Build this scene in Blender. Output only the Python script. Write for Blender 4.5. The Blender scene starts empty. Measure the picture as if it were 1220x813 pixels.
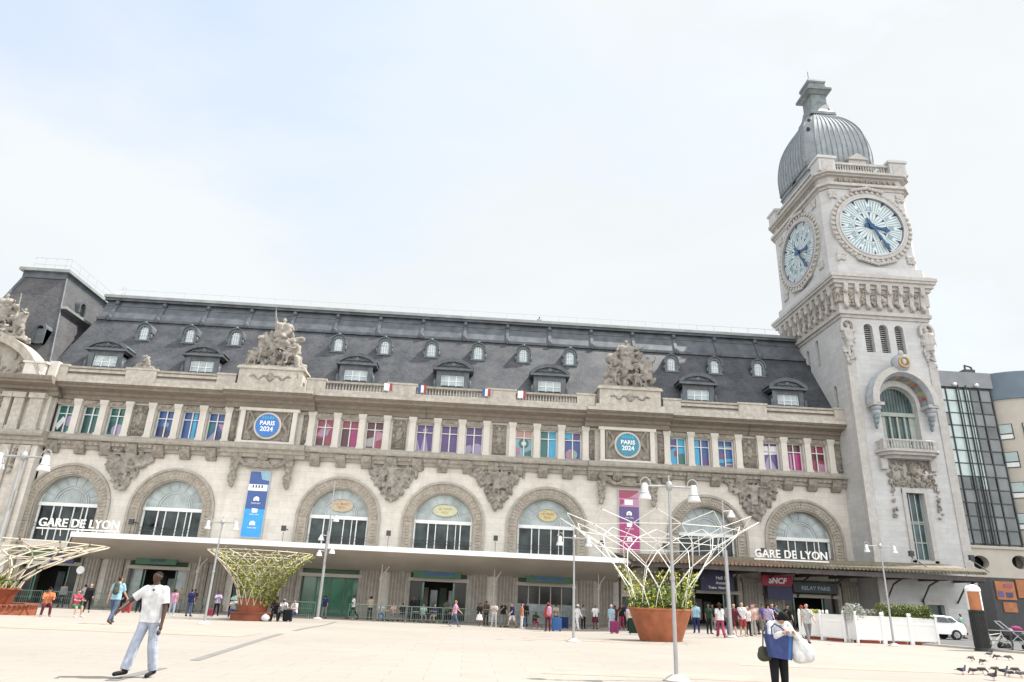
import bpy, bmesh, math, random
from mathutils import Vector, Matrix, Euler
R = math.radians
PI = math.pi
scene = bpy.context.scene
COL = scene.collection
random.seed(7)

# ------------------------------------------------------------------ materials
M = {}
def nt_new(name):
    m = bpy.data.materials.new(name); m.use_nodes = True
    t = m.node_tree; b = t.nodes['Principled BSDF']
    M[name] = m
    return m, t, b
def N(t, kind, **kw):
    n = t.nodes.new(kind)
    for k, v in kw.items():
        if k in ('ins',):
            for kk, vv in v.items(): n.inputs[kk].default_value = vv
        else: setattr(n, k, v)
    return n
def worldpos(t, sx=1, sy=1, sz=1):
    g = N(t, 'ShaderNodeTexCoord')
    mp = N(t, 'ShaderNodeMapping'); mp.inputs['Scale'].default_value = (sx, sy, sz)
    t.links.new(g.outputs['Object'], mp.inputs['Vector'])
    return mp.outputs['Vector']
def ramp(t, src, stops):
    r = N(t, 'ShaderNodeValToRGB')
    el = r.color_ramp.elements
    while len(el) < len(stops): el.new(0.5)
    for e, (p, c) in zip(el, stops):
        e.position = p; e.color = (c[0], c[1], c[2], 1) if isinstance(c, tuple) else (c, c, c, 1)
    t.links.new(src, r.inputs['Fac'])
    return r.outputs['Color']
def mixc(t, fac, a, b, mode='MIX'):
    m = N(t, 'ShaderNodeMix', data_type='RGBA', blend_type=mode)
    for sock, v in ((m.inputs[0], fac), (m.inputs[6], a), (m.inputs[7], b)):
        if isinstance(v, (int, float)): sock.default_value = v
        elif isinstance(v, tuple): sock.default_value = (v[0], v[1], v[2], 1)
        else: t.links.new(v, sock)
    return m.outputs[2]
def bump(t, b, src, strength=0.3, dist=0.02):
    bp = N(t, 'ShaderNodeBump'); bp.inputs['Strength'].default_value = strength; bp.inputs['Distance'].default_value = dist
    t.links.new(src, bp.inputs['Height']); t.links.new(bp.outputs['Normal'], b.inputs['Normal'])
def simple(name, col, rough=0.6, metal=0.0, var=0.12, scale=3.0, bmp=0.0, spec=0.4):
    m, t, b = nt_new(name)
    no = N(t, 'ShaderNodeTexNoise'); no.inputs['Scale'].default_value = scale; no.inputs['Detail'].default_value = 5
    t.links.new(worldpos(t), no.inputs['Vector'])
    c = ramp(t, no.outputs['Fac'], [(0.25, tuple(x*(1-var) for x in col)), (0.75, tuple(min(1, x*(1+var)) for x in col))])
    t.links.new(c, b.inputs['Base Color'])
    b.inputs['Roughness'].default_value = rough; b.inputs['Metallic'].default_value = metal
    b.inputs['Specular IOR Level'].default_value = spec
    if bmp: bump(t, b, no.outputs['Fac'], bmp, 0.02)
    return m
def stone(name, col, grime, amount=0.4, block=True, bw=1.3, bh=0.52, rough=0.85, streak=0.5, fine=2.5, joint=0.75, bmp=0.35):
    """ashlar stone: block joints, blotchy weathering and rain streaks"""
    m, t, b = nt_new(name)
    g = N(t, 'ShaderNodeTexCoord'); sp = N(t, 'ShaderNodeSeparateXYZ'); t.links.new(g.outputs['Object'], sp.inputs[0])
    ad = N(t, 'ShaderNodeMath', operation='ADD'); t.links.new(sp.outputs[0], ad.inputs[0]); t.links.new(sp.outputs[1], ad.inputs[1])
    cb = N(t, 'ShaderNodeCombineXYZ'); t.links.new(ad.outputs[0], cb.inputs[0]); t.links.new(sp.outputs[2], cb.inputs[1])
    n1 = N(t, 'ShaderNodeTexNoise'); n1.inputs['Scale'].default_value = 0.35; n1.inputs['Detail'].default_value = 8; n1.inputs['Roughness'].default_value = 0.65
    t.links.new(g.outputs['Object'], n1.inputs['Vector'])
    n2 = N(t, 'ShaderNodeTexNoise'); n2.inputs['Scale'].default_value = fine; n2.inputs['Detail'].default_value = 8; n2.inputs['Roughness'].default_value = 0.7
    t.links.new(g.outputs['Object'], n2.inputs['Vector'])
    mp = N(t, 'ShaderNodeMapping'); mp.inputs['Scale'].default_value = (1.6, 0.12, 1); t.links.new(cb.outputs[0], mp.inputs['Vector'])
    n3 = N(t, 'ShaderNodeTexNoise'); n3.inputs['Scale'].default_value = 1.0; n3.inputs['Detail'].default_value = 6
    t.links.new(mp.outputs[0], n3.inputs['Vector'])
    c = ramp(t, n1.outputs['Fac'], [(0.3, tuple(x*0.9 for x in col)), (0.7, tuple(min(1, x*1.08) for x in col))])
    f2 = ramp(t, n2.outputs['Fac'], [(0.5-0.25*amount, 0.0), (0.78, min(1.0, amount*1.3))])
    c = mixc(t, f2, c, grime)
    f3 = ramp(t, n3.outputs['Fac'], [(0.5, 0.0), (0.75, streak)])
    c = mixc(t, f3, c, tuple((g_+c_)/2 for g_, c_ in zip(grime, col)))
    h = n2.outputs['Fac']
    if block:
        br = N(t, 'ShaderNodeTexBrick'); t.links.new(cb.outputs[0], br.inputs['Vector'])
        br.inputs['Scale'].default_value = 1.0; br.inputs['Brick Width'].default_value = bw; br.inputs['Row Height'].default_value = bh
        br.inputs['Mortar Size'].default_value = 0.012; br.inputs['Mortar Smooth'].default_value = 0.3
        br.inputs['Color1'].default_value = (1, 1, 1, 1); br.inputs['Color2'].default_value = (0.9, 0.9, 0.9, 1); br.inputs['Mortar'].default_value = (joint, joint, joint, 1)
        c = mixc(t, 1.0, c, br.outputs['Color'], 'MULTIPLY')
    t.links.new(c, b.inputs['Base Color']); b.inputs['Roughness'].default_value = rough; b.inputs['Specular IOR Level'].default_value = 0.2
    bump(t, b, h, bmp, 0.03)
    return m
def glass(name, col, rough=0.08, var=0.3, scale=0.8, spec=0.8):
    m, t, b = nt_new(name)
    no = N(t, 'ShaderNodeTexNoise'); no.inputs['Scale'].default_value = scale; no.inputs['Detail'].default_value = 3
    t.links.new(worldpos(t), no.inputs['Vector'])
    c = ramp(t, no.outputs['Fac'], [(0.3, tuple(x*(1-var) for x in col)), (0.7, tuple(min(1, x*(1+var)) for x in col))])
    t.links.new(c, b.inputs['Base Color']); b.inputs['Roughness'].default_value = rough; b.inputs['Specular IOR Level'].default_value = spec
    bump(t, b, no.outputs['Fac'], 0.06, 0.05)
    return m

stone('wall_stone', (0.64, 0.61, 0.56), (0.32, 0.285, 0.245), 0.24, streak=0.42)
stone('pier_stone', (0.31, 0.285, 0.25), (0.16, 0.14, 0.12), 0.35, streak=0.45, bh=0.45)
stone('tower_stone', (0.52, 0.525, 0.53), (0.29, 0.285, 0.28), 0.2, bw=1.1, bh=0.42, streak=0.22, joint=0.8)
stone('trim_stone', (0.40, 0.375, 0.335), (0.13, 0.115, 0.095), 0.5, block=False, streak=0.6)
stone('clean_trim', (0.62, 0.595, 0.55), (0.3, 0.27, 0.23), 0.2, block=False, streak=0.35)
stone('weathered_trim', (0.52, 0.49, 0.44), (0.15, 0.13, 0.11), 0.5, block=False, streak=0.75)
stone('tower_trim', (0.47, 0.46, 0.445), (0.22, 0.20, 0.185), 0.4, block=False, streak=0.4)
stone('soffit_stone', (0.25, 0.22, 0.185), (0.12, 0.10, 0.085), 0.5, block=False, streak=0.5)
stone('carved_stone', (0.41, 0.38, 0.335), (0.07, 0.058, 0.045), 0.85, block=False, streak=0.4, fine=3.5, bmp=0.8)
stone('statue_stone', (0.40, 0.375, 0.34), (0.075, 0.065, 0.055), 0.75, block=False, streak=0.5, fine=1.8, bmp=0.5)
stone('arch_stone', (0.41, 0.375, 0.325), (0.16, 0.13, 0.10), 0.45, block=True, bw=0.5, bh=0.45, streak=0.3, joint=0.6)
stone('medallion_stone', (0.33, 0.30, 0.265), (0.07, 0.06, 0.055), 0.7, block=False, fine=3.0, bmp=0.8)
stone('cream_render', (0.46, 0.43, 0.385), (0.36, 0.32, 0.27), 0.2, block=False, streak=0.3)

def slate(name, c1, c2, patch):
    m, t, b = nt_new(name)
    g = N(t, 'ShaderNodeTexCoord'); sp = N(t, 'ShaderNodeSeparateXYZ'); t.links.new(g.outputs['Object'], sp.inputs[0])
    ad = N(t, 'ShaderNodeMath', operation='ADD'); t.links.new(sp.outputs[0], ad.inputs[0]); t.links.new(sp.outputs[1], ad.inputs[1])
    cb = N(t, 'ShaderNodeCombineXYZ'); t.links.new(ad.outputs[0], cb.inputs[0]); t.links.new(sp.outputs[2], cb.inputs[1])
    br = N(t, 'ShaderNodeTexBrick'); t.links.new(cb.outputs[0], br.inputs['Vector'])
    br.inputs['Scale'].default_value = 1.0; br.inputs['Brick Width'].default_value = 0.26; br.inputs['Row Height'].default_value = 0.17
    br.inputs['Mortar Size'].default_value = 0.012; br.inputs['Bias'].default_value = 0.1
    br.inputs['Color1'].default_value = (*c1, 1); br.inputs['Color2'].default_value = (*c2, 1); br.inputs['Mortar'].default_value = (c1[0]*.5, c1[1]*.5, c1[2]*.5, 1)
    n1 = N(t, 'ShaderNodeTexNoise'); n1.inputs['Scale'].default_value = 0.55; n1.inputs['Detail'].default_value = 8; n1.inputs['Roughness'].default_value = 0.7
    t.links.new(g.outputs['Object'], n1.inputs['Vector'])
    f = ramp(t, n1.outputs['Fac'], [(0.42, 0.0), (0.7, 0.8)])
    c = mixc(t, f, br.outputs['Color'], patch)
    n2 = N(t, 'ShaderNodeTexNoise'); n2.inputs['Scale'].default_value = 6; n2.inputs['Detail'].default_value = 4
    t.links.new(g.outputs['Object'], n2.inputs['Vector'])
    c = mixc(t, 0.5, c, ramp(t, n2.outputs['Fac'], [(0.3, 0.6), (0.7, 1.25)]), 'MULTIPLY')
    t.links.new(c, b.inputs['Base Color']); b.inputs['Roughness'].default_value = 0.62; b.inputs['Specular IOR Level'].default_value = 0.35
    bump(t, b, br.outputs['Color'], 0.5, 0.02)
slate('slate', (0.034, 0.04, 0.05), (0.058, 0.064, 0.075), (0.10, 0.104, 0.112))
slate('pavilion_slate', (0.05, 0.052, 0.06), (0.085, 0.086, 0.092), (0.10, 0.10, 0.105))
simple('roof_lead', (0.098, 0.11, 0.126), 0.65, 0.3, 0.35, 1.2, 0.2)
simple('ridge_zinc', (0.27, 0.29, 0.29), 0.5, 0.3, 0.2, 1.0)
simple('dormer_lead', (0.105, 0.12, 0.135), 0.55, 0.2, 0.3, 1.8, 0.2)
simple('dome_zinc', (0.24, 0.27, 0.295), 0.75, 0.0, 0.25, 0.9, 0.15)
simple('dome_seam', (0.19, 0.215, 0.235), 0.75, 0.0, 0.2, 1.5)
simple('lantern_copper', (0.17, 0.195, 0.205), 0.6, 0.2, 0.3, 1.6, 0.2)
simple('white_paint', (0.78, 0.78, 0.77), 0.45, 0, 0.05, 2)
simple('window_white', (0.72, 0.74, 0.74), 0.5, 0, 0.08, 3)
simple('canopy_white', (0.80, 0.79, 0.76), 0.4, 0, 0.05, 0.6)
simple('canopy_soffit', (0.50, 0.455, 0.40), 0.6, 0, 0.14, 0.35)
glass('arch_glass_light', (0.36, 0.42, 0.42), 0.2, 0.3, 0.9, 0.5)
glass('arch_glass_dark', (0.03, 0.043, 0.045), 0.1, 0.8, 0.9, 0.32)
glass('pane_glass', (0.30, 0.36, 0.37), 0.1, 0.35, 1.2)
glass('roof_glass', (0.36, 0.45, 0.48), 0.15, 0.25, 1.5)
glass('slit_glass', (0.16, 0.18, 0.20), 0.3, 0.3, 2.5)
glass('door_glass_green', (0.05, 0.17, 0.115), 0.08, 0.3, 0.5)
glass('door_glass_dark', (0.025, 0.028, 0.028), 0.1, 0.5, 0.6, 0.35)
glass('tower_glass', (0.045, 0.085, 0.085), 0.1, 0.5, 0.8, 0.4)
glass('facade_glass_light', (0.40, 0.50, 0.50), 0.05, 0.2, 0.4)
glass('facade_glass_dark', (0.07, 0.085, 0.09), 0.04, 0.5, 0.5)
simple('green_frame', (0.09, 0.13, 0.10), 0.5)
simple('green_panel', (0.06, 0.13, 0.075), 0.5, 0, 0.3, 0.9)
simple('tower_door_green', (0.33, 0.37, 0.34), 0.6)
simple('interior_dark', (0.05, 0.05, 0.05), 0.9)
simple('steel_dark', (0.06, 0.065, 0.07), 0.5, 0.4)
simple('steel_grey', (0.38, 0.385, 0.39), 0.42, 0.55, 0.1)
simple('lamp_head', (0.66, 0.67, 0.68), 0.35, 0.3, 0.06)
simple('rail_grey', (0.45, 0.47, 0.5), 0.5, 0.3)
simple('barrier_steel', (0.13, 0.19, 0.165), 0.5, 0.35, 0.15)
simple('terracotta', (0.34, 0.115, 0.055), 0.7, 0, 0.3, 2.2, 0.25)
simple('corten', (0.24, 0.07, 0.035), 0.7, 0, 0.25, 1.5, 0.1)
simple('bench_wood', (0.22, 0.08, 0.045), 0.6, 0, 0.2, 4)
simple('trellis_white', (0.78, 0.78, 0.75), 0.4, 0, 0.06)
simple('hood_grey', (0.33, 0.36, 0.40), 0.6, 0, 0.2, 2)
simple('trellis_cream', (0.52, 0.47, 0.37), 0.5, 0, 0.15)
simple('bamboo_green', (0.13, 0.20, 0.025), 0.6, 0, 0.35, 3)
simple('bamboo_yellow', (0.42, 0.42, 0.05), 0.6, 0, 0.3, 3)
simple('leaf_green', (0.06, 0.11, 0.03), 0.6, 0, 0.4, 5)
simple('leaf_olive', (0.15, 0.155, 0.045), 0.6, 0, 0.35, 5)
simple('leaf_silver', (0.36, 0.38, 0.35), 0.7, 0, 0.2, 5)
simple('soil', (0.05, 0.035, 0.025), 0.9)
simple('awning_tile', (0.17, 0.15, 0.11), 0.7, 0, 0.35, 2.5, 0.3)
simple('awning_edge', (0.24, 0.15, 0.10), 0.7, 0, 0.3, 2.5)
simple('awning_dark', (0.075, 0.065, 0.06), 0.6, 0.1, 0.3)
simple('blue_dark_sign', (0.022, 0.025, 0.085), 0.4)
simple('rail_magenta', (0.30, 0.015, 0.05), 0.4)
simple('blue_sign_text', (0.03, 0.07, 0.42), 0.4)
simple('sign_white', (0.85, 0.86, 0.88), 0.4, 0, 0.03)
simple('sign_green', (0.05, 0.14, 0.085), 0.5)
simple('letter_white', (0.86, 0.86, 0.85), 0.35, 0, 0.02)
simple('paint_yellow', (0.6, 0.42, 0.05), 0.5)
simple('orange_sign', (0.36, 0.14, 0.06), 0.5, 0, 0.25, 2)
simple('column_black', (0.028, 0.03, 0.03), 0.5, 0.2)
simple('black_rubber', (0.02, 0.02, 0.02), 0.8)
simple('black_plastic', (0.035, 0.035, 0.04), 0.5)
simple('car_white', (0.72, 0.73, 0.74), 0.25, 0.1, 0.03, 1, 0, 0.6)
simple('car_glass', (0.02, 0.03, 0.035), 0.05, 0, 0.1, 1, 0, 0.8)
simple('rim_alloy', (0.4, 0.4, 0.42), 0.3, 0.8)
simple('tail_red', (0.4, 0.02, 0.02), 0.3)
simple('gold_enamel', (0.50, 0.44, 0.24), 0.5, 0, 0.2, 6)
simple('pale_enamel', (0.50, 0.50, 0.34), 0.5, 0, 0.2, 6)
simple('orange_enamel', (0.46, 0.38, 0.27), 0.5, 0, 0.25, 6)
simple('ceramic_blue', (0.20, 0.25, 0.28), 0.5, 0, 0.35, 2.5)
simple('ceramic_gold', (0.42, 0.30, 0.13), 0.5, 0, 0.3, 2.5)
simple('ceramic_red', (0.34, 0.13, 0.08), 0.5, 0, 0.35, 3)
simple('dial_white', (0.56, 0.61, 0.63), 0.35, 0, 0.06, 2)
simple('dial_teal', (0.22, 0.34, 0.39), 0.4, 0, 0.15, 2)
simple('dial_navy', (0.02, 0.045, 0.10), 0.4)
simple('hand_blue', (0.015, 0.07, 0.16), 0.35, 0.2)
simple('kerb_stone', (0.42, 0.40, 0.37), 0.8, 0, 0.15, 2)
simple('concrete_grey', (0.22, 0.235, 0.25), 0.7, 0, 0.15, 0.5)
simple('cap_blue_grey', (0.12, 0.16, 0.20), 0.5, 0.2, 0.15, 0.5)
simple('pallet_red', (0.28, 0.05, 0.03), 0.8)

PAL = dict(teal=(0.0, 0.22, 0.21), darkteal=(0.01, 0.10, 0.11), blue=(0.01, 0.10, 0.42), navy=(0.015, 0.03, 0.16), cyan=(0.03, 0.36, 0.60), sky=(0.25, 0.55, 0.72),
           magenta=(0.34, 0.02, 0.15), crimson=(0.42, 0.03, 0.10), pink=(0.62, 0.25, 0.42), purple=(0.12, 0.055, 0.30), lilac=(0.42, 0.36, 0.62), mint=(0.30, 0.58, 0.48),
           white=(0.75, 0.76, 0.78), maroon=(0.13, 0.015, 0.035), peach=(0.7, 0.38, 0.30), green=(0.02, 0.28, 0.12), red=(0.5, 0.03, 0.03), orange=(0.65, 0.16, 0.03),
           black=(0.02, 0.02, 0.025), grey=(0.25, 0.25, 0.26), denim=(0.08, 0.13, 0.24), paleblue=(0.40, 0.47, 0.62), khaki=(0.30, 0.25, 0.17), olive=(0.08, 0.09, 0.06),
           lightgrey=(0.50, 0.50, 0.50), brown=(0.12, 0.06, 0.035), sand=(0.5, 0.42, 0.30), darkgreen=(0.02, 0.06, 0.035), tealblue=(0.01, 0.20, 0.30), skybanner=(0.02, 0.30, 0.68), yellow=(0.65, 0.5, 0.08), kingblue=(0.02, 0.15, 0.48), cobalt=(0.04, 0.07, 0.26))
for k, c in PAL.items():
    simple('film_'+k, c if k in ('skybanner', 'cyan', 'magenta', 'kingblue', 'tealblue', 'white') else tuple((x*0.82+sum(c)/3*0.18)*0.72 for x in c), 0.25, 0, 0.12, 1.5, 0, 0.6)
    lu = sum(c)/3; c = tuple((x*0.74+lu*0.26)*0.78 for x in c)
    simple('cloth_'+k, c, 0.85, 0, 0.22, 11, 0.7, 0.12)
SK = dict(dark=(0.06, 0.03, 0.02), fair=(0.50, 0.30, 0.22), tan=(0.36, 0.20, 0.13), brown=(0.16, 0.08, 0.05))
for k, c in SK.items(): simple('skin_'+k, c, 0.5, 0, 0.06, 8, 0, 0.35)
for k, c in dict(black=(0.012, 0.011, 0.011), brown=(0.05, 0.028, 0.016), grey=(0.3, 0.29, 0.28), blond=(0.30, 0.20, 0.09)).items(): simple('hair_'+k, c, 0.85, 0, 0.25, 30, 0.3, 0.15)
simple('eye_white', (0.7, 0.7, 0.7), 0.3); simple('lip', (0.25, 0.08, 0.07), 0.5)
simple('pigeon_grey', (0.09, 0.095, 0.11), 0.6, 0, 0.4, 14); simple('pigeon_dark', (0.03, 0.03, 0.038), 0.5, 0, 0.3, 14); simple('pigeon_blue', (0.10, 0.13, 0.22), 0.5, 0, 0.3, 14); simple('pigeon_feet', (0.3, 0.05, 0.05), 0.6)
simple('pigeon_brown', (0.085, 0.06, 0.05), 0.6, 0, 0.4, 14)

# paving of the square
def paving():
    m, t, b = nt_new('paving')
    pos = worldpos(t)
    n1 = N(t, 'ShaderNodeTexNoise'); n1.inputs['Scale'].default_value = 0.09; n1.inputs['Detail'].default_value = 6; t.links.new(pos, n1.inputs['Vector'])
    n2 = N(t, 'ShaderNodeTexNoise'); n2.inputs['Scale'].default_value = 1.4; n2.inputs['Detail'].default_value = 9; n2.inputs['Roughness'].default_value = 0.72; t.links.new(pos, n2.inputs['Vector'])
    n3 = N(t, 'ShaderNodeTexNoise'); n3.inputs['Scale'].default_value = 14; n3.inputs['Detail'].default_value = 6; t.links.new(pos, n3.inputs['Vector'])
    c = ramp(t, n1.outputs['Fac'], [(0.35, (0.275, 0.255, 0.23)), (0.65, (0.325, 0.297, 0.265))])
    c = mixc(t, ramp(t, n2.outputs['Fac'], [(0.45, 0.0), (0.75, 0.5)]), c, (0.29, 0.27, 0.25))
    c = mixc(t, 0.5, c, ramp(t, n3.outputs['Fac'], [(0.3, 0.86), (0.7, 1.1)]), 'MULTIPLY')
    br = N(t, 'ShaderNodeTexBrick'); br.offset = 0.5; t.links.new(pos, br.inputs['Vector'])
    br.inputs['Scale'].default_value = 1; br.inputs['Brick Width'].default_value = 1.5; br.inputs['Row Height'].default_value = 0.75; br.inputs['Mortar Size'].default_value = 0.012
    br.inputs['Color1'].default_value = (1, 1, 1, 1); br.inputs['Color2'].default_value = (0.95, 0.95, 0.95, 1); br.inputs['Mortar'].default_value = (0.78, 0.78, 0.78, 1)
    c = mixc(t, 1.0, c, br.outputs['Color'], 'MULTIPLY')
    vo = N(t, 'ShaderNodeTexVoronoi'); vo.inputs['Scale'].default_value = 1.7; t.links.new(pos, vo.inputs['Vector'])
    c = mixc(t, ramp(t, vo.outputs['Distance'], [(0.035, 0.6), (0.06, 0.0)]), c, (0.14, 0.13, 0.12))
    n4 = N(t, 'ShaderNodeTexNoise'); n4.inputs['Scale'].default_value = 0.5; n4.inputs['Detail'].default_value = 7; n4.inputs['Roughness'].default_value = 0.6; n4.inputs['Distortion'].default_value = 1.2; t.links.new(pos, n4.inputs['Vector'])
    c = mixc(t, ramp(t, n4.outputs['Fac'], [(0.55, 0.0), (0.72, 0.4)]), c, (0.23, 0.205, 0.18))
    t.links.new(c, b.inputs['Base Color']); b.inputs['Roughness'].default_value = 0.8; b.inputs['Specular IOR Level'].default_value = 0.25
    bump(t, b, n3.outputs['Fac'], 0.2, 0.01)
paving()
simple('paving_peach', (0.33, 0.265, 0.225), 0.85, 0, 0.12, 1.2)
simple('paving_dark', (0.17, 0.165, 0.16), 0.85, 0, 0.15, 1.5)
simple('asphalt', (0.10, 0.102, 0.105), 0.85, 0, 0.2, 1.5, 0.1)
simple('road_paint', (0.6, 0.6, 0.58), 0.7, 0, 0.1, 3)

# ------------------------------------------------------------------ object helpers
def tag(o, label=None, cat=None, group=None, kind=None):
    if label: o['label'] = label
    if cat: o['category'] = cat
    if group: o['group'] = group
    if kind: o['kind'] = kind
    return o
def thing(name, loc, label=None, cat=None, group=None, rz=0):
    o = bpy.data.objects.new(name, None); COL.objects.link(o)
    o.location = loc; o.rotation_euler = (0, 0, rz); o.empty_display_size = 0.3
    return tag(o, label, cat, group)
def copy_tree(o, parent=None):
    c = o.copy(); COL.objects.link(c)
    if parent: c.parent = parent
    for ch in list(o.children): copy_tree(ch, c)
    return c
def place(root, loc, rz=0, label=None, group=None, sc=None):
    root.location = loc; root.rotation_euler = (0, 0, rz)
    if label: root['label'] = label
    if group: root['group'] = group
    if sc: root.scale = (sc, sc, sc)
    return root
def wloc(p):
    v = Vector((0, 0, 0))
    while p is not None: v += Vector(p.location); p = p.parent
    return v
ICO = None
def ico():
    global ICO
    if ICO is None:
        bm = bmesh.new(); bmesh.ops.create_icosphere(bm, subdivisions=2, radius=1)
        bm.verts.index_update()
        ICO = ([v.co.copy() for v in bm.verts], [[v.index for v in f.verts] for f in bm.faces]); bm.free()
    return ICO
WORK = bpy.data.scenes.new('workbench')      # modifiers are evaluated in an otherwise empty scene, which is fast
def baked(o):
    WORK.collection.objects.link(o); vl = WORK.view_layers[0]; vl.update()
    me = bpy.data.meshes.new_from_object(o.evaluated_get(vl.depsgraph))
    return me
class MB:
    def __init__(s, mat='white_paint'): s.v = []; s.f = []; s.m = []; s.mats = []; s.cur = mat
    def mi(s, mat):
        mat = mat or s.cur
        if mat not in s.mats: s.mats.append(mat)
        return s.mats.index(mat)
    def add(s, vs, fs, mat=None):
        o = len(s.v); i = s.mi(mat)
        s.v += [tuple(p) for p in vs]; s.f += [tuple(o+k for k in f) for f in fs]; s.m += [i]*len(fs)
        return s
    def box(s, x0, x1, y0, y1, z0, z1, mat=None):
        return s.add([(x0,y0,z0),(x1,y0,z0),(x1,y1,z0),(x0,y1,z0),(x0,y0,z1),(x1,y0,z1),(x1,y1,z1),(x0,y1,z1)],
              [(0,3,2,1),(4,5,6,7),(0,1,5,4),(1,2,6,5),(2,3,7,6),(3,0,4,7)], mat)
    def cbox(s, c, d, mat=None): return s.box(c[0]-d[0]/2, c[0]+d[0]/2, c[1]-d[1]/2, c[1]+d[1]/2, c[2]-d[2]/2, c[2]+d[2]/2, mat)
    def bar(s, p, q, r, n=6, r2=None, mat=None, caps=True):
        p = Vector(p); q = Vector(q); r2 = r if r2 is None else r2
        d = (q-p)
        if d.length < 1e-6: return s
        d.normalize(); a = d.orthogonal().normalized(); b = d.cross(a)
        vs = []
        for c, rr in ((p, r), (q, r2)):
            for k in range(n):
                t = 2*PI*k/n; vs.append(c+a*math.cos(t)*rr+b*math.sin(t)*rr)
        fs = [(k, (k+1) % n, n+(k+1) % n, n+k) for k in range(n)]
        if caps: fs += [tuple(range(n-1, -1, -1)), tuple(range(n, 2*n))]
        return s.add(vs, fs, mat)
    def path(s, pts, r, n=6, mat=None):
        for a, b in zip(pts, pts[1:]): s.bar(a, b, r, n, mat=mat)
        return s
    def cap(s, p, q, r, r2=None, n=10, mat=None):
        """tapered capsule"""
        p = Vector(p); q = Vector(q); r2 = r if r2 is None else r2
        d = q-p
        if d.length < 1e-5: d = Vector((0, 0, 1e-4)); q = p+d
        L = d.length; d = d/L; a = d.orthogonal().normalized(); b = d.cross(a)
        rings = []
        for th in (-80, -50, -22, 0): rings.append((p+d*math.sin(R(th))*r, math.cos(R(th))*r))
        for th in (0, 22, 50, 80): rings.append((q+d*math.sin(R(th))*r2, math.cos(R(th))*r2))
        vs = [c+a*math.cos(2*PI*k/n)*rr+b*math.sin(2*PI*k/n)*rr for c, rr in rings for k in range(n)]
        fs = [(i*n+k, i*n+(k+1) % n, (i+1)*n+(k+1) % n, (i+1)*n+k) for i in range(7) for k in range(n)]
        fs += [tuple(range(n-1, -1, -1)), tuple(range(7*n, 8*n))]
        return s.add(vs, fs, mat)
    def ell(s, c, rad, rot=None, mat=None):
        vs, fs = ico(); c = Vector(c); mt = rot or Matrix.Identity(3)
        return s.add([c+mt @ Vector((v.x*rad[0], v.y*rad[1], v.z*rad[2])) for v in vs], fs, mat)
    def lathe(s, c, prof, n=24, sx=1, sy=1, mat=None, caps=True):
        vs = [(c[0]+r*sx*math.cos(2*PI*k/n), c[1]+r*sy*math.sin(2*PI*k/n), c[2]+z) for r, z in prof for k in range(n)]
        m = len(prof)
        fs = [(i*n+k, i*n+(k+1) % n, (i+1)*n+(k+1) % n, (i+1)*n+k) for i in range(m-1) for k in range(n)]
        if caps: fs += [tuple(range(n-1, -1, -1)), tuple(range((m-1)*n, m*n))]
        return s.add(vs, fs, mat)
    def prism(s, pts, y0, y1, mat=None, plane='xz'):
        """polygon in xz extruded along y (or yz along x, xy along z)"""
        n = len(pts)
        f3 = {'xz': lambda a, b, t: (a, t, b), 'yz': lambda a, b, t: (t, a, b), 'xy': lambda a, b, t: (a, b, t)}[plane]
        vs = [f3(a, b, y0) for a, b in pts]+[f3(a, b, y1) for a, b in pts]
        return s.add(vs, [tuple(range(n)), tuple(range(2*n-1, n-1, -1))]+[(k, n+k, n+(k+1) % n, (k+1) % n) for k in range(n)], mat)
    def quad(s, a, b, c, d, mat=None): return s.add([a, b, c, d], [(0, 1, 2, 3)], mat)
    def arch(s, cx, zs, r0, r1, y0, y1, zb=None, n=32, mat=None, a0=0, a1=180):
        """half ring (facing -y) with optional jambs down to zb"""
        pts = []
        if zb is not None: pts.append((cx+r0, zb, cx+r1, zb))
        for k in range(n+1):
            a = R(a0+(a1-a0)*k/n); pts.append((cx+r0*math.cos(a), zs+r0*math.sin(a), cx+r1*math.cos(a), zs+r1*math.sin(a)))
        if zb is not None: pts.append((cx-r0, zb, cx-r1, zb))
        vs = []
        for xi, zi, xo, zo in pts: vs += [(xi, y0, zi), (xo, y0, zo), (xo, y1, zo), (xi, y1, zi)]
        fs = []
        for k in range(len(pts)-1):
            o = 4*k
            for j in range(4): fs.append((o+j, o+(j+1) % 4, o+4+(j+1) % 4, o+4+j))
        fs += [(0, 1, 2, 3), tuple(4*(len(pts)-1)+j for j in (3, 2, 1, 0))]
        return s.add(vs, fs, mat)
    def plate(s, outer, holes, y0, y1, mat=None, fx=None):
        """flat wall with openings; reveals run back to y1. fx maps (u, z, depth) to 3d"""
        fx = fx or (lambda u, z, y: (u, y, z))
        bm = bmesh.new()
        for lp in [outer]+holes:
            vv = [bm.verts.new((u, 0, z)) for u, z in lp]
            for a, b in zip(vv, vv[1:]+vv[:1]): bm.edges.new((a, b))
        bmesh.ops.triangle_fill(bm, use_beauty=True, use_dissolve=False, edges=bm.edges[:])
        bm.verts.index_update()
        s.add([fx(v.co.x, v.co.z, y0) for v in bm.verts], [[v.index for v in f.verts] for f in bm.faces], mat)
        bm.free()
        for lp in holes:
            n = len(lp)
            s.add([fx(u, z, y0) for u, z in lp]+[fx(u, z, y1) for u, z in lp], [(k, (k+1) % n, n+(k+1) % n, n+k) for k in range(n)], mat)
        return s
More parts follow.
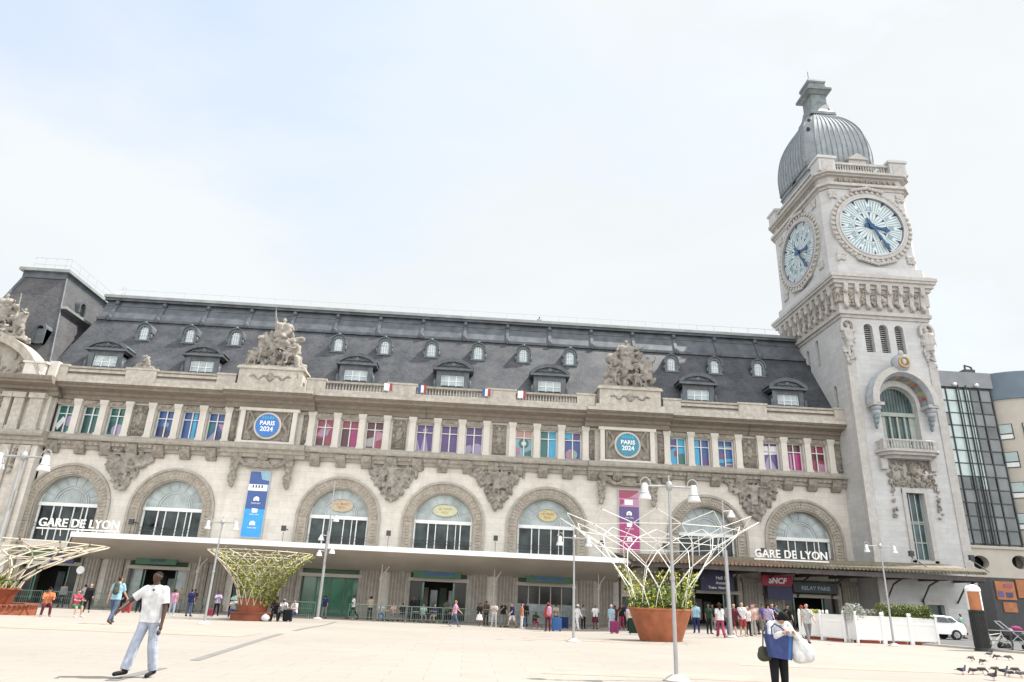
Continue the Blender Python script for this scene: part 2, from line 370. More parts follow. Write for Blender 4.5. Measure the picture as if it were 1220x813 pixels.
    def mesh(s, name, off=Vector((0, 0, 0)), smooth=False, fixn=True):
        me = bpy.data.meshes.new(name)
        me.from_pydata([(x-off.x, y-off.y, z-off.z) for x, y, z in s.v], [], s.f)
        for k in s.mats: me.materials.append(M[k])
        me.polygons.foreach_set('material_index', s.m)
        if fixn:
            bm = bmesh.new(); bm.from_mesh(me); bmesh.ops.recalc_face_normals(bm, faces=bm.faces[:]); bm.to_mesh(me); bm.free()
        if smooth: me.polygons.foreach_set('use_smooth', [True]*len(me.polygons))
        me.update()
        return me
    def build(s, name, parent=None, smooth=False, label=None, fixn=True):
        o = bpy.data.objects.new(name, s.mesh(name, wloc(parent), smooth, fixn)); COL.objects.link(o)
        if smooth == 'auto':
            bm = bmesh.new(); bm.from_mesh(o.data)
            for e in bm.edges:
                if len(e.link_faces) == 2 and e.calc_face_angle(0) > R(38): e.smooth = False
            bm.to_mesh(o.data); bm.free()
        if parent: o.parent = parent
        if label: o['label'] = label
        return o
    def remesh(s, name, parent=None, voxel=0.02, smooth_it=2, decimate=None):
        """fuse everything added into one continuous skin"""
        tmp = bpy.data.objects.new('tmp', s.mesh('tmp', wloc(parent)))
        md = tmp.modifiers.new('r', 'REMESH'); md.mode = 'VOXEL'; md.voxel_size = voxel; md.use_smooth_shade = True
        if smooth_it:
            sm = tmp.modifiers.new('s', 'SMOOTH'); sm.iterations = smooth_it; sm.factor = 0.5
        if decimate:
            dc = tmp.modifiers.new('d', 'DECIMATE'); dc.ratio = decimate
        me = baked(tmp)
        me.name = name; me.materials.clear()
        me.materials.append(M[s.mats[0]])
        me.polygons.foreach_set('material_index', [0]*len(me.polygons)); me.polygons.foreach_set('use_smooth', [True]*len(me.polygons))
        o = bpy.data.objects.new(name, me); COL.objects.link(o)
        if parent: o.parent = parent
        td = tmp.data; bpy.data.objects.remove(tmp); bpy.data.meshes.remove(td)
        return o
def text_into(mb, txt, size, mat, base, ux=(1, 0, 0), uz=(0, 0, 1), ext=0.02, align='CENTER', sx=1.0, bold=0.0, spacing=1.0):
    """lettering: built-in font turned into mesh; base = baseline anchor, ux = writing direction, uz = up"""
    cu = bpy.data.curves.new('t', 'FONT'); cu.body = txt; cu.size = size; cu.align_x = align; cu.extrude = ext; cu.offset = bold; cu.resolution_u = 3
    cu.space_character = spacing
    ob = bpy.data.objects.new('t', cu)
    me = baked(ob)
    ux = Vector(ux).normalized(); uz = Vector(uz).normalized(); n = ux.cross(uz); base = Vector(base)
    mb.add([base+ux*v.co.x*sx+uz*v.co.y+n*v.co.z for v in me.vertices], [tuple(p.vertices) for p in me.polygons], mat)
    bpy.data.objects.remove(ob); bpy.data.meshes.remove(me); bpy.data.curves.remove(cu)
def ss(t):
    t = min(max(t, 0), 1); return t*t*(3-2*t)
def gz(X, Y): return -0.6*ss((Y-24)/28)*(1-0.85*ss((X-6)/14))
def rnd(a, b): return random.uniform(a, b)

# ------------------------------------------------------------------ camera, light, world
EYE = Vector((0, 0, 1.67))
cam = bpy.data.cameras.new('camera'); camo = bpy.data.objects.new('camera', cam); COL.objects.link(camo); scene.camera = camo
cam.sensor_width = 36; cam.lens = 810.694/1220*36; cam.clip_end = 2000; cam.clip_start = 0.1
pi_, ro_, ya_ = R(20.357), R(2.463), R(2.782)
cy, sy, cp, sp = math.cos(ya_), math.sin(ya_), math.cos(pi_), math.sin(pi_)
Rv = Vector((cy, -sy, 0)); Uv = Vector((-sp*sy, -sp*cy, cp)); Fv = Vector((cp*sy, cp*cy, sp))
c_, s_ = math.cos(ro_), math.sin(ro_)
X_ = Rv*c_+Uv*s_; Y_ = -Rv*s_+Uv*c_; Z_ = -Fv
camo.matrix_world = Matrix(((X_.x, Y_.x, Z_.x, EYE.x), (X_.y, Y_.y, Z_.y, EYE.y), (X_.z, Y_.z, Z_.z, EYE.z), (0, 0, 0, 1)))

SUN_EL, SUN_AZ = 57.0, 12.0      # azimuth from +x towards +y: the sun stands to the right, a little behind the station front
sd = Vector((math.cos(R(SUN_EL))*math.cos(R(SUN_AZ)), math.cos(R(SUN_EL))*math.sin(R(SUN_AZ)), math.sin(R(SUN_EL))))
sl = bpy.data.lights.new('sun', 'SUN'); sl.energy = 3.2; sl.angle = R(0.6); sl.color = (1, 0.95, 0.87)
so = bpy.data.objects.new('sun', sl); COL.objects.link(so); so.rotation_euler = (-sd).to_track_quat('-Z', 'Y').to_euler(); so.location = (30, 0, 80)
w = bpy.data.worlds.new('World'); scene.world = w; w.use_nodes = True
t = w.node_tree; bg = t.nodes['Background']
sk = N(t, 'ShaderNodeTexSky', sky_type='NISHITA'); sk.sun_disc = False; sk.sun_elevation = R(SUN_EL); sk.sun_rotation = R(90-SUN_AZ)
sk.air_density = 1.0; sk.dust_density = 2.0; sk.ozone_density = 0.6
g = N(t, 'ShaderNodeTexCoord'); mp = N(t, 'ShaderNodeMapping'); mp.inputs['Scale'].default_value = (1, 1.3, 2.2); mp.inputs['Rotation'].default_value = (0.2, 0.1, 0.5); mp.inputs['Location'].default_value = (0.35, 0.1, 0.2)
t.links.new(g.outputs['Generated'], mp.inputs['Vector'])
no = N(t, 'ShaderNodeTexNoise'); no.inputs['Scale'].default_value = 1.5; no.inputs['Detail'].default_value = 9; no.inputs['Roughness'].default_value = 0.52; no.inputs['Distortion'].default_value = 0.35
t.links.new(mp.outputs[0], no.inputs['Vector'])
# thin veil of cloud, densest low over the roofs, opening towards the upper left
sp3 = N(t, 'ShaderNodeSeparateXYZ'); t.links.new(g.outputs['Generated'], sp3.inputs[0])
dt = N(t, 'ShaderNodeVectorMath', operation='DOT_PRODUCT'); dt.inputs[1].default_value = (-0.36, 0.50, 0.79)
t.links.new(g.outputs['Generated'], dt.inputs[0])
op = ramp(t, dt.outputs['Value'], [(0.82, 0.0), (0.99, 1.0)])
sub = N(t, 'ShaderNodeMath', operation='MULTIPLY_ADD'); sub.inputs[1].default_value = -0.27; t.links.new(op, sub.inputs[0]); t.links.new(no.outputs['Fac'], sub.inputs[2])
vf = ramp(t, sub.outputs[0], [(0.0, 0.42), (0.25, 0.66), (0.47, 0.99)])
# unseen bright cloud added behind the viewer to light the facade; veil ahead dimmer
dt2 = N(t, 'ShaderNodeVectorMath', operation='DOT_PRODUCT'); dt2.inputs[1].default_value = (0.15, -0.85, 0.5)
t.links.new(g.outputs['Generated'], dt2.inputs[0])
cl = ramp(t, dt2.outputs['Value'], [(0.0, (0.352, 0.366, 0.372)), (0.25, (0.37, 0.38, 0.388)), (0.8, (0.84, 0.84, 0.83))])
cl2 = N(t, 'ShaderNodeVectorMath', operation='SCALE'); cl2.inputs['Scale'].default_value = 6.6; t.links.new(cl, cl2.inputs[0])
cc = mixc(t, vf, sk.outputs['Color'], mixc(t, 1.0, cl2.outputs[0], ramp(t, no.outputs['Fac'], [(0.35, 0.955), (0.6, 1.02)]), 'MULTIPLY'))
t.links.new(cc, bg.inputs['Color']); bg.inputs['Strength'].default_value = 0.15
scene.view_settings.view_transform = 'Standard'; scene.view_settings.look = 'None'; scene.view_settings.gamma = 1; scene.view_settings.exposure = 1.38
scene.cycles.max_bounces = 6; scene.cycles.diffuse_bounces = 3; scene.cycles.glossy_bounces = 3
# ------------------------------------------------------------------ human figures
def limb(o, d, L): return o+Vector(d).normalized()*L
def ldir(side, fwd, out):
    return Vector((side*math.sin(R(out)), -math.sin(R(fwd))*math.cos(R(out)), -math.cos(R(fwd))*math.cos(R(out))))
POSES = {
 'stand': dict(lean=0, legs=[(2, 4, 2), (-2, 4, 2)], arms=[(4, 9, 12, 0), (0, 9, 14, 0)]),
 'walk':  dict(lean=4, legs=[(24, 1, 6), (-20, 1, 22)], arms=[(-22, 8, 16, 0), (24, 8, 26, 0)]),
 'walk2': dict(lean=3, legs=[(-16, 1, 18), (20, 1, 5)], arms=[(20, 9, 30, 0), (-18, 9, 14, 0)]),
 'phone': dict(lean=3, legs=[(3, 5, 3), (-3, 5, 3)], arms=[(28, 8, 95, -20), (12, 8, 30, 0)], nod=22),
 'cross': dict(lean=-1, legs=[(2, 6, 2), (-2, 6, 2)], arms=[(28, 14, 95, -65), (24, 14, 95, -65)]),
 'pull':  dict(lean=4, legs=[(18, 2, 4), (-16, 2, 18)], arms=[(-26, 16, 8, 0), (14, 8, 24, 0)]),
 'sit':   dict(lean=6, legs=[(82, 8, 78), (84, 8, 84)], arms=[(38, 10, 50, -12), (32, 10, 60, -15)], sit=True, nod=14),
 'sitlow': dict(lean=18, legs=[(96, 12, 95), (92, 6, 88)], arms=[(48, 10, 40, -15), (55, 10, 35, -15)], sit=True, nod=20),
}
def skel(h, P, girth=1.0):
    """joint positions of a figure facing -y, feet near z = 0"""
    J = {}
    hipz = 0.525*h
    J['pel'] = Vector((0, 0, hipz)); ln = R(P.get('lean', 0))
    up = Vector((P.get('tilt', 0), -math.sin(ln), math.cos(ln))).normalized()
    J['up'] = up
    J['waist'] = J['pel']+up*0.10*h; J['chest'] = J['pel']+up*0.225*h; J['neck'] = J['pel']+up*0.315*h
    nod = R(P.get('nod', 0)+P.get('lean', 0)); J['hd'] = Vector((P.get('htilt', 0), -math.sin(nod), math.cos(nod))).normalized()
    J['headb'] = J['neck']+J['hd']*0.03*h; J['head'] = J['neck']+J['hd']*0.084*h
    J['facing'] = Vector((P.get('hturn', 0), -math.cos(nod), -math.sin(nod))).normalized()
    J['legs'] = []; J['arms'] = []
    for sd_, (fw, out, kb) in zip((-1, 1), P['legs']):
        a = J['pel']+Vector((sd_*0.052*h, 0, -0.012*h)); k = a+ldir(sd_, fw, out)*0.245*h
        an = k+ldir(sd_, fw-kb, out*0.5)*0.235*h
        ft = fw-kb; tilt = max(-35, min(20, ft+8 if ft < -8 else 0))
        toe = an+Vector((sd_*0.018*h, -0.105*h*math.cos(R(tilt)), -0.022*h+0.105*h*math.sin(R(tilt))))
        J['legs'].append((a, k, an, toe))
    for sd_, (fw, out, eb, yaw) in zip((-1, 1), P['arms']):
        s0 = J['neck']-up*0.035*h+Vector((sd_*0.098*h*girth, 0, 0))
        e = s0+ldir(sd_, fw+P.get('lean', 0)*0.5, out)*0.172*h
        d2 = ldir(sd_, fw+eb, out*0.6); m = Matrix.Rotation(R(yaw)*sd_, 3, 'Z'); d2 = m @ d2
        wr = e+d2*0.148*h
        J['arms'].append((s0, e, wr, d2.normalized(), sd_))
    lo = min(min(l[2].z, l[3].z) for l in J['legs'])
    dz = -lo+0.022*h
    off = Vector((0, 0, dz)); J['dz'] = dz
    for k in ('pel', 'waist', 'chest', 'neck', 'headb', 'head'): J[k] = J[k]+off
    J['legs'] = [tuple(p+off for p in l) for l in J['legs']]
    J['arms'] = [(a+off, b+off, c+off, d, s) for a, b, c, d, s in J['arms']]
    return J
def body_caps(mb, J, h, girth=1.0, fingers=False, bare=True):
    g = girth; X = Vector((1, 0, 0)); k = h
    for s_ in (-1, 1):
        mb.cap(J['pel']+X*s_*0.045*k, J['waist']+X*s_*0.035*k*g, 0.058*k*g, 0.056*k*g)
        mb.cap(J['waist']+X*s_*0.035*k*g, J['chest']+X*s_*0.048*k*g, 0.056*k*g, 0.063*k*g)
        mb.cap(J['chest']+X*s_*0.048*k*g, J['neck']-J['up']*0.035*k+X*s_*0.066*k, 0.06*k*g, 0.034*k)
    mb.cap(J['neck']-J['up']*0.04*k, J['headb'], 0.04*k, 0.031*k)
    mb.cap(J['neck']-J['up']*0.034*k-X*0.08*k*g, J['neck']-J['up']*0.034*k+X*0.08*k*g, 0.032*k, 0.032*k)
    hd = J['hd']; fc = J['facing']; H = J['head']
    mb.cap(H+hd*0.006*k-fc*0.008*k, H+hd*0.012*k, 0.044*k, 0.042*k)
    mb.cap(H-hd*0.03*k+fc*0.014*k, H+hd*0.01*k+fc*0.008*k, 0.027*k, 0.037*k)      # jaw and face
    mb.cap(H-hd*0.016*k+fc*0.047*k, H+hd*0.004*k+fc*0.04*k, 0.0085*k, 0.005*k)       # nose
    for s_ in (-1, 1): mb.cap(H+X*s_*0.043*k-hd*0.012*k, H+X*s_*0.045*k+hd*0.006*k, 0.007*k, 0.009*k)  # ears
    for a, kn, an, toe in J['legs']:
        mb.cap(a, kn, 0.049*k*g, 0.033*k); mb.cap(kn, kn+(an-kn)*0.35, 0.032*k, 0.034*k); mb.cap(kn+(an-kn)*0.3, an, 0.034*k, 0.021*k)
        mb.cap(an-Vector((0, 0, 0.008*k)), toe, 0.02*k, 0.016*k)
    for s0, e, wr, d, sd_ in J['arms']:
        mb.cap(s0, e, 0.031*k, 0.023*k); mb.cap(e, wr, 0.024*k, 0.0155*k)
        hand_caps(mb, wr, d, sd_, k, fingers)
def hand_caps(mb, wr, d, sd_, k, fine):
    """palm, four fingers of different length with two bends each and a thumb off the side of the palm"""
    side = Vector((0, -1, 0)); side = (side-d*side.dot(d))
    if side.length < 0.2: side = Vector((0, 0, 1)); side = side-d*side.dot(d)
    side.normalize(); inn = d.cross(side)*-sd_
    if inn.x*sd_ > 0: inn = -inn
    pr = 0.0095*k
    for q in (-1, 0, 1): mb.cap(wr+side*q*0.007*k, wr+d*0.05*k+side*q*0.0135*k, pr, pr*0.9)
    for i, (q, L) in enumerate(((1.5, 0.038), (0.5, 0.044), (-0.5, 0.041), (-1.5, 0.032))):
        b = wr+d*0.052*k+side*q*0.0115*k; d1 = (d+inn*0.35).normalized(); d2 = (d+inn*1.1).normalized()
        r = 0.0049*k if fine else 0.0065*k
        m1 = b+d1*L*0.5*k; mb.cap(b, m1, r, r*0.92); mb.cap(m1, m1+d2*L*0.5*k, r*0.92, r*0.78)
    b = wr+d*0.014*k+side*0.016*k; td = (d*0.6+side*0.75+inn*0.45).normalized()
    m1 = b+td*0.024*k; mb.cap(b, m1, 0.0068*k, 0.006*k); mb.cap(m1, m1+(td+d*0.5).normalized()*0.02*k, 0.006*k, 0.0048*k)
def frust(mb, p, q, r1, r2, n=12): return mb.bar(p, q, r1, n, r2)
def dress_top(mb, J, h, g=1.0, sleeve='short', hem=-0.03, puff=0.009):
    k = h; X = Vector((1, 0, 0)); e_ = puff*k
    lo = J['pel']+J['up']*hem*k
    for s_ in (-1, 1):
        mb.cap(J['pel']+J['up']*0.02*k+X*s_*0.047*k, J['waist']+X*s_*0.04*k*g, 0.06*k*g+e_, 0.056*k*g+e_)
        frust(mb, lo+X*s_*0.042*k, J['waist']+X*s_*0.04*k*g, 0.061*k*g+e_*1.6, 0.055*k*g+e_)
        mb.cap(J['waist']+X*s_*0.04*k*g, J['chest']+X*s_*0.05*k*g, 0.056*k*g+e_, 0.063*k*g+e_)
        mb.cap(J['chest']+X*s_*0.05*k*g, J['neck']-J['up']*0.045*k+X*s_*0.07*k, 0.06*k*g+e_, 0.031*k+e_)
    for s_ in (-1, 1): mb.cap(J['neck']-J['up']*0.022*k+X*s_*0.02*k, J['neck']-J['up']*0.038*k+X*s_*0.084*k*g, 0.032*k+e_*0.6, 0.03*k+e_*0.7)
    frust(mb, J['neck']-J['up']*0.03*k, J['neck']+J['up']*0.008*k, 0.05*k, 0.038*k)
    for s0, e, wr, d, sd_ in J['arms']:
        mb.cap(s0, s0+(e-s0)*0.3, 0.036*k+e_*0.6, 0.033*k+e_*0.6)
        if sleeve == 'short': frust(mb, s0, s0+(e-s0)*0.78, 0.034*k+e_, 0.033*k+e_)
        elif sleeve == 'long':
            mb.cap(s0, e, 0.032*k+e_*0.8, 0.026*k+e_*0.6); frust(mb, e, e+(wr-e)*0.93, 0.027*k+e_*0.6, 0.021*k+e_*0.6)
def legs_wear(mb, J, h, g=1.0, length=1.0, wide=0.0, top=0.075):
    k = h; X = Vector((1, 0, 0)); e_ = 0.007*k
    for s_ in (-1, 1): mb.cap(J['pel']+X*s_*0.044*k-Vector((0, 0, 0.01*k)), J['pel']+J['up']*top*k+X*s_*0.038*k*g, 0.06*k*g+e_, 0.056*k*g+e_*0.6)
    for a, kn, an, toe in J['legs']:
        mb.cap(a, a+(kn-a)*0.5, 0.052*k*g+e_, 0.043*k+e_)
        if length <= 0.6: frust(mb, a+(kn-a)*0.3, a+(kn-a)*0.92, 0.047*k+e_, 0.045*k+e_*1.6)
        else:
            mb.cap(a+(kn-a)*0.4, kn, 0.044*k+e_, 0.034*k+e_+wide*k*0.4)
            frust(mb, kn, kn+(an-kn)*0.97, 0.034*k+e_+wide*k*0.4, 0.025*k+e_+wide*k)
def skirt_wear(mb, J, h, g=1.0, length=0.5, flare=0.09):
    k = h; kn = (J['legs'][0][1]+J['legs'][1][1])/2; an = (J['legs'][0][2]+J['legs'][1][2])/2
    end = J['pel']+(kn-J['pel'])*min(1, length*2) if length <= 0.5 else kn+(an-kn)*(length-0.5)*2
    X = Vector((1, 0, 0))
    for s_ in (-1, 0, 1): frust(mb, J['waist']+X*s_*0.035*k*g, end+X*s_*0.045*k, 0.055*k*g, 0.06*k+flare*k*0.6)
def shoe(J, h, i, mat, parent):
    a, kn, an, toe = J['legs'][i]; k = h
    mb = MB(mat); hl = an+Vector((0, 0.018*k, -0.014*k))
    mb.cap(hl, toe, 0.0235*k, 0.02*k, 8); mb.cap(an+Vector((0, 0, 0.006*k)), an-Vector((0, 0, 0.01*k)), 0.026*k, 0.026*k, 8)
    mb.build('shoe', parent, True)
def hair_on(J, h, style, mat, parent):
    mb = MB(mat); k = h; H = J['head']; hd = J['hd']; fc = J['facing']; X = Vector((1, 0, 0))
    if style == 'bald': return
    if style == 'crop':
        mb.cap(H+hd*0.012*k-fc*0.014*k, H+hd*0.017*k-fc*0.006*k, 0.0445*k, 0.0425*k); mb.cap(H-hd*0.008*k-fc*0.016*k, H+hd*0.01*k-fc*0.018*k, 0.037*k, 0.039*k)
    else:
        mb.cap(H+hd*0.014*k-fc*0.014*k, H+hd*0.022*k-fc*0.0*k, 0.049*k, 0.046*k); mb.cap(H-hd*0.02*k-fc*0.022*k, H+hd*0.01*k-fc*0.02*k, 0.04*k, 0.043*k)
    if style == 'bob':
        for s_ in (-1, 1): mb.cap(H+X*s_*0.034*k-hd*0.045*k-fc*0.01*k, H+X*s_*0.036*k+hd*0.012*k, 0.02*k, 0.026*k)
        mb.cap(H-hd*0.045*k-fc*0.026*k, H, 0.034*k, 0.04*k)
    if style == 'long':
        mb.cap(H-hd*0.12*k-fc*0.038*k, H-fc*0.018*k, 0.03*k, 0.042*k)
        for s_ in (-1, 1): mb.cap(H+X*s_*0.034*k-hd*0.08*k-fc*0.012*k, H+X*s_*0.036*k, 0.018*k, 0.024*k)
    if style == 'bun': mb.cap(H+hd*0.04*k-fc*0.04*k, H+hd*0.045*k-fc*0.045*k, 0.022*k, 0.022*k)
    mb.remesh('hair', parent, 0.0085*h if FINE[0] else 0.016, 1)
FINE = [False]
def hat_on(J, h, kind, mat, parent):
    mb = MB(mat); k = h; H = J['head']; hd = J['hd']; fc = J['facing']
    top = H+hd*0.03*k
    if kind == 'sun':
        mb.bar(top-hd*0.006*k, top+hd*0.006*k, 0.10*k, 20, 0.095*k); mb.cap(top, top+hd*0.025*k, 0.05*k, 0.045*k, 14)
    if kind == 'cap':
        mb.cap(top-hd*0.004*k-fc*0.006*k, top+hd*0.012*k, 0.05*k, 0.044*k, 14); mb.bar(top+fc*0.02*k, top+fc*0.085*k-hd*0.008*k, 0.036*k, 10, 0.03*k)
    if kind == 'scarf':
        mb.cap(H+hd*0.005*k-fc*0.012*k, H+hd*0.022*k-fc*0.008*k, 0.052*k, 0.048*k, 14); mb.cap(H-hd*0.09*k-fc*0.02*k, H-fc*0.02*k, 0.055*k, 0.045*k, 14)
    mb.build('hat' if kind != 'scarf' else 'headscarf', parent, True)
def person(loc, face, h, pose, label, skin='fair', hair=('crop', 'brown'), top=('short', 'white'), legs=('trousers', 'denim'), shoes='black', hat=None, girth=1.0, group=None, voxel=0.017, pack=None, seat=None):
    """face: heading in degrees, 0 looks towards the camera side (-y), 90 looks to +x"""
    P = dict(POSES[pose]) if isinstance(pose, str) else pose
    x, y = loc[:2]; z = gz(x, y) if len(loc) == 2 else loc[2]
    rt = thing('person', (0, 0, 0), label, 'person', group)
    J = skel(h, P, girth)
    mb = MB('skin_'+skin); body_caps(mb, J, h, girth, FINE[0]); mb.remesh('body', rt, voxel, 1)
    if legs[0] in ('trousers', 'shorts', 'wide'):
        mb = MB('cloth_'+legs[1]); legs_wear(mb, J, h, girth, 0.5 if legs[0] == 'shorts' else 1.0, 0.016 if legs[0] == 'wide' else 0.0)
        mb.remesh('shorts' if legs[0] == 'shorts' else 'trousers', rt, voxel, 1)
    elif legs[0] in ('skirt', 'dress'):
        mb = MB('cloth_'+legs[1]); skirt_wear(mb, J, h, girth, 0.85 if legs[0] == 'dress' else 0.5); mb.remesh('skirt', rt, voxel, 1)
    mb = MB('cloth_'+top[1]); dress_top(mb, J, h, girth, top[0]); mb.remesh('shirt' if top[0] == 'short' else 'top', rt, voxel, 1)
    for i in (0, 1): shoe(J, h, i, 'cloth_'+shoes, rt)
    hair_on(J, h, hair[0], 'hair_'+hair[1], rt)
    if hat: hat_on(J, h, hat[0], 'cloth_'+hat[1], rt)
    if voxel > 0.01:
        for s_ in (-1, 1):
            mb = MB('hair_black'); e = J['head']+J['facing']*0.041*h+J['hd']*0.003*h+Vector((s_*0.016*h, 0, 0)); mb.ell(e, (0.0065*h, 0.004*h, 0.0035*h)); mb.build('eye', rt, True)
    place(rt, (x, y, z), R(face))
    if pack:      # worn bag, a thing of its own
        bt = thing('backpack', (0, 0, 0), pack[1], 'backpack')
        mb = MB('cloth_'+pack[0]); c = J['chest']+Vector((0, 0.085*h, 0.0)); mb.cap(c-J['up']*0.09*h, c+J['up']*0.06*h, 0.062*h, 0.055*h, 12); mb.cap(c-J['up']*0.09*h+Vector((0, 0.04*h, 0)), c-J['up']*0.03*h+Vector((0, 0.045*h, 0)), 0.035*h, 0.035*h, 12)
        mb.remesh('bag', bt, 0.02, 1)
        for s_ in (-1, 1):
            mb = MB('cloth_'+pack[0]); a = J['neck']+Vector((s_*0.07*h, 0.03*h, -0.01*h)); b = J['chest']+Vector((s_*0.075*h, -0.085*h*girth, 0)); mb.path([a, a+Vector((0, -0.04*h, 0.022*h)), b, b+Vector((s_*0.01*h, 0.05*h, -0.08*h))], 0.011*h, 6); mb.build('strap', bt)
        place(bt, (x, y, z), R(face))
    return rt, J

def figure_stone(mb, h, pose, loc, rz=0, girth=1.15, lean3=None):
    """a carved figure (used inside a sculpture): same skeleton, fused with draped cloth"""
    P = dict(POSES[pose]) if isinstance(pose, str) else pose
    J = skel(h, P, girth); t = MB(mb.cur); body_caps(t, J, h, girth); skirt_wear(t, J, h, girth, 0.6 if rnd(0, 1) < 0.6 else 0.4, 0.03); dress_top(t, J, h, girth, 'none')
    m = Matrix.Translation(Vector(loc)) @ Euler((0 if not lean3 else lean3[0], 0 if not lean3 else lean3[1], rz)).to_matrix().to_4x4()
    mb.add([m @ Vector(v) for v in t.v], t.f)
def lumps(mb, n, fn, size, seed, el=2.2):
    rs = random.Random(seed)
    for _ in range(n):
        c = fn(rs)
        if c is None: continue
        s_ = size*rs.uniform(0.5, 1.2); rot = Euler((rs.uniform(0, 6.3), rs.uniform(0, 6.3), rs.uniform(0, 6.3))).to_matrix()
        mb.ell(c, (s_*el*0.6, s_*0.6, s_*0.5), rot)
# ------------------------------------------------------------------ ground, road
def ground():
    xs = [-400, -200, -100]+[-60+2*i for i in range(61)]+[100, 200, 400]; ys = [-300, -100, -30, 0]+[6+2*i for i in range(37)]+[120, 250, 600]
    vs = [(x, y, gz(x, y)) for y in ys for x in xs]; n = len(xs)
    fs = [(j*n+i, j*n+i+1, (j+1)*n+i+1, (j+1)*n+i) for j in range(len(ys)-1) for i in range(n-1)]
    mb = MB('paving'); mb.add(vs, fs); o = mb.build('ground', None, True, fixn=False); tag(o, kind='structure')
def sheet(name, mat, poly, dz, nx=40):
    """flat patch that follows the fall of the square; poly = list of (x0, x1) edges at rows of y"""
    vs = []; fs = []
    for i, (y, xa, xb) in enumerate(poly):
        for k in range(nx+1):
            x = xa+(xb-xa)*k/nx; vs.append((x, y, gz(x, y)+dz))
    for i in range(len(poly)-1):
        for k in range(nx): a = i*(nx+1)+k; fs.append((a, a+1, a+nx+2, a+nx+1))
    mb = MB(mat); mb.add(vs, fs); return tag(mb.build(name, None, True, fixn=False), kind='structure')
def lerp_rows(y0, y1, f, step=1.0):
    n = max(2, int(abs(y1-y0)/step)); return [(y0+(y1-y0)*i/n, *f(y0+(y1-y0)*i/n)) for i in range(n+1)]
ground()
kx = lambda y: 26.75+(34.03-y)*0.33 if y > 5 else 36.5
sheet('road', 'asphalt', lerp_rows(-30, 56, lambda y: (max(kx(y), 25.0) if y < 39 else 25.4+(y-39)*0.2, 60), 1.0), 0.006, 24)
sheet('road', 'asphalt', lerp_rows(56, 76, lambda y: (42.2, 90)), 0.006, 12)
mb = MB('kerb_stone')
for i in range(66):
    y = 39-i*0.9; x = max(kx(y), 25.0); x2 = max(kx(y-0.88), 25.0)
    mb.prism([(x-0.3, y), (x, y), (x2, y-0.88), (x2-0.3, y-0.88)], gz(x, y)-0.1, gz(x, y)+0.11, None, 'xy')
tag(mb.build('kerb', None), kind='structure')
# inlaid bands and narrow darker strips crossing the square
for i, (y0, y1, xa, xb) in enumerate(((24.5, 27.2, -20, -7.2), (17.0, 18.2, 1.8, 17), (31.5, 33, 2.5, 9), (21.2, 22.0, 8, 20), (44, 46.5, 1.2, 7.5))):
    sheet('paving_band', 'paving_peach', lerp_rows(y0, y1, lambda y: (xa+(y-y0)*0.5, xb)), 0.005)
for (y0, x0, y1, x1) in ((13.3, -5.95, 15.4, -5.95), (17.0, -5.9, 27.2, -6.55), (30.0, -6.75, 50.5, -8.7)):
    sheet('dark_strip', 'paving_dark', lerp_rows(y0, y1, lambda y: ((x0+(x1-x0)*(y-y0)/(y1-y0))-0.11, (x0+(x1-x0)*(y-y0)/(y1-y0))+0.11)), 0.007, 2)

# ------------------------------------------------------------------ the station
BAYS = [-33.55, -25.0, -11.15, -2.3, 6.6, 20.6, 29.2]
MEDS = [-18.1, 13.6]
ST = thing('station_building', (0, 60, -0.6), 'long cream stone railway station with slate mansard roof, arched windows and carved figures', 'railway station')
YW = 60.0
def arch_loop(cx, zs, r, zb, n=28):
    return [(cx-r, zb), (cx+r, zb)]+[(cx+r*math.cos(PI*k/n), zs+r*math.sin(PI*k/n)) for k in range(n+1)][0:]
holes = []
for b in BAYS:
    lp = arch_loop(b, 7.0, 2.72, 4.25); holes.append(lp)
    holes.append([(b-2.35, -1.6), (b+2.35, -1.6), (b+2.35, 3.75), (b-2.35, 3.75)])
    for q in (-2.2, 0, 2.2): holes.append([(b+q-0.76, 13.15), (b+q+0.76, 13.15), (b+q+0.76, 15.62), (b+q-0.76, 15.62)])
for x in (-18.25, 13.65): holes.append([(x-0.65, -1.6), (x+0.65, -1.6), (x+0.65, 1.8), (x-0.65, 1.8)])
XL, XR = -36.9, 34.2
MB('wall_stone').plate([(XL, -2), (XR, -2), (XR, 16.5), (XL, 16.5)], holes, YW, YW+0.8).build('facade_wall', ST)
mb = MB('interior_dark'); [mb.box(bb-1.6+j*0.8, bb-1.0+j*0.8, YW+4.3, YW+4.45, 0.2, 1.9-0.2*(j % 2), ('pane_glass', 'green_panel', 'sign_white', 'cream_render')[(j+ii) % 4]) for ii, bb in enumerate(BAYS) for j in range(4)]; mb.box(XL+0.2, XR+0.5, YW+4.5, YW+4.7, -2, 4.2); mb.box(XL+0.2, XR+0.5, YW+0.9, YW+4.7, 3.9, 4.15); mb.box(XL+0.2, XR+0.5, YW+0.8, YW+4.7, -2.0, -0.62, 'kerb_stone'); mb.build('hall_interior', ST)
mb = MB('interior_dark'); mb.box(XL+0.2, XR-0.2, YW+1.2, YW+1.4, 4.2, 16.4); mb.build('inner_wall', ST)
# right return and back of the building
mb = MB('wall_stone'); mb.box(XR, XR+0.4, YW-0.002, 90, -2, 16.5); mb.box(XL, XR, 89.6, 90, -2, 17); mb.box(XL-0.4, XL, YW+0.9, 90, -2, 16.5); mb.build('side_wall', ST)

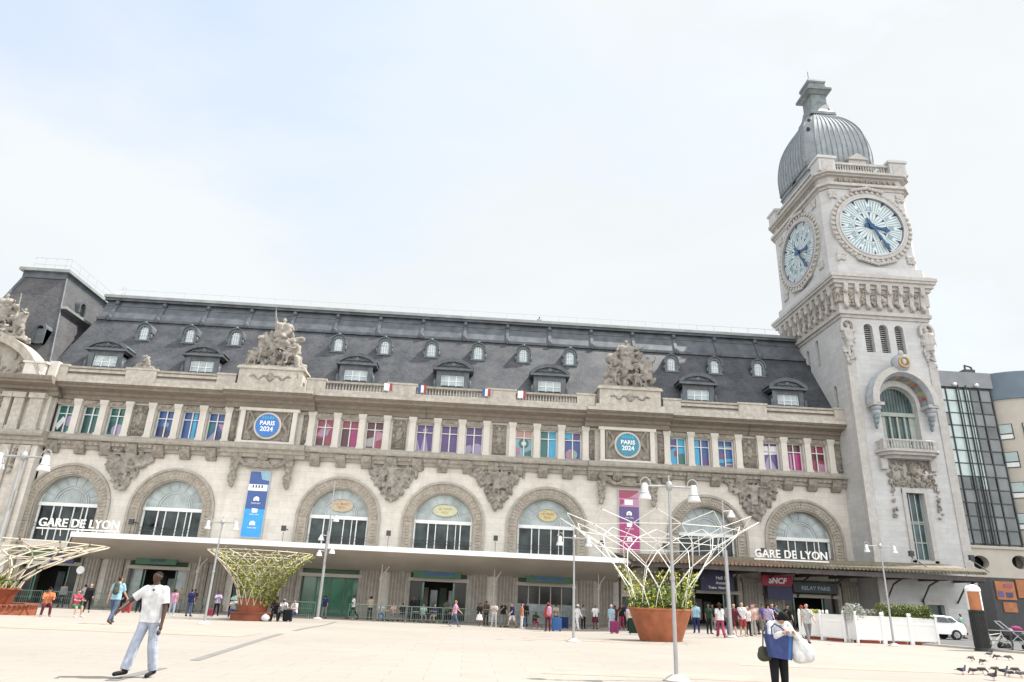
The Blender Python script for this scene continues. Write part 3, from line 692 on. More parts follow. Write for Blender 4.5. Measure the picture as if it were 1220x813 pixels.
def film_window(cx, cz, w, h, bg, shapes):
    fr = MB('window_white'); x0, x1, z0, z1 = cx-w/2, cx+w/2, cz-h/2, cz+h/2; y = YW+0.42
    fr.box(x0, x0+0.07, y, y+0.1, z0, z1); fr.box(x1-0.07, x1, y, y+0.1, z0, z1); fr.box(x0, x1, y, y+0.1, z1-0.07, z1); fr.box(x0, x1, y, y+0.1, z0, z0+0.07)
    fr.box(cx-0.045, cx+0.045, y-0.02, y+0.08, z0, z1); fr.box(x0, x1, y-0.022, y+0.078, z0+h*0.68, z0+h*0.68+0.075)
    f = fr.build('window', ST)
    p = MB('film_'+bg); yy = y+0.13; p.box(x0, x1, yy, yy+0.03, z0, z1)
    k = 1
    for kind, col, *a in shapes:
        yk = yy-0.004*k; k += 1
        if kind == 'c':
            px, pz, r = a; pts = [(x0+w*px+w*r*math.cos(2*PI*i/20), z0+h*pz+w*r*math.sin(2*PI*i/20)) for i in range(20)]
        elif kind == 'p': pts = [(x0+w*u, z0+h*v) for u, v in zip(a[0][::2], a[0][1::2])]
        pts = [(min(max(u, x0+0.01), x1-0.01), min(max(v, z0+0.01), z1-0.01)) for u, v in pts]
        p.add([(u, yk, v) for u, v in pts], [tuple(range(len(pts)))], 'film_'+col)
    p.build('coloured_film', f)
tri = lambda *a: tuple(a)
FILMS = [
 [('teal', [('p', 'darkteal', (0, .3, .5, .6, .5, 0, 0, 0)), ('c', 'lilac', .72, .45, .3), ('p', 'white', (.15, .1, .5, .5, .3, .6, 0, .3)), ('p', 'darkteal', (.6, 0, 1, 0, 1, .4))]), ('teal', [('p', 'darkteal', (0, 0, .35, 0, .35, 1, 0, 1)), ('p', 'darkteal', (.62, 0, .8, 0, .8, .7, .62, .7))]), ('teal', [('c', 'darkteal', .3, .3, .34), ('c', 'lilac', .6, .2, .36), ('p', 'darkteal', (0, .65, 1, .75, 1, .85, 0, .8))])],
 [('blue', [('c', 'navy', .3, .25, .3), ('c', 'sky', .5, .5, .16), ('p', 'navy', (.6, 0, 1, 0, 1, .3, .6, .3))]), ('blue', [('p', 'cyan', (.55, 0, .75, 0, .75, 1, .55, 1))]), ('blue', [('p', 'teal', (0, .1, .5, .6, 0, .62)), ('p', 'lilac', (0, 0, .5, 0, .5, .4)), ('p', 'pink', (1, .2, .55, .62, 1, .6)), ('p', 'navy', (.5, 0, 1, 0, 1, .2, .5, .4))])],
 [('crimson', [('p', 'pink', (0, .4, .5, .9, .9, .7, .4, .35)), ('c', 'lilac', .5, .5, .2), ('p', 'maroon', (0, 0, .5, 0, .5, .3, 0, .3))]), ('crimson', [('p', 'maroon', (0, 0, .45, 0, .45, .66, 0, .66)), ('p', 'magenta', (.55, 0, 1, 0, 1, .66, .55, .66))]), ('maroon', [('p', 'pink', (.5, 0, 1, 0, 1, .6, .5, .75)), ('p', 'lightgrey', (0, .1, .45, .1, .45, .45, 0, .35)), ('p', 'crimson', (.6, 0, 1, 0, 1, .4, .6, .3))])],
 [('purple', [('p', 'lilac', (.3, 0, .5, .8, .75, 0)), ('p', 'lilac', (0, 0, .3, 0, .1, .4, 0, .5)), ('c', 'lilac', .5, .8, .14)]), ('purple', [('p', 'lilac', (.46, 0, .54, 0, .54, 1, .46, 1))]), ('purple', [('c', 'lilac', .7, .2, .34), ('p', 'lilac', (0, 0, .35, 0, .35, .35, 0, .3))])],
 [('sky', [('p', 'peach', (0, .65, 1, .65, 1, 1, 0, 1)), ('c', 'teal', .5, .5, .3), ('c', 'white', .5, .5, .14), ('p', 'teal', (.5, 0, 1, 0, 1, .3, .5, .15)), ('p', 'pink', (0, .1, .3, .1, .3, .35, 0, .35))]), ('teal', [('p', 'cyan', (.55, 0, 1, 0, 1, 1, .55, 1))]), ('blue', [('c', 'pink', .45, .18, .34), ('c', 'mint', .6, .2, .2), ('p', 'purple', (0, .66, 1, .66, 1, 1, 0, 1)), ('p', 'cyan', (0, .8, .5, .7, .5, 1, 0, 1))])],
 [('cyan', [('p', 'purple', (0, .5, .5, .7, .5, .95, 0, .9)), ('p', 'crimson', (.3, .3, .6, .35, .6, .6, .3, .5)), ('p', 'teal', (.5, 0, 1, 0, 1, .45, .5, .4))]), ('blue', [('p', 'cyan', (.1, 0, .4, 0, .4, 1, .1, 1)), ('p', 'purple', (.55, 0, 1, 0, 1, .4, .55, .3))]), ('blue', [('p', 'cyan', (0, .15, 1, .25, 1, .35, 0, .3)), ('p', 'crimson', (.3, .3, .55, .3, .55, .5, .3, .5)), ('p', 'sky', (0, .66, 1, .7, 1, .8, 0, .78)), ('p', 'peach', (.5, .1, 1, .1, 1, .16, .5, .16))])],
 [('purple', [('p', 'white', (0, .55, 1, .6, 1, .9, 0, .88)), ('p', 'lilac', (0, 0, .45, .55, .9, 0))]), ('magenta', [('p', 'lilac', (.3, 0, .4, 0, .4, .65, .3, .65)), ('p', 'maroon', (0, .66, 1, .66, 1, 1, 0, 1))]), ('crimson', [('p', 'maroon', (0, .45, 1, .45, 1, .68, 0, .68)), ('p', 'pink', (.5, 0, 1, 0, 1, .3, .5, .35))])],
]
for bi, b in enumerate(BAYS):
    for q, (bg, shp) in zip((-2.2, 0, 2.2), FILMS[bi]): film_window(b+q, 14.38, 1.52, 2.47, bg, shp)
    # moulded architraves above the openings
    for q in (-2.2, 0, 2.2):
        mb = MB('trim_stone'); mb.box(b+q-0.9, b+q+0.9, YW-0.12, YW+0.1, 15.66, 15.86); mb.box(b+q-0.45, b+q+0.45, YW-0.17, YW-0.1, 15.7, 16.0, 'carved_stone'); mb.build('window_surround', ST); MB('trim_stone').box(b+q-0.84, b+q+0.84, YW-0.1, YW+0.3, 13.02, 13.14).build('window_sill', ST)
    for q in (-3.3, -1.1, 1.1, 3.3):
        mb = MB('clean_trim'); x = b+q
        mb.box(x-0.27, x+0.27, YW-0.24, YW+0.01, 13.2, 15.7); mb.box(x-0.33, x+0.33, YW-0.3, YW+0.012, 12.95, 13.2); mb.box(x-0.3, x+0.3, YW-0.27, YW+0.011, 15.6, 15.68); mb.box(x-0.36, x+0.36, YW-0.33, YW+0.013, 15.85, 16.08); mb.box(x-0.32, x+0.32, YW-0.29, YW+0.012, 15.7, 15.85)
        mb.build('pilaster', ST)

def relief_panel(cx, cz, w, h, y, n, seed, size=0.14, name='relief_panel', mat='carved_stone', oval=False):
    mb = MB(mat); mb.box(cx-w/2, cx+w/2, y-0.04, y+0.06, cz-h/2, cz+h/2)
    def fn(rs):
        u = rs.uniform(-1, 1)*w*0.47; v = rs.uniform(-1, 1)*h*0.47
        return (cx+u, y-0.05, cz+v)
    rs = random.Random(seed)
    for _ in range(n//2):     # symmetric scrolls
        u = rs.uniform(0.05, 1)*w*0.45; v = rs.uniform(-1, 1)*h*0.46; s_ = size*rs.uniform(0.5, 1.1); a = rs.uniform(0, PI)
        for sgn in (-1, 1):
            rot = Euler((0, a*sgn, 0)).to_matrix(); mb.ell((cx+u*sgn, y-0.06, cz+v), (s_*1.5, s_*0.7, s_*0.55), rot)
    if oval: mb.ell((cx, y-0.08, cz+0.05), (w*0.24, 0.13, h*0.24)); mb.ell((cx, y-0.1, cz+h*0.36), (w*0.16, 0.12, h*0.1))
    mb.build(name, ST, True)
for i, x in enumerate((-29.28, -6.72, 2.15, 24.9)): relief_panel(x, 14.5, 1.25, 2.7, YW-0.04, 46, 10+i, oval=True)
for i, x in enumerate((-21.3, -14.85, 10.35, 16.85, 33.1)): relief_panel(x, 14.45, 0.75, 2.7, YW-0.05, 30, 40+i, 0.11)

# string course under the small windows, dentils and blocks
def run(name, prof, mat, x0, x1): return MB(mat).prism(prof, x0, x1, None, 'yz').build(name, ST)
def breaks(): return [(m-3.55, m+3.55) for m in MEDS]
strp = [(60.0, 11.75), (59.78, 11.78), (59.72, 12.05), (59.55, 12.1), (59.5, 12.35), (59.18, 12.45), (59.12, 12.62), (59.12, 12.74), (59.4, 12.94), (60.0, 12.96)]
mb = MB('trim_stone').prism(strp, XL, XR, None, 'yz')
for i in range(157):
    x = XL+0.3+i*0.45; mb.box(x-0.11, x+0.11, 59.45, 59.75, 12.08, 12.32)
mb.build('string_course', ST)
for a, b in breaks(): run('string_course', [(y-0.28 if y < 60 else 59.99, z+0.003) for y, z in strp], 'trim_stone', a, b)
for i in range(32):
    x = XL+1.2+i*2.2
    MB('carved_stone').prism([(59.98, 11.3), (59.75, 11.35), (59.42, 11.8), (59.3, 12.33), (59.98, 12.33)], x-0.42, x+0.42, None, 'yz').build('console', ST)
# great cornice, frieze and parapet
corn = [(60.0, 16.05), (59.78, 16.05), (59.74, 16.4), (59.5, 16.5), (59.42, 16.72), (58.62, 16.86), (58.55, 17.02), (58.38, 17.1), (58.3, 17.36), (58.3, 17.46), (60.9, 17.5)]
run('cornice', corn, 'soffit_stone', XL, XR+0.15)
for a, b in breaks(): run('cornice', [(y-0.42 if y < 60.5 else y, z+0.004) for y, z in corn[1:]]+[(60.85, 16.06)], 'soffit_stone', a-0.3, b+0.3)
mb = MB('weathered_trim'); mb.box(XL, XR+0.2, 58.22, 58.299, 17.2, 17.47)
for a, b in breaks(): mb.box(a-0.32, b+0.32, 57.8, 57.879, 17.2, 17.48)
mb.build('cornice_edge', ST)
def dies():
    L = [(-29.28, 1.3), (-6.72, 1.25), (2.15, 1.25), (24.9, 1.3), (-36.0, 0.5), (33.4, 0.9)]
    for m in MEDS: L += [(m-3.9, 0.8), (m+3.9, 0.8)]
    return L
for cx, hw in dies():
    mb = MB('weathered_trim'); mb.box(cx-hw, cx+hw, 58.42, 59.0, 17.47, 18.62); mb.box(cx-hw-0.07, cx+hw+0.07, 58.35, 59.07, 18.62, 18.78); mb.build('parapet_pier', ST)
spans = [(-35.5, -30.58, 's'), (-27.98, -22.8, 's'), (-13.4, -7.97, 'b'), (-5.47, 0.9, 'b'), (3.4, 8.9, 'b'), (18.3, 23.6, 's'), (26.2, 32.5, 's')]
for a, b, kd in spans:
    mb = MB('weathered_trim'); mb.box(a, b, 58.46, 58.96, 17.471, 17.86)
    if kd == 's':
        mb.box(a, b, 58.55, 58.85, 18.2, 18.45); mb.box(a, b, 58.5, 58.9, 17.861, 17.98, 'trim_stone'); mb.box(a, b, 58.7, 58.85, 17.98, 18.2, 'soffit_stone'); mb.box(a, b, 58.44, 58.98, 18.5, 18.68, 'trim_stone'); mb.box(a, b, 58.66, 58.9, 18.44, 18.51)
    else:
        mb.box(a, b, 58.44, 58.98, 18.44, 18.62, 'trim_stone')
        n = int((b-a)/0.26)
        for i in range(n):
            x = a+(i+0.5)*(b-a)/n; mb.lathe((x, 58.7, 17.861), [(0.06, 0), (0.085, 0.1), (0.095, 0.2), (0.05, 0.38), (0.045, 0.48), (0.075, 0.579)], 6)
    mb.build('balustrade' if kd == 'b' else 'parapet_rail', ST)

# arched windows
for bi, b in enumerate(BAYS):
    mb = MB('arch_stone'); mb.arch(b, 7.0, 2.62, 3.35, YW-0.1, YW+0.3, 3.8, 40)
    mb.arch(b, 7.0, 3.352, 3.55, YW-0.2, YW+0.01, 3.8, 40, 'trim_stone')
    mb.arch(b, 7.0, 2.5, 2.66, YW+0.04, YW+0.75, 3.8, 40, 'trim_stone')
    rs = random.Random(bi)
    for k in range(33):     # carved leaf blocks in the band
        a = PI*(k+0.5)/33
        for rr in (2.83, 3.12):
            c = (b+rr*math.cos(a), YW-0.12, 7+rr*math.sin(a)); mb.ell(c, (0.13, 0.05, 0.085), Euler((0, -a+rs.uniform(-0.5, 0.5), 0)).to_matrix(), 'arch_stone')
    for k in range(12):
        for s_ in (-1, 1): mb.ell((b+s_*2.98, YW-0.12, 4.0+k*0.25), (0.2, 0.05, 0.08), None, 'arch_stone')
    mb.build('archivolt', ST, 'auto')
    yg = YW+0.62
    fr = MB('window_white'); r = 2.5
    fr.arch(b, 7.25, r-0.09, r+0.01, yg-0.08, yg+0.02, 7.25, 30); fr.box(b-r, b+r, yg-0.16, yg+0.04, 7.02, 7.3)
    fr.arch(b, 7.3, 1.22, 1.29, yg-0.05, yg+0.02, None, 24, 'rail_grey'); fr.arch(b, 7.3, 1.42, 1.47, yg-0.05, yg+0.02, None, 24, 'rail_grey')
    for a in (22, 45, 68, 90, 112, 135, 158):
        ca, sa = math.cos(R(a)), math.sin(R(a)); fr.bar((b+1.47*ca, yg-0.02, 7.3+1.47*sa), (b+2.42*ca, yg-0.02, 7.3+2.2*sa), 0.025, 4, mat='rail_grey')
    for q in range(-5, 6):
        x = q*0.21; fr.bar((b+x, yg-0.01, 7.3), (b+x, yg-0.01, 7.3+math.sqrt(max(0, 1.22**2-x*x))), 0.012, 4, mat='rail_grey')
    for q in range(-17, 18):
        x = b+q*0.14
        if abs(q) > 8: fr.bar((x, yg-0.01, 7.3), (x, yg-0.01, 7.3+0.35), 0.012, 4, mat='rail_grey')
    for q, wd in ((-2.42, 0.07), (-1.25, 0.045), (-0.62, 0.035), (0.42, 0.035), (1.1, 0.03), (1.5, 0.045), (2.42, 0.07)): fr.box(b+q-wd, b+q+wd, yg-0.08, yg+0.02, 4.25, 7.02)
    for z in (5.35, 5.6): fr.box(b-r, b+r, yg-0.2, yg-0.16, z, z+0.03, 'steel_dark')
    f = fr.build('arch_window', ST)
    g1 = MB('arch_glass_light'); pts = [(b+2.5*math.cos(PI*k/30), 7.25+2.35*math.sin(PI*k/30)) for k in range(31)]; g1.prism(pts, yg+0.03, yg+0.06); g1.build('fanlight_glass', f)
    g2 = MB('arch_glass_dark'); g2.box(b-2.5, b+2.5, yg+0.03, yg+0.06, 4.25, 7.25); g2.build('lower_glass', f)
    rr = random.Random(90+bi)   # blinds behind some of the lower panes
    if bi in (2, 3, 4):
        e = MB(['', '', 'orange_enamel', 'pale_enamel', 'gold_enamel'][bi]); ew = (0.98, 1.05, 0.8)[bi-2]
        pts = [(b+0.1+ew*math.cos(2*PI*k/24), 8.15+0.5*math.sin(2*PI*k/24)) for k in range(24)]; e.prism(pts, yg-0.14, yg-0.08)
        e.arch(b+0.1, 8.15, 0.48, 0.5, yg-0.16, yg-0.09, None, 12, 'gold_enamel')
        text_into(e, 'LE TRAIN', 0.26, 'ceramic_red' if bi != 3 else 'ceramic_gold', (b+0.1, yg-0.15, 8.2), ext=0.005)
        text_into(e, 'BLEU', 0.26, 'ceramic_red' if bi != 3 else 'ceramic_gold', (b+0.1, yg-0.15, 7.92), ext=0.005)
        e.build('oval_emblem', f)
# ground floor: doorways
def doorway(bi, b):
    y = YW+0.4; z0 = gz(b, 60)-0.02
    fr = MB('trim_stone'); fr.box(b-2.55, b+2.55, YW-0.12, YW+0.4, 2.35, 2.62, 'cream_render'); fr.box(b-2.55, b-2.32, YW-0.1, YW+0.35, z0, 3.8); fr.box(b+2.32, b+2.55, YW-0.1, YW+0.35, z0, 3.8)
    f = fr.build('door_surround', ST)
    g1 = MB('green_panel'); g1.box(b-2.34, b+2.34, y, y+0.06, 2.62, 3.75)
    for q in (-1.1, 1.1): g1.box(b+q-0.04, b+q+0.04, y-0.03, y+0.02, 2.62, 3.75, 'green_frame')
    g1.build('transom_panel', f)
    if bi == 2:
        d = MB('door_glass_green')
        for k in range(4):
            x0 = b-2.32+k*1.16; d.box(x0+0.05, x0+1.11, y+0.02, y+0.06, z0, 2.35)
        for k in range(5):
            x0 = b-2.32+k*1.16; d.box(x0-0.05, x0+0.05, y-0.02, y+0.1, z0, 2.35, 'green_frame')
        d.build('glass_door', f)
    elif bi == 4:
        d = MB('door_glass_dark')
        for k in range(5):
            x0 = b-2.32+k*0.93; d.box(x0+0.04, x0+0.89, y+0.02, y+0.06, 0.95, 2.35); d.box(x0+0.04, x0+0.89, y+0.02, y+0.06, z0, 0.95, 'pane_glass')
        for k in range(6):
            x0 = b-2.32+k*0.93; d.box(x0-0.04, x0+0.04, y-0.02, y+0.1, z0, 2.35, 'cream_render')
        d.build('glass_door', f)
    else:
        
        for sg in (-1, 1): MB('door_glass_green').box(min(b+sg*1.2, b+sg*2.32), max(b+sg*1.2, b+sg*2.32), y+0.15, y+0.18, z0+0.3, 2.3).build('side_glazing', f)
        for q in (-2.32, 1.35):
            d = MB('door_glass_dark' if bi != 1 else 'pane_glass'); d.box(b+q, b+q+0.97, y+0.05, y+0.09, z0, 2.35); d.box(b+q, b+q+0.05, y, y+0.12, z0, 2.35, 'green_frame'); d.box(b+q+0.92, b+q+0.97, y, y+0.12, z0, 2.35, 'green_frame'); d.build('glass_door', f)
for bi, b in enumerate(BAYS): doorway(bi, b)
for m_ in (-18.25, 13.65):
    mb = MB('clean_trim'); mb.arch(m_, 1.8, 0.65, 0.85, YW-0.12, YW+0.3, -0.6, 2, a0=0, a1=180); mb.box(m_-0.9, m_+0.9, YW-0.14, YW+0.2, 1.85, 2.1); mb.build('side_door_surround', ST)
    mb = MB('green_frame'); mb.box(m_-0.65, m_+0.65, YW+0.4, YW+0.46, -0.7, 1.8); mb.build('side_door', ST)
# piers between the doorways, with flutes
for b in BAYS+MEDS:
    for q in (-3.35, 3.35):
        if b in MEDS: q *= 0.6
        x = b+q
        if x > 33.6 or x < -37: continue
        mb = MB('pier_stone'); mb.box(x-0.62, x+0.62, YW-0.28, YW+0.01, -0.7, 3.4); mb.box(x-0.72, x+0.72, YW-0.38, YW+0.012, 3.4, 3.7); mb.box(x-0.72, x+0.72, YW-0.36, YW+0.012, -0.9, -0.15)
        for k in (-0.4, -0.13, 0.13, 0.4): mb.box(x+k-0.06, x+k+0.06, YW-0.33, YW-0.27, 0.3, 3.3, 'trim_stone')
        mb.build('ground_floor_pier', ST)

# spandrel sculptures: inverted triangles with a winged figure
def spandrel(cx, seed):
    mb = MB('statue_stone'); rs = random.Random(seed)
    def fn(r_):
        v = r_.random()**0.8; half = 2.55*(v**0.9)+0.12; u = r_.uniform(-1, 1)*half
        return (cx+u+(0.05*rs.uniform(-1, 1)), YW-0.12-0.22*r_.random()*(1-abs(u)/2.6), 8.6+v*3.3)
    lumps(mb, 135, fn, 0.28, seed, 2.2)
    P = dict(lean=8, legs=[(25, 10, 50), (5, 2, 8)], arms=[(20, 95, 25, 0), (30, 80, 40, 0)], nod=10)
    figure_stone(mb, 2.9, P, (cx-0.1, YW-0.28, 9.1), 0.15*(-1)**seed)
    for s_ in (-1, 1):
        for k in range(6): mb.cap((cx+s_*0.5, YW-0.2, 11.0+k*0.06), (cx+s_*(2.35-k*0.25), YW-0.18, 11.95-k*0.38), 0.16, 0.08)
    mb.box(cx-1.0, cx+1.0, YW-0.06, YW+0.03, 10.3, 12)
    mb.remesh('spandrel_sculpture', ST, 0.055, 0)
for i, x in enumerate((-29.4, -6.9, 2.2, 25.0)): spandrel(x, 20+i)

# medallion bays: framed carved panel, swag and drops
for i, m_ in enumerate(MEDS):
    mb = MB('medallion_stone'); mb.box(m_-2.3, m_+2.3, YW-0.42, YW+0.01, 12.97, 16.04)
    for (a, b_, c, d) in ((-2.45, -2.05, 12.97, 16.05), (2.05, 2.45, 12.97, 16.05)): mb.box(m_+a, m_+b_, YW-0.66, YW-0.3, c, d, 'clean_trim')
    mb.box(m_-2.6, m_+2.6, YW-0.72, YW-0.3, 15.8, 16.06, 'clean_trim'); mb.box(m_-2.5, m_+2.5, YW-0.7, YW-0.3, 12.95, 13.15, 'clean_trim')
    mb.build('medallion_panel', ST)
    for s_ in (-1, 1):
        mb = MB('carved_stone')
        for k in range(26):
            a = k/25; x = m_+s_*(1.35+0.5*math.sin(a*7)*0.5+0.15); z = 13.3+a*2.4
            mb.ell((x, YW-0.5, z), (0.3, 0.14, 0.11), Euler((0, s_*(0.5+a*2), 0)).to_matrix()); mb.ell((m_+s_*1.85, YW-0.48, z), (0.13, 0.1, 0.1))
        mb.build('scrollwork', ST, True)
    MB('clean_trim').prism([(m_+1.18*math.cos(2*PI*k/36), 14.52+1.18*math.sin(2*PI*k/36)) for k in range(36)], YW-0.62, YW-0.4).build('medallion_ring', ST)
    mb = MB('carved_stone')
    for s_ in (-1, 1):
        rs = random.Random(5+i)
        for k in range(46):
            v = rs.random(); mb.ell((m_+s_*2.3+rs.uniform(-0.28, 0.28)*(1-v*0.5), YW-0.35-rs.random()*0.15, 11.9-v*2.6), (0.22, 0.16, 0.14), Euler((0, rs.uniform(0, 3), 0)).to_matrix())
        mb.ell((m_+s_*2.3, YW-0.5, 11.75), (0.34, 0.3, 0.42))
        for k in range(12):
            a = k/11; mb.ell((m_+s_*(2.0-a*1.9), YW-0.35, 11.6-0.55*math.sin(a*PI*0.9)), (0.27, 0.2, 0.2))
    mb.box(m_-0.6, m_+0.6, YW-0.5, YW, 10.9, 11.5, 'trim_stone')
    mb.remesh('festoon', ST, 0.06, 0)
    # pedestal above the cornice
    mb = MB('weathered_trim'); mb.box(m_-2.75, m_+2.75, 57.95, 59.7, 17.48, 19.2); mb.box(m_-2.95, m_+2.95, 57.8, 59.85, 19.2, 19.36); mb.box(m_-2.85, m_+2.85, 57.87, 59.8, 19.36, 19.48); mb.box(m_-3.1, m_+3.1, 57.85, 59.8, 17.482, 17.8); mb.build('statue_pedestal', ST)
    mb = MB('carved_stone')
    for s_ in (-1, 1):
        for k in range(9): mb.ell((m_+s_*(0.3+k*0.17), 57.93, 18.45+0.16*math.sin(k*1.1)), (0.15, 0.06, 0.08))
    mb.ell((m_, 57.9, 18.5), (0.32, 0.12, 0.42)); mb.build('cartouche', ST, True)

def statue_group(cx, mirror, name='sculpture_group', zb=19.45, y=58.8, sc=1.1, label=None):
    mb = MB('statue_stone'); s = mirror
    st = dict(lean=-4, legs=[(12, 6, 10), (-6, 6, 4)], arms=[(150, 12, 20, 0), (35, 30, 45, 0)], nod=0)
    st2 = dict(lean=4, legs=[(25, 8, 35), (-8, 6, 12)], arms=[(30, 30, 50, 0), (60, 35, 30, 0)], nod=8)
    if mirror > 0:
        figure_stone(mb, 3.7*sc, st, (cx+0.15*s, y, zb+0.9*sc), 0.2, 1.6)
        figure_stone(mb, 2.9*sc, st2, (cx-1.2*sc, y-0.1, zb+0.3), 0.7, 1.55); figure_stone(mb, 3.0*sc, 'sit', (cx+1.35*sc, y-0.1, zb+0.3), -0.8, 1.6)
        figure_stone(mb, 2.4*sc, 'sitlow', (cx-2.0*sc, y-0.1, zb), 0.5, 1.3)
        mb.cap((cx+0.7, y+0.2, zb+2.6), (cx+1.9, y+0.2, zb+3.0), 0.4*sc, 0.3*sc); mb.cap((cx+1.9, y-0.5, zb+1.0), (cx+2.35, y-0.75, zb-0.9), 0.28, 0.14)
    else:
        figure_stone(mb, 3.6*sc, st2, (cx-0.15, y, zb+0.75*sc), 0.1, 1.65); figure_stone(mb, 2.9*sc, dict(st, arms=[(20, 20, 40, 0), (70, 20, 50, 0)]), (cx+1.7*sc, y-0.15, zb+0.2), -0.3, 1.3)
        figure_stone(mb, 2.7*sc, 'sit', (cx-1.5*sc, y-0.1, zb+0.3), 0.8, 1.3); figure_stone(mb, 2.2*sc, 'sitlow', (cx+0.7*sc, y-0.35, zb), 0, 1.3)
        mb.cap((cx-1.5, y+0.1, zb+2.9), (cx-0.8, y+0.1, zb+2.3), 0.5*sc, 0.35*sc)
        mb.bar((cx+1.25, y-0.2, zb+1), (cx+1.0, y-0.2, zb+4.4), 0.07, 6)
    def fn(r_):
        v = r_.random()**1.6; half = (2.4-1.5*v)*sc; return (cx+r_.uniform(-1, 1)*half, y+r_.uniform(-0.35, 0.5), zb+0.1+v*3.3*sc)
    lumps(mb, 110, fn, 0.42*sc, 3+int(mirror*2), 1.9)
    mb.box(cx-2.45*sc, cx+2.45*sc, y-0.7, y+0.8, zb-0.02, zb+0.22)
    o = mb.remesh(name, ST, 0.06, 0)
    if label: o['label'] = label
statue_group(MEDS[0], 1, label='group of draped stone figures, the middle one raising an arm')
statue_group(MEDS[1], -1, label='group of stone figures around a standing figure with a staff')
# small carved trophies on parapet piers
for x, col in ((-29.28, 'statue_stone'),):
    mb = MB('statue_stone'); lumps(mb, 26, lambda r_: (x+r_.uniform(-1, 1)*0.9*(1-(v := r_.random())), 58.7, 18.85+v*1.1), 0.24, 9); mb.box(x-0.9, x+0.9, 58.5, 58.9, 18.75, 18.95); mb.remesh('trophy', ST, 0.05, 0)

# ------------------------------------------------------------------ main roof
ry = lambda z: 59.7+(z-18.2)*0.667
SL0, SL1 = 18.2, 25.4
lx = lambda z: -38.2+(z-18.2)*0.07 if z < 25.5 else -37.7+(z-25.5)*0.0
rx = lambda z: 35.2-(z-18.2)*0.24
def slope(z0, z1, y0, y1, mat):
    a = (lx(z0), y0, z0); b = (rx(z0), y0, z0); c = (rx(z1), y1, z1); d = (lx(z1), y1, z1)
    return MB(mat).add([a, b, c, d, (c[0], 84, z1), (b[0], 90, z0), (a[0], 90, z0), (d[0], 84, z1)], [(0, 1, 2, 3), (1, 5, 4, 2), (3, 7, 6, 0), (5, 6, 7, 4)])
slope(SL0, SL1, ry(SL0), ry(SL1), 'slate').build('slate_slope', ST)
yb0 = ry(SL1)-0.12
mb = slope(SL1+0.003, 28.0, yb0, 65.7, 'roof_lead'); mb.box(lx(26)-0.05, rx(SL1)+0.1, yb0-0.12, yb0+0.2, SL1-0.14, SL1+0.12)
mb.box(lx(26), rx(27)+0.1, 65.2, 65.6, 27.1, 27.18)
mb.build('lead_band', ST)
mb = MB('ridge_zinc'); mb.box(lx(28)-0.35, rx(28)+0.35, 65.1, 84, 28.0, 28.3); mb.box(lx(28)-0.25, rx(28)+0.25, 65.25, 83.9, 27.75, 28.001, 'roof_lead'); mb.build('ridge_cornice', ST)
for i in range(17):
    x = -36.6+i*4.33+ (0.3 if i else 0)
    if x > 32.5: break
    mb = MB('roof_lead'); mb.add([(x-0.16, yb0-0.15, SL1), (x+0.16, yb0-0.15, SL1), (x+0.16, 65.5, 27.8), (x-0.16, 65.5, 27.8), (x-0.16, yb0+0.3, SL1), (x+0.16, yb0+0.3, SL1), (x+0.16, 65.9, 27.8), (x-0.16, 65.9, 27.8)], [(0, 1, 2, 3), (0, 3, 7, 4), (1, 5, 6, 2), (3, 2, 6, 7)])
    mb.ell((x, yb0-0.12, SL1+0.1), (0.28, 0.15, 0.35)); mb.ell((x, 65.25, 27.4), (0.24, 0.3, 0.3)); mb.build('roof_bracket', ST)
# safety rail on the roof
mb = MB('rail_grey')
for i in range(38):
    x = -36.5+i*1.86; mb.bar((x, 66.6, 28.3), (x, 66.6, 29.5), 0.022, 4)
for z in (28.9, 29.5): mb.bar((-37.5, 66.6, z), (32.6, 66.6, z), 0.018, 4)
mb.build('roof_railing', ST)

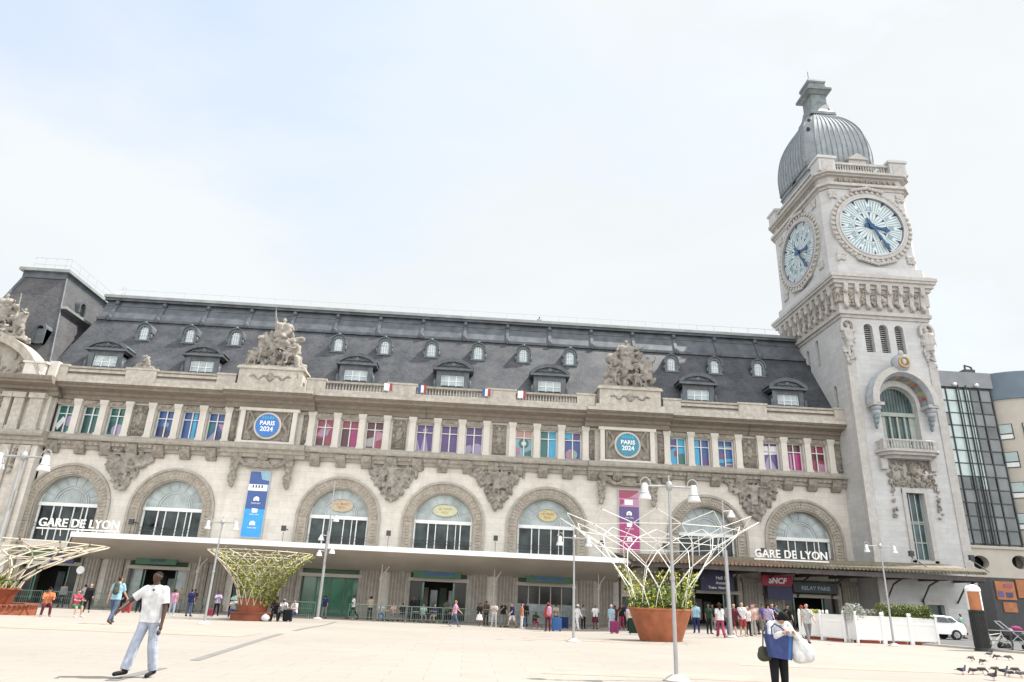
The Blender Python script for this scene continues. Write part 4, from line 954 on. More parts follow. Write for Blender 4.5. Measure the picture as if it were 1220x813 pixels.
def big_dormer(x):
    yf = 60.25; mb = MB('dormer_lead')
    mb.box(x-1.5, x-1.05, yf, 63.4, 18.3, 20.6); mb.box(x+1.05, x+1.5, yf, 63.4, 18.3, 20.6); mb.box(x-1.5, x+1.5, yf+0.05, 63.4, 20.35, 20.75)
    mb.box(x-1.85, x+1.85, yf-0.3, 63.6, 20.75, 20.93)
    # segmental pediment
    Rr = 2.55; n = 16; a0 = math.asin(1.9/Rr); cz = 20.93-Rr*math.cos(a0)
    arc = [(x+Rr*math.sin(-a0+2*a0*k/n), cz+Rr*math.cos(-a0+2*a0*k/n)) for k in range(n+1)]; inn = [(x+(Rr-0.2)*math.sin(-a0+2*a0*k/n), cz+(Rr-0.2)*math.cos(-a0+2*a0*k/n)) for k in range(n+1)]
    mb.prism(arc, yf+0.0, 64.2)
    for k in range(n): mb.add([(arc[k][0], yf-0.32, arc[k][1]+0.12), (arc[k+1][0], yf-0.32, arc[k+1][1]+0.12), (inn[k+1][0], yf-0.25, inn[k+1][1]), (inn[k][0], yf-0.25, inn[k][1]), (arc[k][0], 64.3, arc[k][1]+0.12), (arc[k+1][0], 64.3, arc[k+1][1]+0.12), (inn[k][0], yf+0.02, inn[k][1]), (inn[k+1][0], yf+0.02, inn[k+1][1])], [(0, 1, 2, 3), (0, 4, 5, 1), (3, 2, 7, 6)])
    for s_ in (-1, 1):
        for k in range(6): mb.ell((x+s_*(0.12+k*0.17), yf-0.08, 21.25+0.06*math.sin(k*2)), (0.14, 0.08, 0.09))
        mb.ell((x+s_*1.62, yf-0.05, 19.4), (0.14, 0.16, 0.5)); mb.ell((x+s_*1.7, yf-0.08, 18.8), (0.22, 0.16, 0.22))
    mb.ell((x, yf-0.1, 21.35), (0.22, 0.1, 0.22))
    d = mb.build('dormer', ST)
    f = MB('window_white'); yy = yf+0.2
    for q in (-1.05, -0.37, 0.31, 0.98): f.box(x+q, x+q+0.08, yy, yy+0.08, 18.5, 20.36)
    for z in (18.5, 19.15, 19.75, 20.28): f.box(x-1.05, x+1.05, yy-0.003, yy+0.077, z, z+0.07)
    f.build('window_frame', d)
    MB('roof_glass').box(x-1.05, x+1.05, yy+0.05, yy+0.07, 18.5, 20.36).build('pane', d)
for b in BAYS: big_dormer(b-0.1 if b < 0 else b)
def small_dormer(x):
    z0 = 22.85; yf = ry(z0)-0.12; mb = MB('dormer_lead')
    mb.arch(x, z0+0.95, 0.42, 0.66, yf, yf+2.0, z0, 14); mb.box(x-0.72, x+0.72, yf-0.06, yf+0.5, z0-0.16, z0); mb.arch(x, z0+1.0, 0.64, 0.74, yf-0.1, yf+1.9, z0+0.75, 14)
    mb.ell((x, yf-0.02, z0+1.72), (0.16, 0.14, 0.16))
    for s_ in (-1, 1): mb.ell((x+s_*0.75, yf+0.05, z0+0.35), (0.1, 0.12, 0.28))
    d = mb.build('lucarne', ST, 'auto')
    f = MB('window_white')
    for q in (-0.03, -0.24, 0.2): f.box(x+q, x+q+0.05, yf+0.12, yf+0.16, z0, z0+1.3)
    for q in (0.02, 0.5, 0.95): f.box(x-0.42, x+0.42, yf+0.115, yf+0.155, z0+q, z0+q+0.04)
    f.build('window_frame', d)
    g_ = MB('roof_glass'); g_.prism(arch_loop(x, z0+0.95, 0.43, z0, 12), yf+0.17, yf+0.2); g_.build('pane', d)
for x in (-32.1, -27.8, -23.5, -13.72, -9.25, -4.75, -0.2, 4.22, 8.8, 18.9, 23.25, 27.65): small_dormer(x)
# lightning conductors / downpipes on the front
for x in (-36.0, -1.0-3.5, 24.7):
    mb = MB('steel_dark'); mb.path([(x, 58.25, 17.4), (x+0.05, 59.6, 16.0)], 0.03, 5); mb.build('downpipe', ST)
# dark rear roof block by the tower
mb = MB('roof_lead'); mb.prism([(31.0, 26.6), (33.6, 26.6), (33.6, 17.5), (31.0, 17.5)], 66.3, 80); mb.build('rear_roof', ST)

# ------------------------------------------------------------------ left pavilion
mb = MB('wall_stone')
mb.plate([(-50, -2), (-36.85, -2), (-36.85, 16.9), (-50, 16.9)], [arch_loop(-43.2, 8.2, 3.2, 4.2), [(-46, -1.6), (-40.4, -1.6), (-40.4, 3.8), (-46, 3.8)], [(-44.0+4*0.12*0+0.9*math.cos(2*PI*k/24)+1.9, 14.4+1.1*math.sin(2*PI*k/24)) for k in range(24)]], 59.2, 59.9)
mb.box(-36.86, -36.65, 59.202, 60.2, -2, 16.9); mb.box(-50, -49.6, 59.9, 90, -2, 16.9)
mb.build('pavilion_wall', ST)
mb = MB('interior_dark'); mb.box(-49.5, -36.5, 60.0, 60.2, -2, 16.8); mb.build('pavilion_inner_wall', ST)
mb = MB('arch_stone'); mb.arch(-43.2, 8.2, 3.1, 3.9, 59.0, 59.5, 4, 36); mb.build('archivolt', ST)
for x, w_ in ((-37.55, 0.55), (-39.0, 0.42), (-40.0, 0.3)):
    mb = MB('weathered_trim'); mb.box(x-w_, x+w_, 58.75, 59.21, 13.0, 16.1); mb.box(x-w_-0.1, x+w_+0.1, 58.65, 59.22, 12.95, 13.25); mb.box(x-w_-0.12, x+w_+0.12, 58.6, 59.22, 15.7, 16.15)
    mb.box(x-w_*0.8, x+w_*0.8, 58.95, 59.21, 4.0, 11.7); mb.build('pavilion_pilaster', ST)
mb = MB('carved_stone'); lumps(mb, 60, lambda r_: (-42.1+r_.uniform(-0.35, 0.35)+1.6*(1 if r_.random() < 0.5 else -1), 58.95, 14.4+r_.uniform(-1.4, 1.4)), 0.22, 71); lumps(mb, 60, lambda r_: (-40.6+r_.uniform(-0.5, 0.5), 59.0, 10.3+r_.uniform(-1.5, 1.6)), 0.2, 72); lumps(mb, 30, lambda r_: (-38.2+r_.uniform(-0.2, 0.2), 59.0, 10.6+r_.uniform(-1.3, 1.3)), 0.15, 73); mb.build('pavilion_carving', ST, True)
pc = [(min(y-0.75, 59.3) if y < 60 else 59.8, z) for y, z in corn]
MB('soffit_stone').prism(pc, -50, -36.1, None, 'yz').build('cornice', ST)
MB('trim_stone').prism([(min(y-0.8, 59.3) if y < 60 else 59.6, z+0.002) for y, z in strp], -50, -36.1, None, 'yz').build('string_course', ST)
# big curved pediment
cxp, Rp, czp = -43.4, 7.0, 14.4
n = 30; aa = math.asin(6.4/Rp)
oute = [(cxp+Rp*math.sin(-aa+2*aa*k/n), czp+Rp*math.cos(-aa+2*aa*k/n)) for k in range(n+1)]; inne = [(cxp+(Rp-0.75)*math.sin(-aa+2*aa*k/n), czp+(Rp-0.75)*math.cos(-aa+2*aa*k/n)) for k in range(n+1)]
mb = MB('weathered_trim')
for k in range(n):
    for (A, B, y0, y1, mt) in ((oute, inne, 57.55, 59.6, None),):
        mb.add([(A[k][0], y0, A[k][1]), (A[k+1][0], y0, A[k+1][1]), (B[k+1][0], y0+0.35, B[k+1][1]), (B[k][0], y0+0.35, B[k][1]), (A[k][0], y1, A[k][1]), (A[k+1][0], y1, A[k+1][1]), (B[k+1][0], y1, B[k+1][1]), (B[k][0], y1, B[k][1])], [(0, 1, 2, 3), (0, 4, 5, 1), (3, 2, 6, 7)])
mb.build('curved_pediment', ST)
mb = MB('trim_stone'); mb.prism([(u, v) for u, v in inne if v > 17.4]+[(cxp+5.2, 17.4), (cxp-5.2, 17.4)], 58.6, 59.3)
lumps(mb, 50, lambda r_: (cxp+r_.uniform(-4, 4), 58.55, 18.2+r_.uniform(-0.5, 1.3)), 0.25, 75); mb.build('pediment_tympanum', ST)
mb = MB('clean_trim'); mb.box(-38.7, -37.0, 57.7, 59.4, 17.52, 18.5); mb.box(-38.85, -36.85, 57.6, 59.5, 18.5, 18.68); mb.box(-36.9, -36.2, 58.1, 59.2, 17.5, 18.9); mb.build('parapet_pier', ST)
statue_group(-42.3, -1, 'sculpture_group', 20.7, 58.6, 1.0, 'group of stone figures crowning the curved pediment')
# pavilion roof
z0, z1 = 18.3, 29.0
A = [(-46.5, 59.2, z0), (-37.6, 59.2, z0), (-40.9, 63.2, z1), (-44.8, 63.2, z1), (-46.5, 80, z0), (-37.6, 80, z0), (-40.9, 75, z1), (-44.8, 75, z1)]
MB('pavilion_slate').add(A, [(0, 1, 2, 3), (1, 5, 6, 2), (5, 4, 7, 6), (4, 0, 3, 7)]).build('pavilion_roof', ST)
mb = MB('roof_lead')
mb.bar((-37.6, 59.2, z0), (-40.9, 63.2, z1), 0.09, 6); mb.bar((-46.5, 59.2, z0), (-44.8, 63.2, z1), 0.15, 6); mb.build('roof_hip', ST)
mb = MB('ridge_zinc'); mb.box(-45.3, -40.5, 62.7, 75.4, 29.35, 29.65); mb.box(-45.0, -40.8, 63.0, 75.2, 28.7, 29.351, 'roof_lead'); mb.build('pavilion_roof_cornice', ST)
mb = MB('rail_grey')
for k in range(4): mb.bar((-44.4+k*1.0, 63.3, 29.6), (-44.4+k*1.0, 63.3, 31), 0.03, 4)
for k in range(8): mb.bar((-40.9, 63.3+k*1.6, 29.6), (-40.9, 63.3+k*1.6, 31), 0.03, 4)
for z in (30.3, 31.0): mb.bar((-44.4, 63.3, z), (-40.9, 63.3, z), 0.025, 4); mb.bar((-40.9, 63.3, z), (-40.9, 74.5, z), 0.025, 4)
for q in (0, 0.5): mb.bar((-40.2+q*0.1, 72.0+q, 27.5), (-40.2+q*0.1, 72.0+q, 32.2), 0.05, 4)
for k in range(7): mb.bar((-40.2, 72, 28+k*0.6), (-40.15, 72.5, 28+k*0.6), 0.04, 4)
mb.bar((-40.4, 69.5, 29.4), (-40.2, 72, 31.5), 0.05, 4); mb.bar((-40.4, 70.3, 29.4), (-40.2, 72, 30.8), 0.05, 4)
mb.build('roof_railing', ST)
# gabled side of the pavilion roof seen above the main roof
mb = MB('ridge_zinc'); mb.prism([(61.6, 25.1), (73.5, 25.1), (73.5, 25.35), (61.6, 25.35)], -39.6, -39.1, None, 'yz'); mb.build('side_ledge', ST)
for (y, z) in ((65.0, 26.6), (68.6, 26.1)):
    mb = MB('dormer_lead'); xx = -37.6-(z-z0)*0.308
    mb.arch(0, 0, 0.4, 0.62, 0, 0.8, -0.7, 10); vs = [(xx+0.5-v[1], y+v[0], z+v[2]) for v in mb.v]; mb.v = vs
    mb.ell((xx+0.2, y, z-0.1), (0.05, 0.4, 0.5), None, 'interior_dark'); mb.build('lucarne', ST)
for (y, z) in ((63.6, 21.6),):
    mb = MB('dormer_lead'); xx = -37.6-(z-z0)*0.308
    mb.arch(0, 0, 0.4, 0.66, 0, 1.0, -0.4, 10); mb.v = [(xx+0.75-v[1], y+v[0], z+v[2]) for v in mb.v]; mb.ell((xx+0.4, y, z), (0.05, 0.4, 0.42), None, 'interior_dark'); mb.build('lucarne', ST)
mb = MB('dormer_lead'); mb.prism([(-43.8+3.5, 21.0), (-43.8+4.6, 21.0), (-43.8+4.6, 22.4), (-43.8+3.5, 22.4)], 59.9, 61.8); mb.arch(-39.75, 22.4, 0.3, 0.55, 59.8, 61.5, 21.0, 10); mb.build('lucarne', ST)

# ------------------------------------------------------------------ canopies
CN = MB('canopy_white')
x0, x1, yf, yr = -31.2, 12.6, 54.5, 59.95
xl0 = -29.5
CN.add([(xl0, yf, 4.66), (x1, yf, 4.55), (x1, yr, 3.75), (x0-1.6, yr, 3.8), (xl0, yf, 4.36), (x1, yf, 4.25), (x1, yr, 2.95), (x0-1.6, yr, 3.0)], [(0, 1, 2, 3), (0, 4, 5, 1), (1, 5, 6, 2), (3, 7, 4, 0)])
cano = CN.build('station_canopy', ST)
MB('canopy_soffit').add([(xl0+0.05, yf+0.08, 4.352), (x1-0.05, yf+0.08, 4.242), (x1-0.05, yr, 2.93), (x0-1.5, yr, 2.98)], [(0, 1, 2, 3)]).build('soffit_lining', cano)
mb = MB('letter_white'); mb.box(xl0-0.08, x1+0.05, yf-0.09, yf-0.01, 4.33, 4.7); mb.v = [(x, y, z-(x-xl0)*0.0026) for x, y, z in mb.v]; mb.build('canopy_fascia', cano)
for px_, y_ in ((-21.0, 57.6), (-14.6, 57.6), (-6.75, 57.6), (2.2, 57.6), (10.6, 57.6)):
    g0 = gz(px_, y_); mb = MB('cream_render'); mb.bar((px_, y_, g0), (px_, y_, 2.7), 0.09, 8)
    mb.path([(px_, y_, 2.2), (px_+0.2, y_, 2.8), (px_+0.55, y_, 3.3)], 0.05, 6); mb.bar((px_, y_, 2.7), (px_, y_, 3.45), 0.06, 6); mb.ell((px_, y_, 2.3), (0.16, 0.16, 0.2)); mb.build('canopy_post', ST)
# older tiled awning on the right
AW = MB('awning_tile'); x0, x1, yf = 12.3, 40.0, 53.0
AW.add([(x0, yf, 4.45), (x1, yf, 4.62), (x1-0.3, yr-3.4, 5.35), (34, yr-3.2, 5.35), (34, yr, 5.35), (x0, yr, 5.3), (x0, yf, 4.35), (x1, yf, 4.5), (x1-0.3, yr-3.4, 5.2), (34, yr, 5.2), (x0, yr, 5.15)], [(0, 1, 2, 3, 4, 5), (0, 6, 7, 1), (1, 7, 8, 2), (6, 10, 9, 8, 7)])
aw = AW.build('tiled_awning', ST)
mb = MB('awning_tile')
for i in range(92):
    x = x0+0.15+i*0.3; m2 = 'awning_edge' if (x < 24.5 and i % 3) else 'awning_tile'
    mb.bar((x, yf-0.12, 4.43+(x-x0)*0.006), (x, yf+1.6, 4.72+(x-x0)*0.006), 0.13, 8, mat=m2)
mb.build('tile_rolls', aw)
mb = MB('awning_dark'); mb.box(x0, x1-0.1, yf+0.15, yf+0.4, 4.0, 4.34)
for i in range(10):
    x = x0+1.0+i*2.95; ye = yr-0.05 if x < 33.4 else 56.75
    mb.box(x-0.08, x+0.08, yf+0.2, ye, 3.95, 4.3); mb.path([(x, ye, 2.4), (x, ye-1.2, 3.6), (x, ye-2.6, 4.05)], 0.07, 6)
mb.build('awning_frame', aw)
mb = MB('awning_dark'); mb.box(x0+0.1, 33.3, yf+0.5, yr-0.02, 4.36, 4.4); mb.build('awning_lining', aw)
for x, y in ((12.6, 58.8), (18.0, 59.4), (25.0, 59.4)):
    mb = MB('awning_dark'); mb.bar((x, y, gz(x, y)), (x, y, 4.0), 0.1, 8); mb.build('awning_post', ST)
# ------------------------------------------------------------------ signs, banners, flags, floodlights on the station
def roundel(m_, label, col='kingblue'):
    r_ = thing('round_sign', (m_, 59.3, 14.52), label, 'sign')
    mb = MB('film_'+col); mb.prism([(m_+1.0*math.cos(2*PI*k/36), 14.52+1.0*math.sin(2*PI*k/36)) for k in range(36)], 59.25, 59.35); mb.build('disc', r_)
    mb = MB('sign_white'); text_into(mb, 'PARIS', 0.52, 'sign_white', (m_, 59.24, 14.55), ext=0.008, bold=0.012); text_into(mb, '2024', 0.56, 'sign_white', (m_, 59.24, 14.02), ext=0.008, bold=0.012)
    mb.build('lettering', r_)
    mb = MB('film_cyan')
    for k in range(5): mb.box(m_-0.5+k*0.22, m_-0.38+k*0.22, 59.238, 59.246, 15.08, 15.3+0.05*(k % 2))
    mb.build('crown_mark', r_)
roundel(MEDS[0], 'round blue PARIS 2024 sign in the carved medallion above the blue banner', 'kingblue')
roundel(MEDS[1], 'round teal-blue PARIS 2024 sign in the carved medallion above the pink banner', 'tealblue')
def gare(x, z, label, wd=5.75):
    r_ = thing('station_sign', (x+wd/2, 54.45, z), label, 'sign')
    mb = MB('letter_white'); text_into(mb, 'GARE DE LYON', 0.86, 'letter_white', (x+wd/2, 54.4, z+0.14), ext=0.05, sx=wd/6.18, bold=0.008, spacing=1.06); mb.build('lettering', r_)
    mb = MB('letter_white'); mb.box(x-0.1, x+wd+0.1, 54.35, 54.45, z-0.06, z+0.04)
    for k in range(5): mb.bar((x+0.3+k*1.3, 54.45, z), (x+0.3+k*1.3, 54.6, z-0.5), 0.025, 5)
    mb.build('letter_rail', r_)
gare(-32.0, 4.85, 'white GARE DE LYON letters at the left end of the white canopy')
gare(22.4, 5.0, 'white GARE DE LYON letters standing on the tiled awning')
def banner(x0, x1, z0, z1, label, kind):
    r_ = thing('banner', ((x0+x1)/2, 59.8, z0), label, 'banner')
    y = 59.86
    mb = MB('rail_grey'); mb.box(x0-0.06, x1+0.06, y+0.0, y+0.08, z0-0.06, z1+0.06); mb.build('frame', r_)
    mb = MB('film_sky' if kind == 'b' else 'film_magenta'); w_ = x1-x0; h = z1-z0; Y = y-0.012
    P = lambda pts, col, k: mb.add([(x0+w_*u, Y-0.004*k, z0+h*v) for u, v in pts], [tuple(range(len(pts)))], col)
    if kind == 'b':
        P([(0, 0), (1, 0), (1, 1), (0, 1)], 'film_skybanner', 0)
        P([(0, .42), (1, .42), (1, .7), (0, .7)], 'film_blue', 1); P([(0, .8), (1, .8), (1, 1), (0, 1)], 'film_blue', 1)
        P([(0, .70), (.95, .70), (.95, .8), (0, .8)], 'film_white', 2)
        for k in range(4): P([(.2+k*.15, .745), (.27+k*.15, .745), (.27+k*.15, .79), (.2+k*.15, .79)], 'film_navy', 3)
        P([(.62, .88), (1, .86), (1, 1), (.5, 1)], 'film_sky', 2)
    else:
        P([(0, 0), (1, 0), (1, 1), (0, 1)], 'film_magenta', 0)
        P([(0, .5), (1, .4), (1, .72), (0, .72)], 'film_purple', 1); P([(0, .72), (1, .72), (1, .86), (0, .86)], 'film_pink', 2); P([(.28, .75), (.7, .75), (.7, .84), (.28, .84)], 'film_white', 3)
        P([(.05, .74), (.25, .78), (.25, .83), (.05, .84)], 'film_crimson', 3); P([(0, .9), (.6, .87), (1, .93), (1, 1), (0, 1)], 'film_crimson', 1); P([(.5, .87), (1, .87), (1, .98), (.8, .93)], 'film_pink', 2)
    mb.build('printed_cloth', r_, fixn=False)
    mb = MB('sign_white'); cx = (x0+x1)/2
    for v in ((.55, .38, .18) if kind == 'b' else (.58, .4, .16)):
        zc = z0+h*v+0.1
        if v == .38 or v == .4: mb.prism([(cx-.2, zc-.18), (cx+.22, zc-.16), (cx+.26, zc+.14), (cx-.24, zc+.18)], Y-0.03, Y-0.02)
        else:
            mb.arch(cx, zc, 0.09, 0.24, Y-0.03, Y-0.02, zc-0.12, 14); mb.prism([(cx-.07, zc-.1), (cx+.07, zc-.1), (cx, zc+.12)], Y-0.03, Y-0.02)
        text_into(mb, 'PARIS 2024', 0.16, 'sign_white', (cx, Y-0.025, zc-0.38), ext=0.004)
    mb.build('emblems', r_)
banner(-18.95, -17.3, 5.2, 10.6, 'tall blue banner with white emblems hanging above the white canopy', 'b')
banner(12.85, 14.6, 5.5, 10.6, 'tall pink and purple banner hanging behind the big planter trellis', 'p')
# little tricolour flags on the balustrades
def flag(x, label, s_):
    f = thing('flag', (x, 58.35, 18.4), label, 'flag', 'tricolour flags on the balustrade')
    MB('steel_grey').bar((x, 58.42, 18.3), (x, 57.9, 18.75), 0.02, 5).build('pole', f)
    mb = MB('film_white')
    for k, c in enumerate(('film_blue', 'film_white', 'film_red') if s_ > 0 else ('film_white', 'film_white', 'film_red')):
        for j in range(3):
            a = x-0.36+k*0.24+j*0.08; w1, w2 = 0.04*math.sin(a*14), 0.04*math.sin((a+0.08)*14)
            mb.add([(a, 58.2+w1, 17.95), (a+0.08, 58.2+w2, 17.95), (a+0.08, 58.1+w2, 18.6), (a, 58.1+w1, 18.6)], [(0, 1, 2, 3)], c)
    mb.build('cloth', f, fixn=False)
flag(-7.9, 'tricolour flag at the right end of the balustrade beside the armed sculpture group', -1)
flag(-4.9, 'tricolour flag at the left end of the middle balustrade', 1); flag(0.75, 'tricolour flag at the right end of the middle balustrade', 1); flag(3.9, 'tricolour flag on the balustrade below the right of the central dormers', -1)
def floodlight(x, z, y, label, arm=None, rz=0):
    f = thing('floodlight', (x, y, z), label, 'floodlight', 'floodlights on the station front')
    mb = MB('steel_dark'); mb.box(x-0.15, x+0.15, y-0.45, y-0.25, z-0.2, z+0.18); mb.box(x-0.18, x+0.18, y-0.5, y-0.45, z-0.23, z+0.2)
    for k in range(4): mb.box(x-0.16, x+0.16, y-0.25, y-0.18, z-0.2+k*0.12, z-0.15+k*0.12)
    mb.build('lamp_body', f)
    mb = MB('steel_dark')
    if arm: mb.path([(x, y-0.3, z-0.2), (x+arm[0], y+arm[1], z+arm[2])], 0.04, 6); mb.ell((x+arm[0]*.5, y+arm[1]*.5-0.12, z+arm[2]*.5-.1), (0.07, 0.07, 0.07))
    else: mb.box(x-0.04, x+0.04, y-0.25, y+0.9, z-0.05, z+0.02); mb.path([(x, y-0.3, z-0.25), (x, y-0.25, z-1.1)], 0.02, 5)
    mb.build('bracket', f)
for x, lb in ((-15.2, 'right of the blue banner'), (-6.65, 'between the two arches left of centre'), (2.2, 'between the two central arches'), (11.1, 'left of the pink banner'), (16.45, 'right of the pink banner'), (24.9, 'between the two arches left of the tower')):
    floodlight(x, 5.95, 59.1, 'small dark floodlight on the wall '+lb)
floodlight(-27.4, 5.9, 59.1, 'small dark floodlight on the wall above the last letters of the left station sign')

def hung_sign(name, x0, x1, y, z0, z1, mat, label, lines, tmat='sign_white', sizes=None, dz=None, rail=False):
    s_ = thing(name, ((x0+x1)/2, y, z0), label, 'sign')
    mb = MB(mat); mb.box(x0, x1, y, y+0.12, z0, z1); mb.box(x0-0.03, x1+0.03, y+0.01, y+0.11, z1-0.02, z1+0.03, 'steel_dark'); mb.build('panel', s_)
    mb = MB(tmat)
    for i, (tx, sz, fx, fz) in enumerate(lines): text_into(mb, tx, sz, tmat, (x0+(x1-x0)*fx, y-0.015, z0+(z1-z0)*fz), ext=0.006, bold=0.006)
    mb.build('lettering', s_)
    mb = MB('steel_dark')
    for x in (x0+0.1, x1-0.1): mb.bar((x, y+0.06, z1), (x, y+0.06, z1+0.5), 0.02, 5)
    mb.build('hanger', s_)
hung_sign('entrance_sign', -26.6, -23.4, 59.2, 2.72, 3.35, 'sign_green', 'dark green entrance sign over the doorway behind the walking man', [('ENTREE', 0.34, .55, .3)], 'blue_dark_sign')
hung_sign('entrance_sign', -4.35, -0.5, 59.2, 2.62, 3.35, 'sign_green', 'green sign with blue lettering over the central open doorway', [('Grandes Lignes', 0.4, .55, .3)], 'blue_sign_text')
hung_sign('entrance_sign', 4.9, 8.7, 59.2, 2.62, 3.35, 'sign_green', 'green sign with blue lettering over the doorway with slim glass panes', [('Grandes Lignes', 0.4, .5, .3)], 'blue_sign_text')
hung_sign('entrance_sign', 19.3, 22.1, 58.6, 2.55, 4.1, 'blue_dark_sign', 'navy hanging sign with white text over the dark doorway right of the big planter', [('Hall 1', 0.36, .62, .6), ('Accueil', 0.3, .62, .36), ('Trains  Metro', 0.27, .5, .12)])
hung_sign('entrance_sign', 27.2, 31.0, 58.7, 2.75, 3.5, 'steel_dark', 'dark lintel sign with pale blue lettering over the doorway beside the tower', [('RELAY PARIS', 0.44, .5, .28)], 'film_sky')
hung_sign('entrance_sign', -33.4, -31.2, 58.8, 2.5, 3.2, 'blue_dark_sign', 'small navy sign over the doorway at the far left', [('Metro', 0.3, .5, .3)])
s_ = thing('logo_sign', (25.6, 58.4, 3.0), 'crimson SNCF logo plate above a navy panel under the awning', 'sign')
mb = MB('rail_magenta'); mb.prism([(24.5, 3.15), (26.85, 3.15), (27.0, 3.4), (27.0, 3.85), (26.8, 4.0), (24.5, 4.0), (24.35, 3.8), (24.35, 3.35)], 58.3, 58.42); mb.build('panel', s_)
mb = MB('sign_white'); text_into(mb, 'SNCF', 0.62, 'sign_white', (25.68, 58.29, 3.36), ux=(1, 0, 0), uz=(0.18, 0, 1), ext=0.006, bold=0.02); mb.build('lettering', s_)
mb = MB('blue_dark_sign'); mb.box(24.8, 26.9, 58.3, 58.42, 2.1, 3.14); mb.build('lower_panel', s_)
s_ = thing('round_sign', (-30.4, 58.6, 2.0), 'small round white sign at the far left doorway', 'sign')
MB('sign_white').bar((-30.4, 58.6, 2.05), (-30.4, 58.66, 2.05), 0.3, 20).build('disc', s_); mb = MB('steel_dark'); mb.bar((-30.4, 58.68, 2.05), (-30.4, 58.68, 3.0), 0.02, 6); mb.build('hanger', s_)
s_ = thing('wall_plaque', (34.9, 56.6, 1.4), 'dark rectangular plaque on the tower foot', 'plaque')
mb = MB('steel_dark'); mb.box(34.9, 35.9, 56.5, 56.56, 1.35, 2.0); mb.build('plate', s_); mb = MB('steel_grey'); mb.box(34.86, 35.94, 56.53, 56.57, 1.31, 2.04); mb.build('frame', s_)

# ------------------------------------------------------------------ clock tower
TX0, TX1, TY0, TY1 = 33.45, 41.75, 56.8, 68.2
TC = ((TX0+TX1)/2, (TY0+TY1)/2)
TW = thing('clock_tower', (TC[0], TC[1], -0.1), 'tall pale stone clock tower with two large dials and a ribbed zinc dome', 'clock tower')
cx = TC[0]
slit = lambda u, zb, zt, w_: [(u-w_, zb), (u+w_, zb)]+[(u+w_*math.cos(PI*k/10), zt-w_+w_*math.sin(PI*k/10)) for k in range(11)]
acx = 37.55
fh = [slit(u, 23.8, 26.6, 0.42) for u in (35.85, 37.32, 38.8)]+[[(36.95, 5.6), (38.5, 5.6), (38.5, 11.1), (36.95, 11.1)], arch_loop(acx, 18.9, 1.72, 15.0), [(37.3, -1.2), (38.6, -1.2), (38.6, 2.2), (37.3, 2.2)]]
mb = MB('tower_stone'); mb.plate([(TX0, -2), (TX1, -2), (TX1, 28), (TX0, 28)], fh, TY0, TY0+0.7)
lh = [slit(u, a, b_, 0.3) for u, a, b_ in ((58.6+3.2, 23.8, 26.6), (58.6+5.2, 23.4, 26.2), (59.5, 18.8, 21.2))]
mb.plate([(TY0, -2), (TY1, -2), (TY1, 28), (TY0, 28)], lh, TX0, TX0+0.6, None, lambda u, z, y: (y, u, z))
mb.add([(TX1, TY0, -2), (TX1, TY1, -2), (TX1, TY1, 28), (TX1, TY0, 28), (TX0, TY1, -2), (TX0, TY1, 28)], [(0, 1, 2, 3), (1, 4, 5, 2)])
mb.build('shaft', TW)
mb = MB('slit_glass'); mb.box(TX0+0.7, TX1-0.2, TY0+0.75, TY0+0.8, 22, 27.5); mb.box(TX0+0.62, TX0+0.68, TY0+0.8, TY1-0.1, 18, 27.5); mb.build('inner_wall', TW)
for u in (35.85, 37.32, 38.8):
    mb = MB('slit_glass')
    for k in range(13): mb.box(u-0.42, u+0.42, TY0+0.35, TY0+0.6, 23.85+k*0.21, 23.9+k*0.21, 'steel_grey')
    mb.build('louvre', TW)
mb = MB('tower_trim')
mb.box(TX0-0.12, TX1+0.12, TY0-0.12, TY1+0.12, -2, 0.6); mb.box(TX0-0.08, TX0+0.7, TY0-0.08, TY0+0.5, 0.6, 23); mb.box(TX1-0.7, TX1+0.08, TY0-0.08, TY0+0.5, 0.6, 23)
mb.v = [(x, y, z) for x, y, z in mb.v]; mb.build('plinth', TW)
# tall window of the shaft
mb = MB('tower_trim')
for (a, b_, c, d) in ((36.6, 36.94, 5.4, 11.4), (38.51, 38.85, 5.4, 11.4), (36.6, 38.85, 11.1, 11.5), (36.55, 38.9, 5.2, 5.6)): mb.box(a, b_, TY0-0.12-0.01*(c > 11), TY0+0.3, c, d)
w0 = mb.build('window_surround', TW)
mb = MB('green_frame'); yy = TY0+0.4
for x in (36.98, 37.45, 37.95, 38.42): mb.box(x-0.03, x+0.04, yy, yy+0.08, 5.6, 11.1, 'rail_grey')
for z in (5.62, 7.0, 8.55, 8.7): mb.box(36.95, 38.5, yy-0.01, yy+0.07, z, z+0.09, 'tower_door_green')
wf = mb.build('tall_window', TW); MB('tower_glass').box(36.95, 38.5, yy+0.06, yy+0.1, 5.6, 11.1).build('pane', wf)
# small ground window and door at the tower foot
mb = MB('tower_trim'); mb.box(37.0, 37.29, TY0-0.14, TY0+0.3, -0.5, 2.5); mb.box(38.61, 38.9, TY0-0.14, TY0+0.3, -0.5, 2.5); mb.box(37.0, 38.9, TY0-0.15, TY0+0.3, 2.2, 2.6); mb.box(37.3, 38.6, TY0+0.3, TY0+0.36, 1.35, 2.2, 'tower_glass'); mb.box(37.3, 38.6, TY0+0.2, TY0+0.4, 1.2, 1.36); mb.box(37.3, 38.6, TY0+0.36, TY0+0.42, -0.3, 1.2, 'green_frame'); mb.build('tower_doorway', TW)
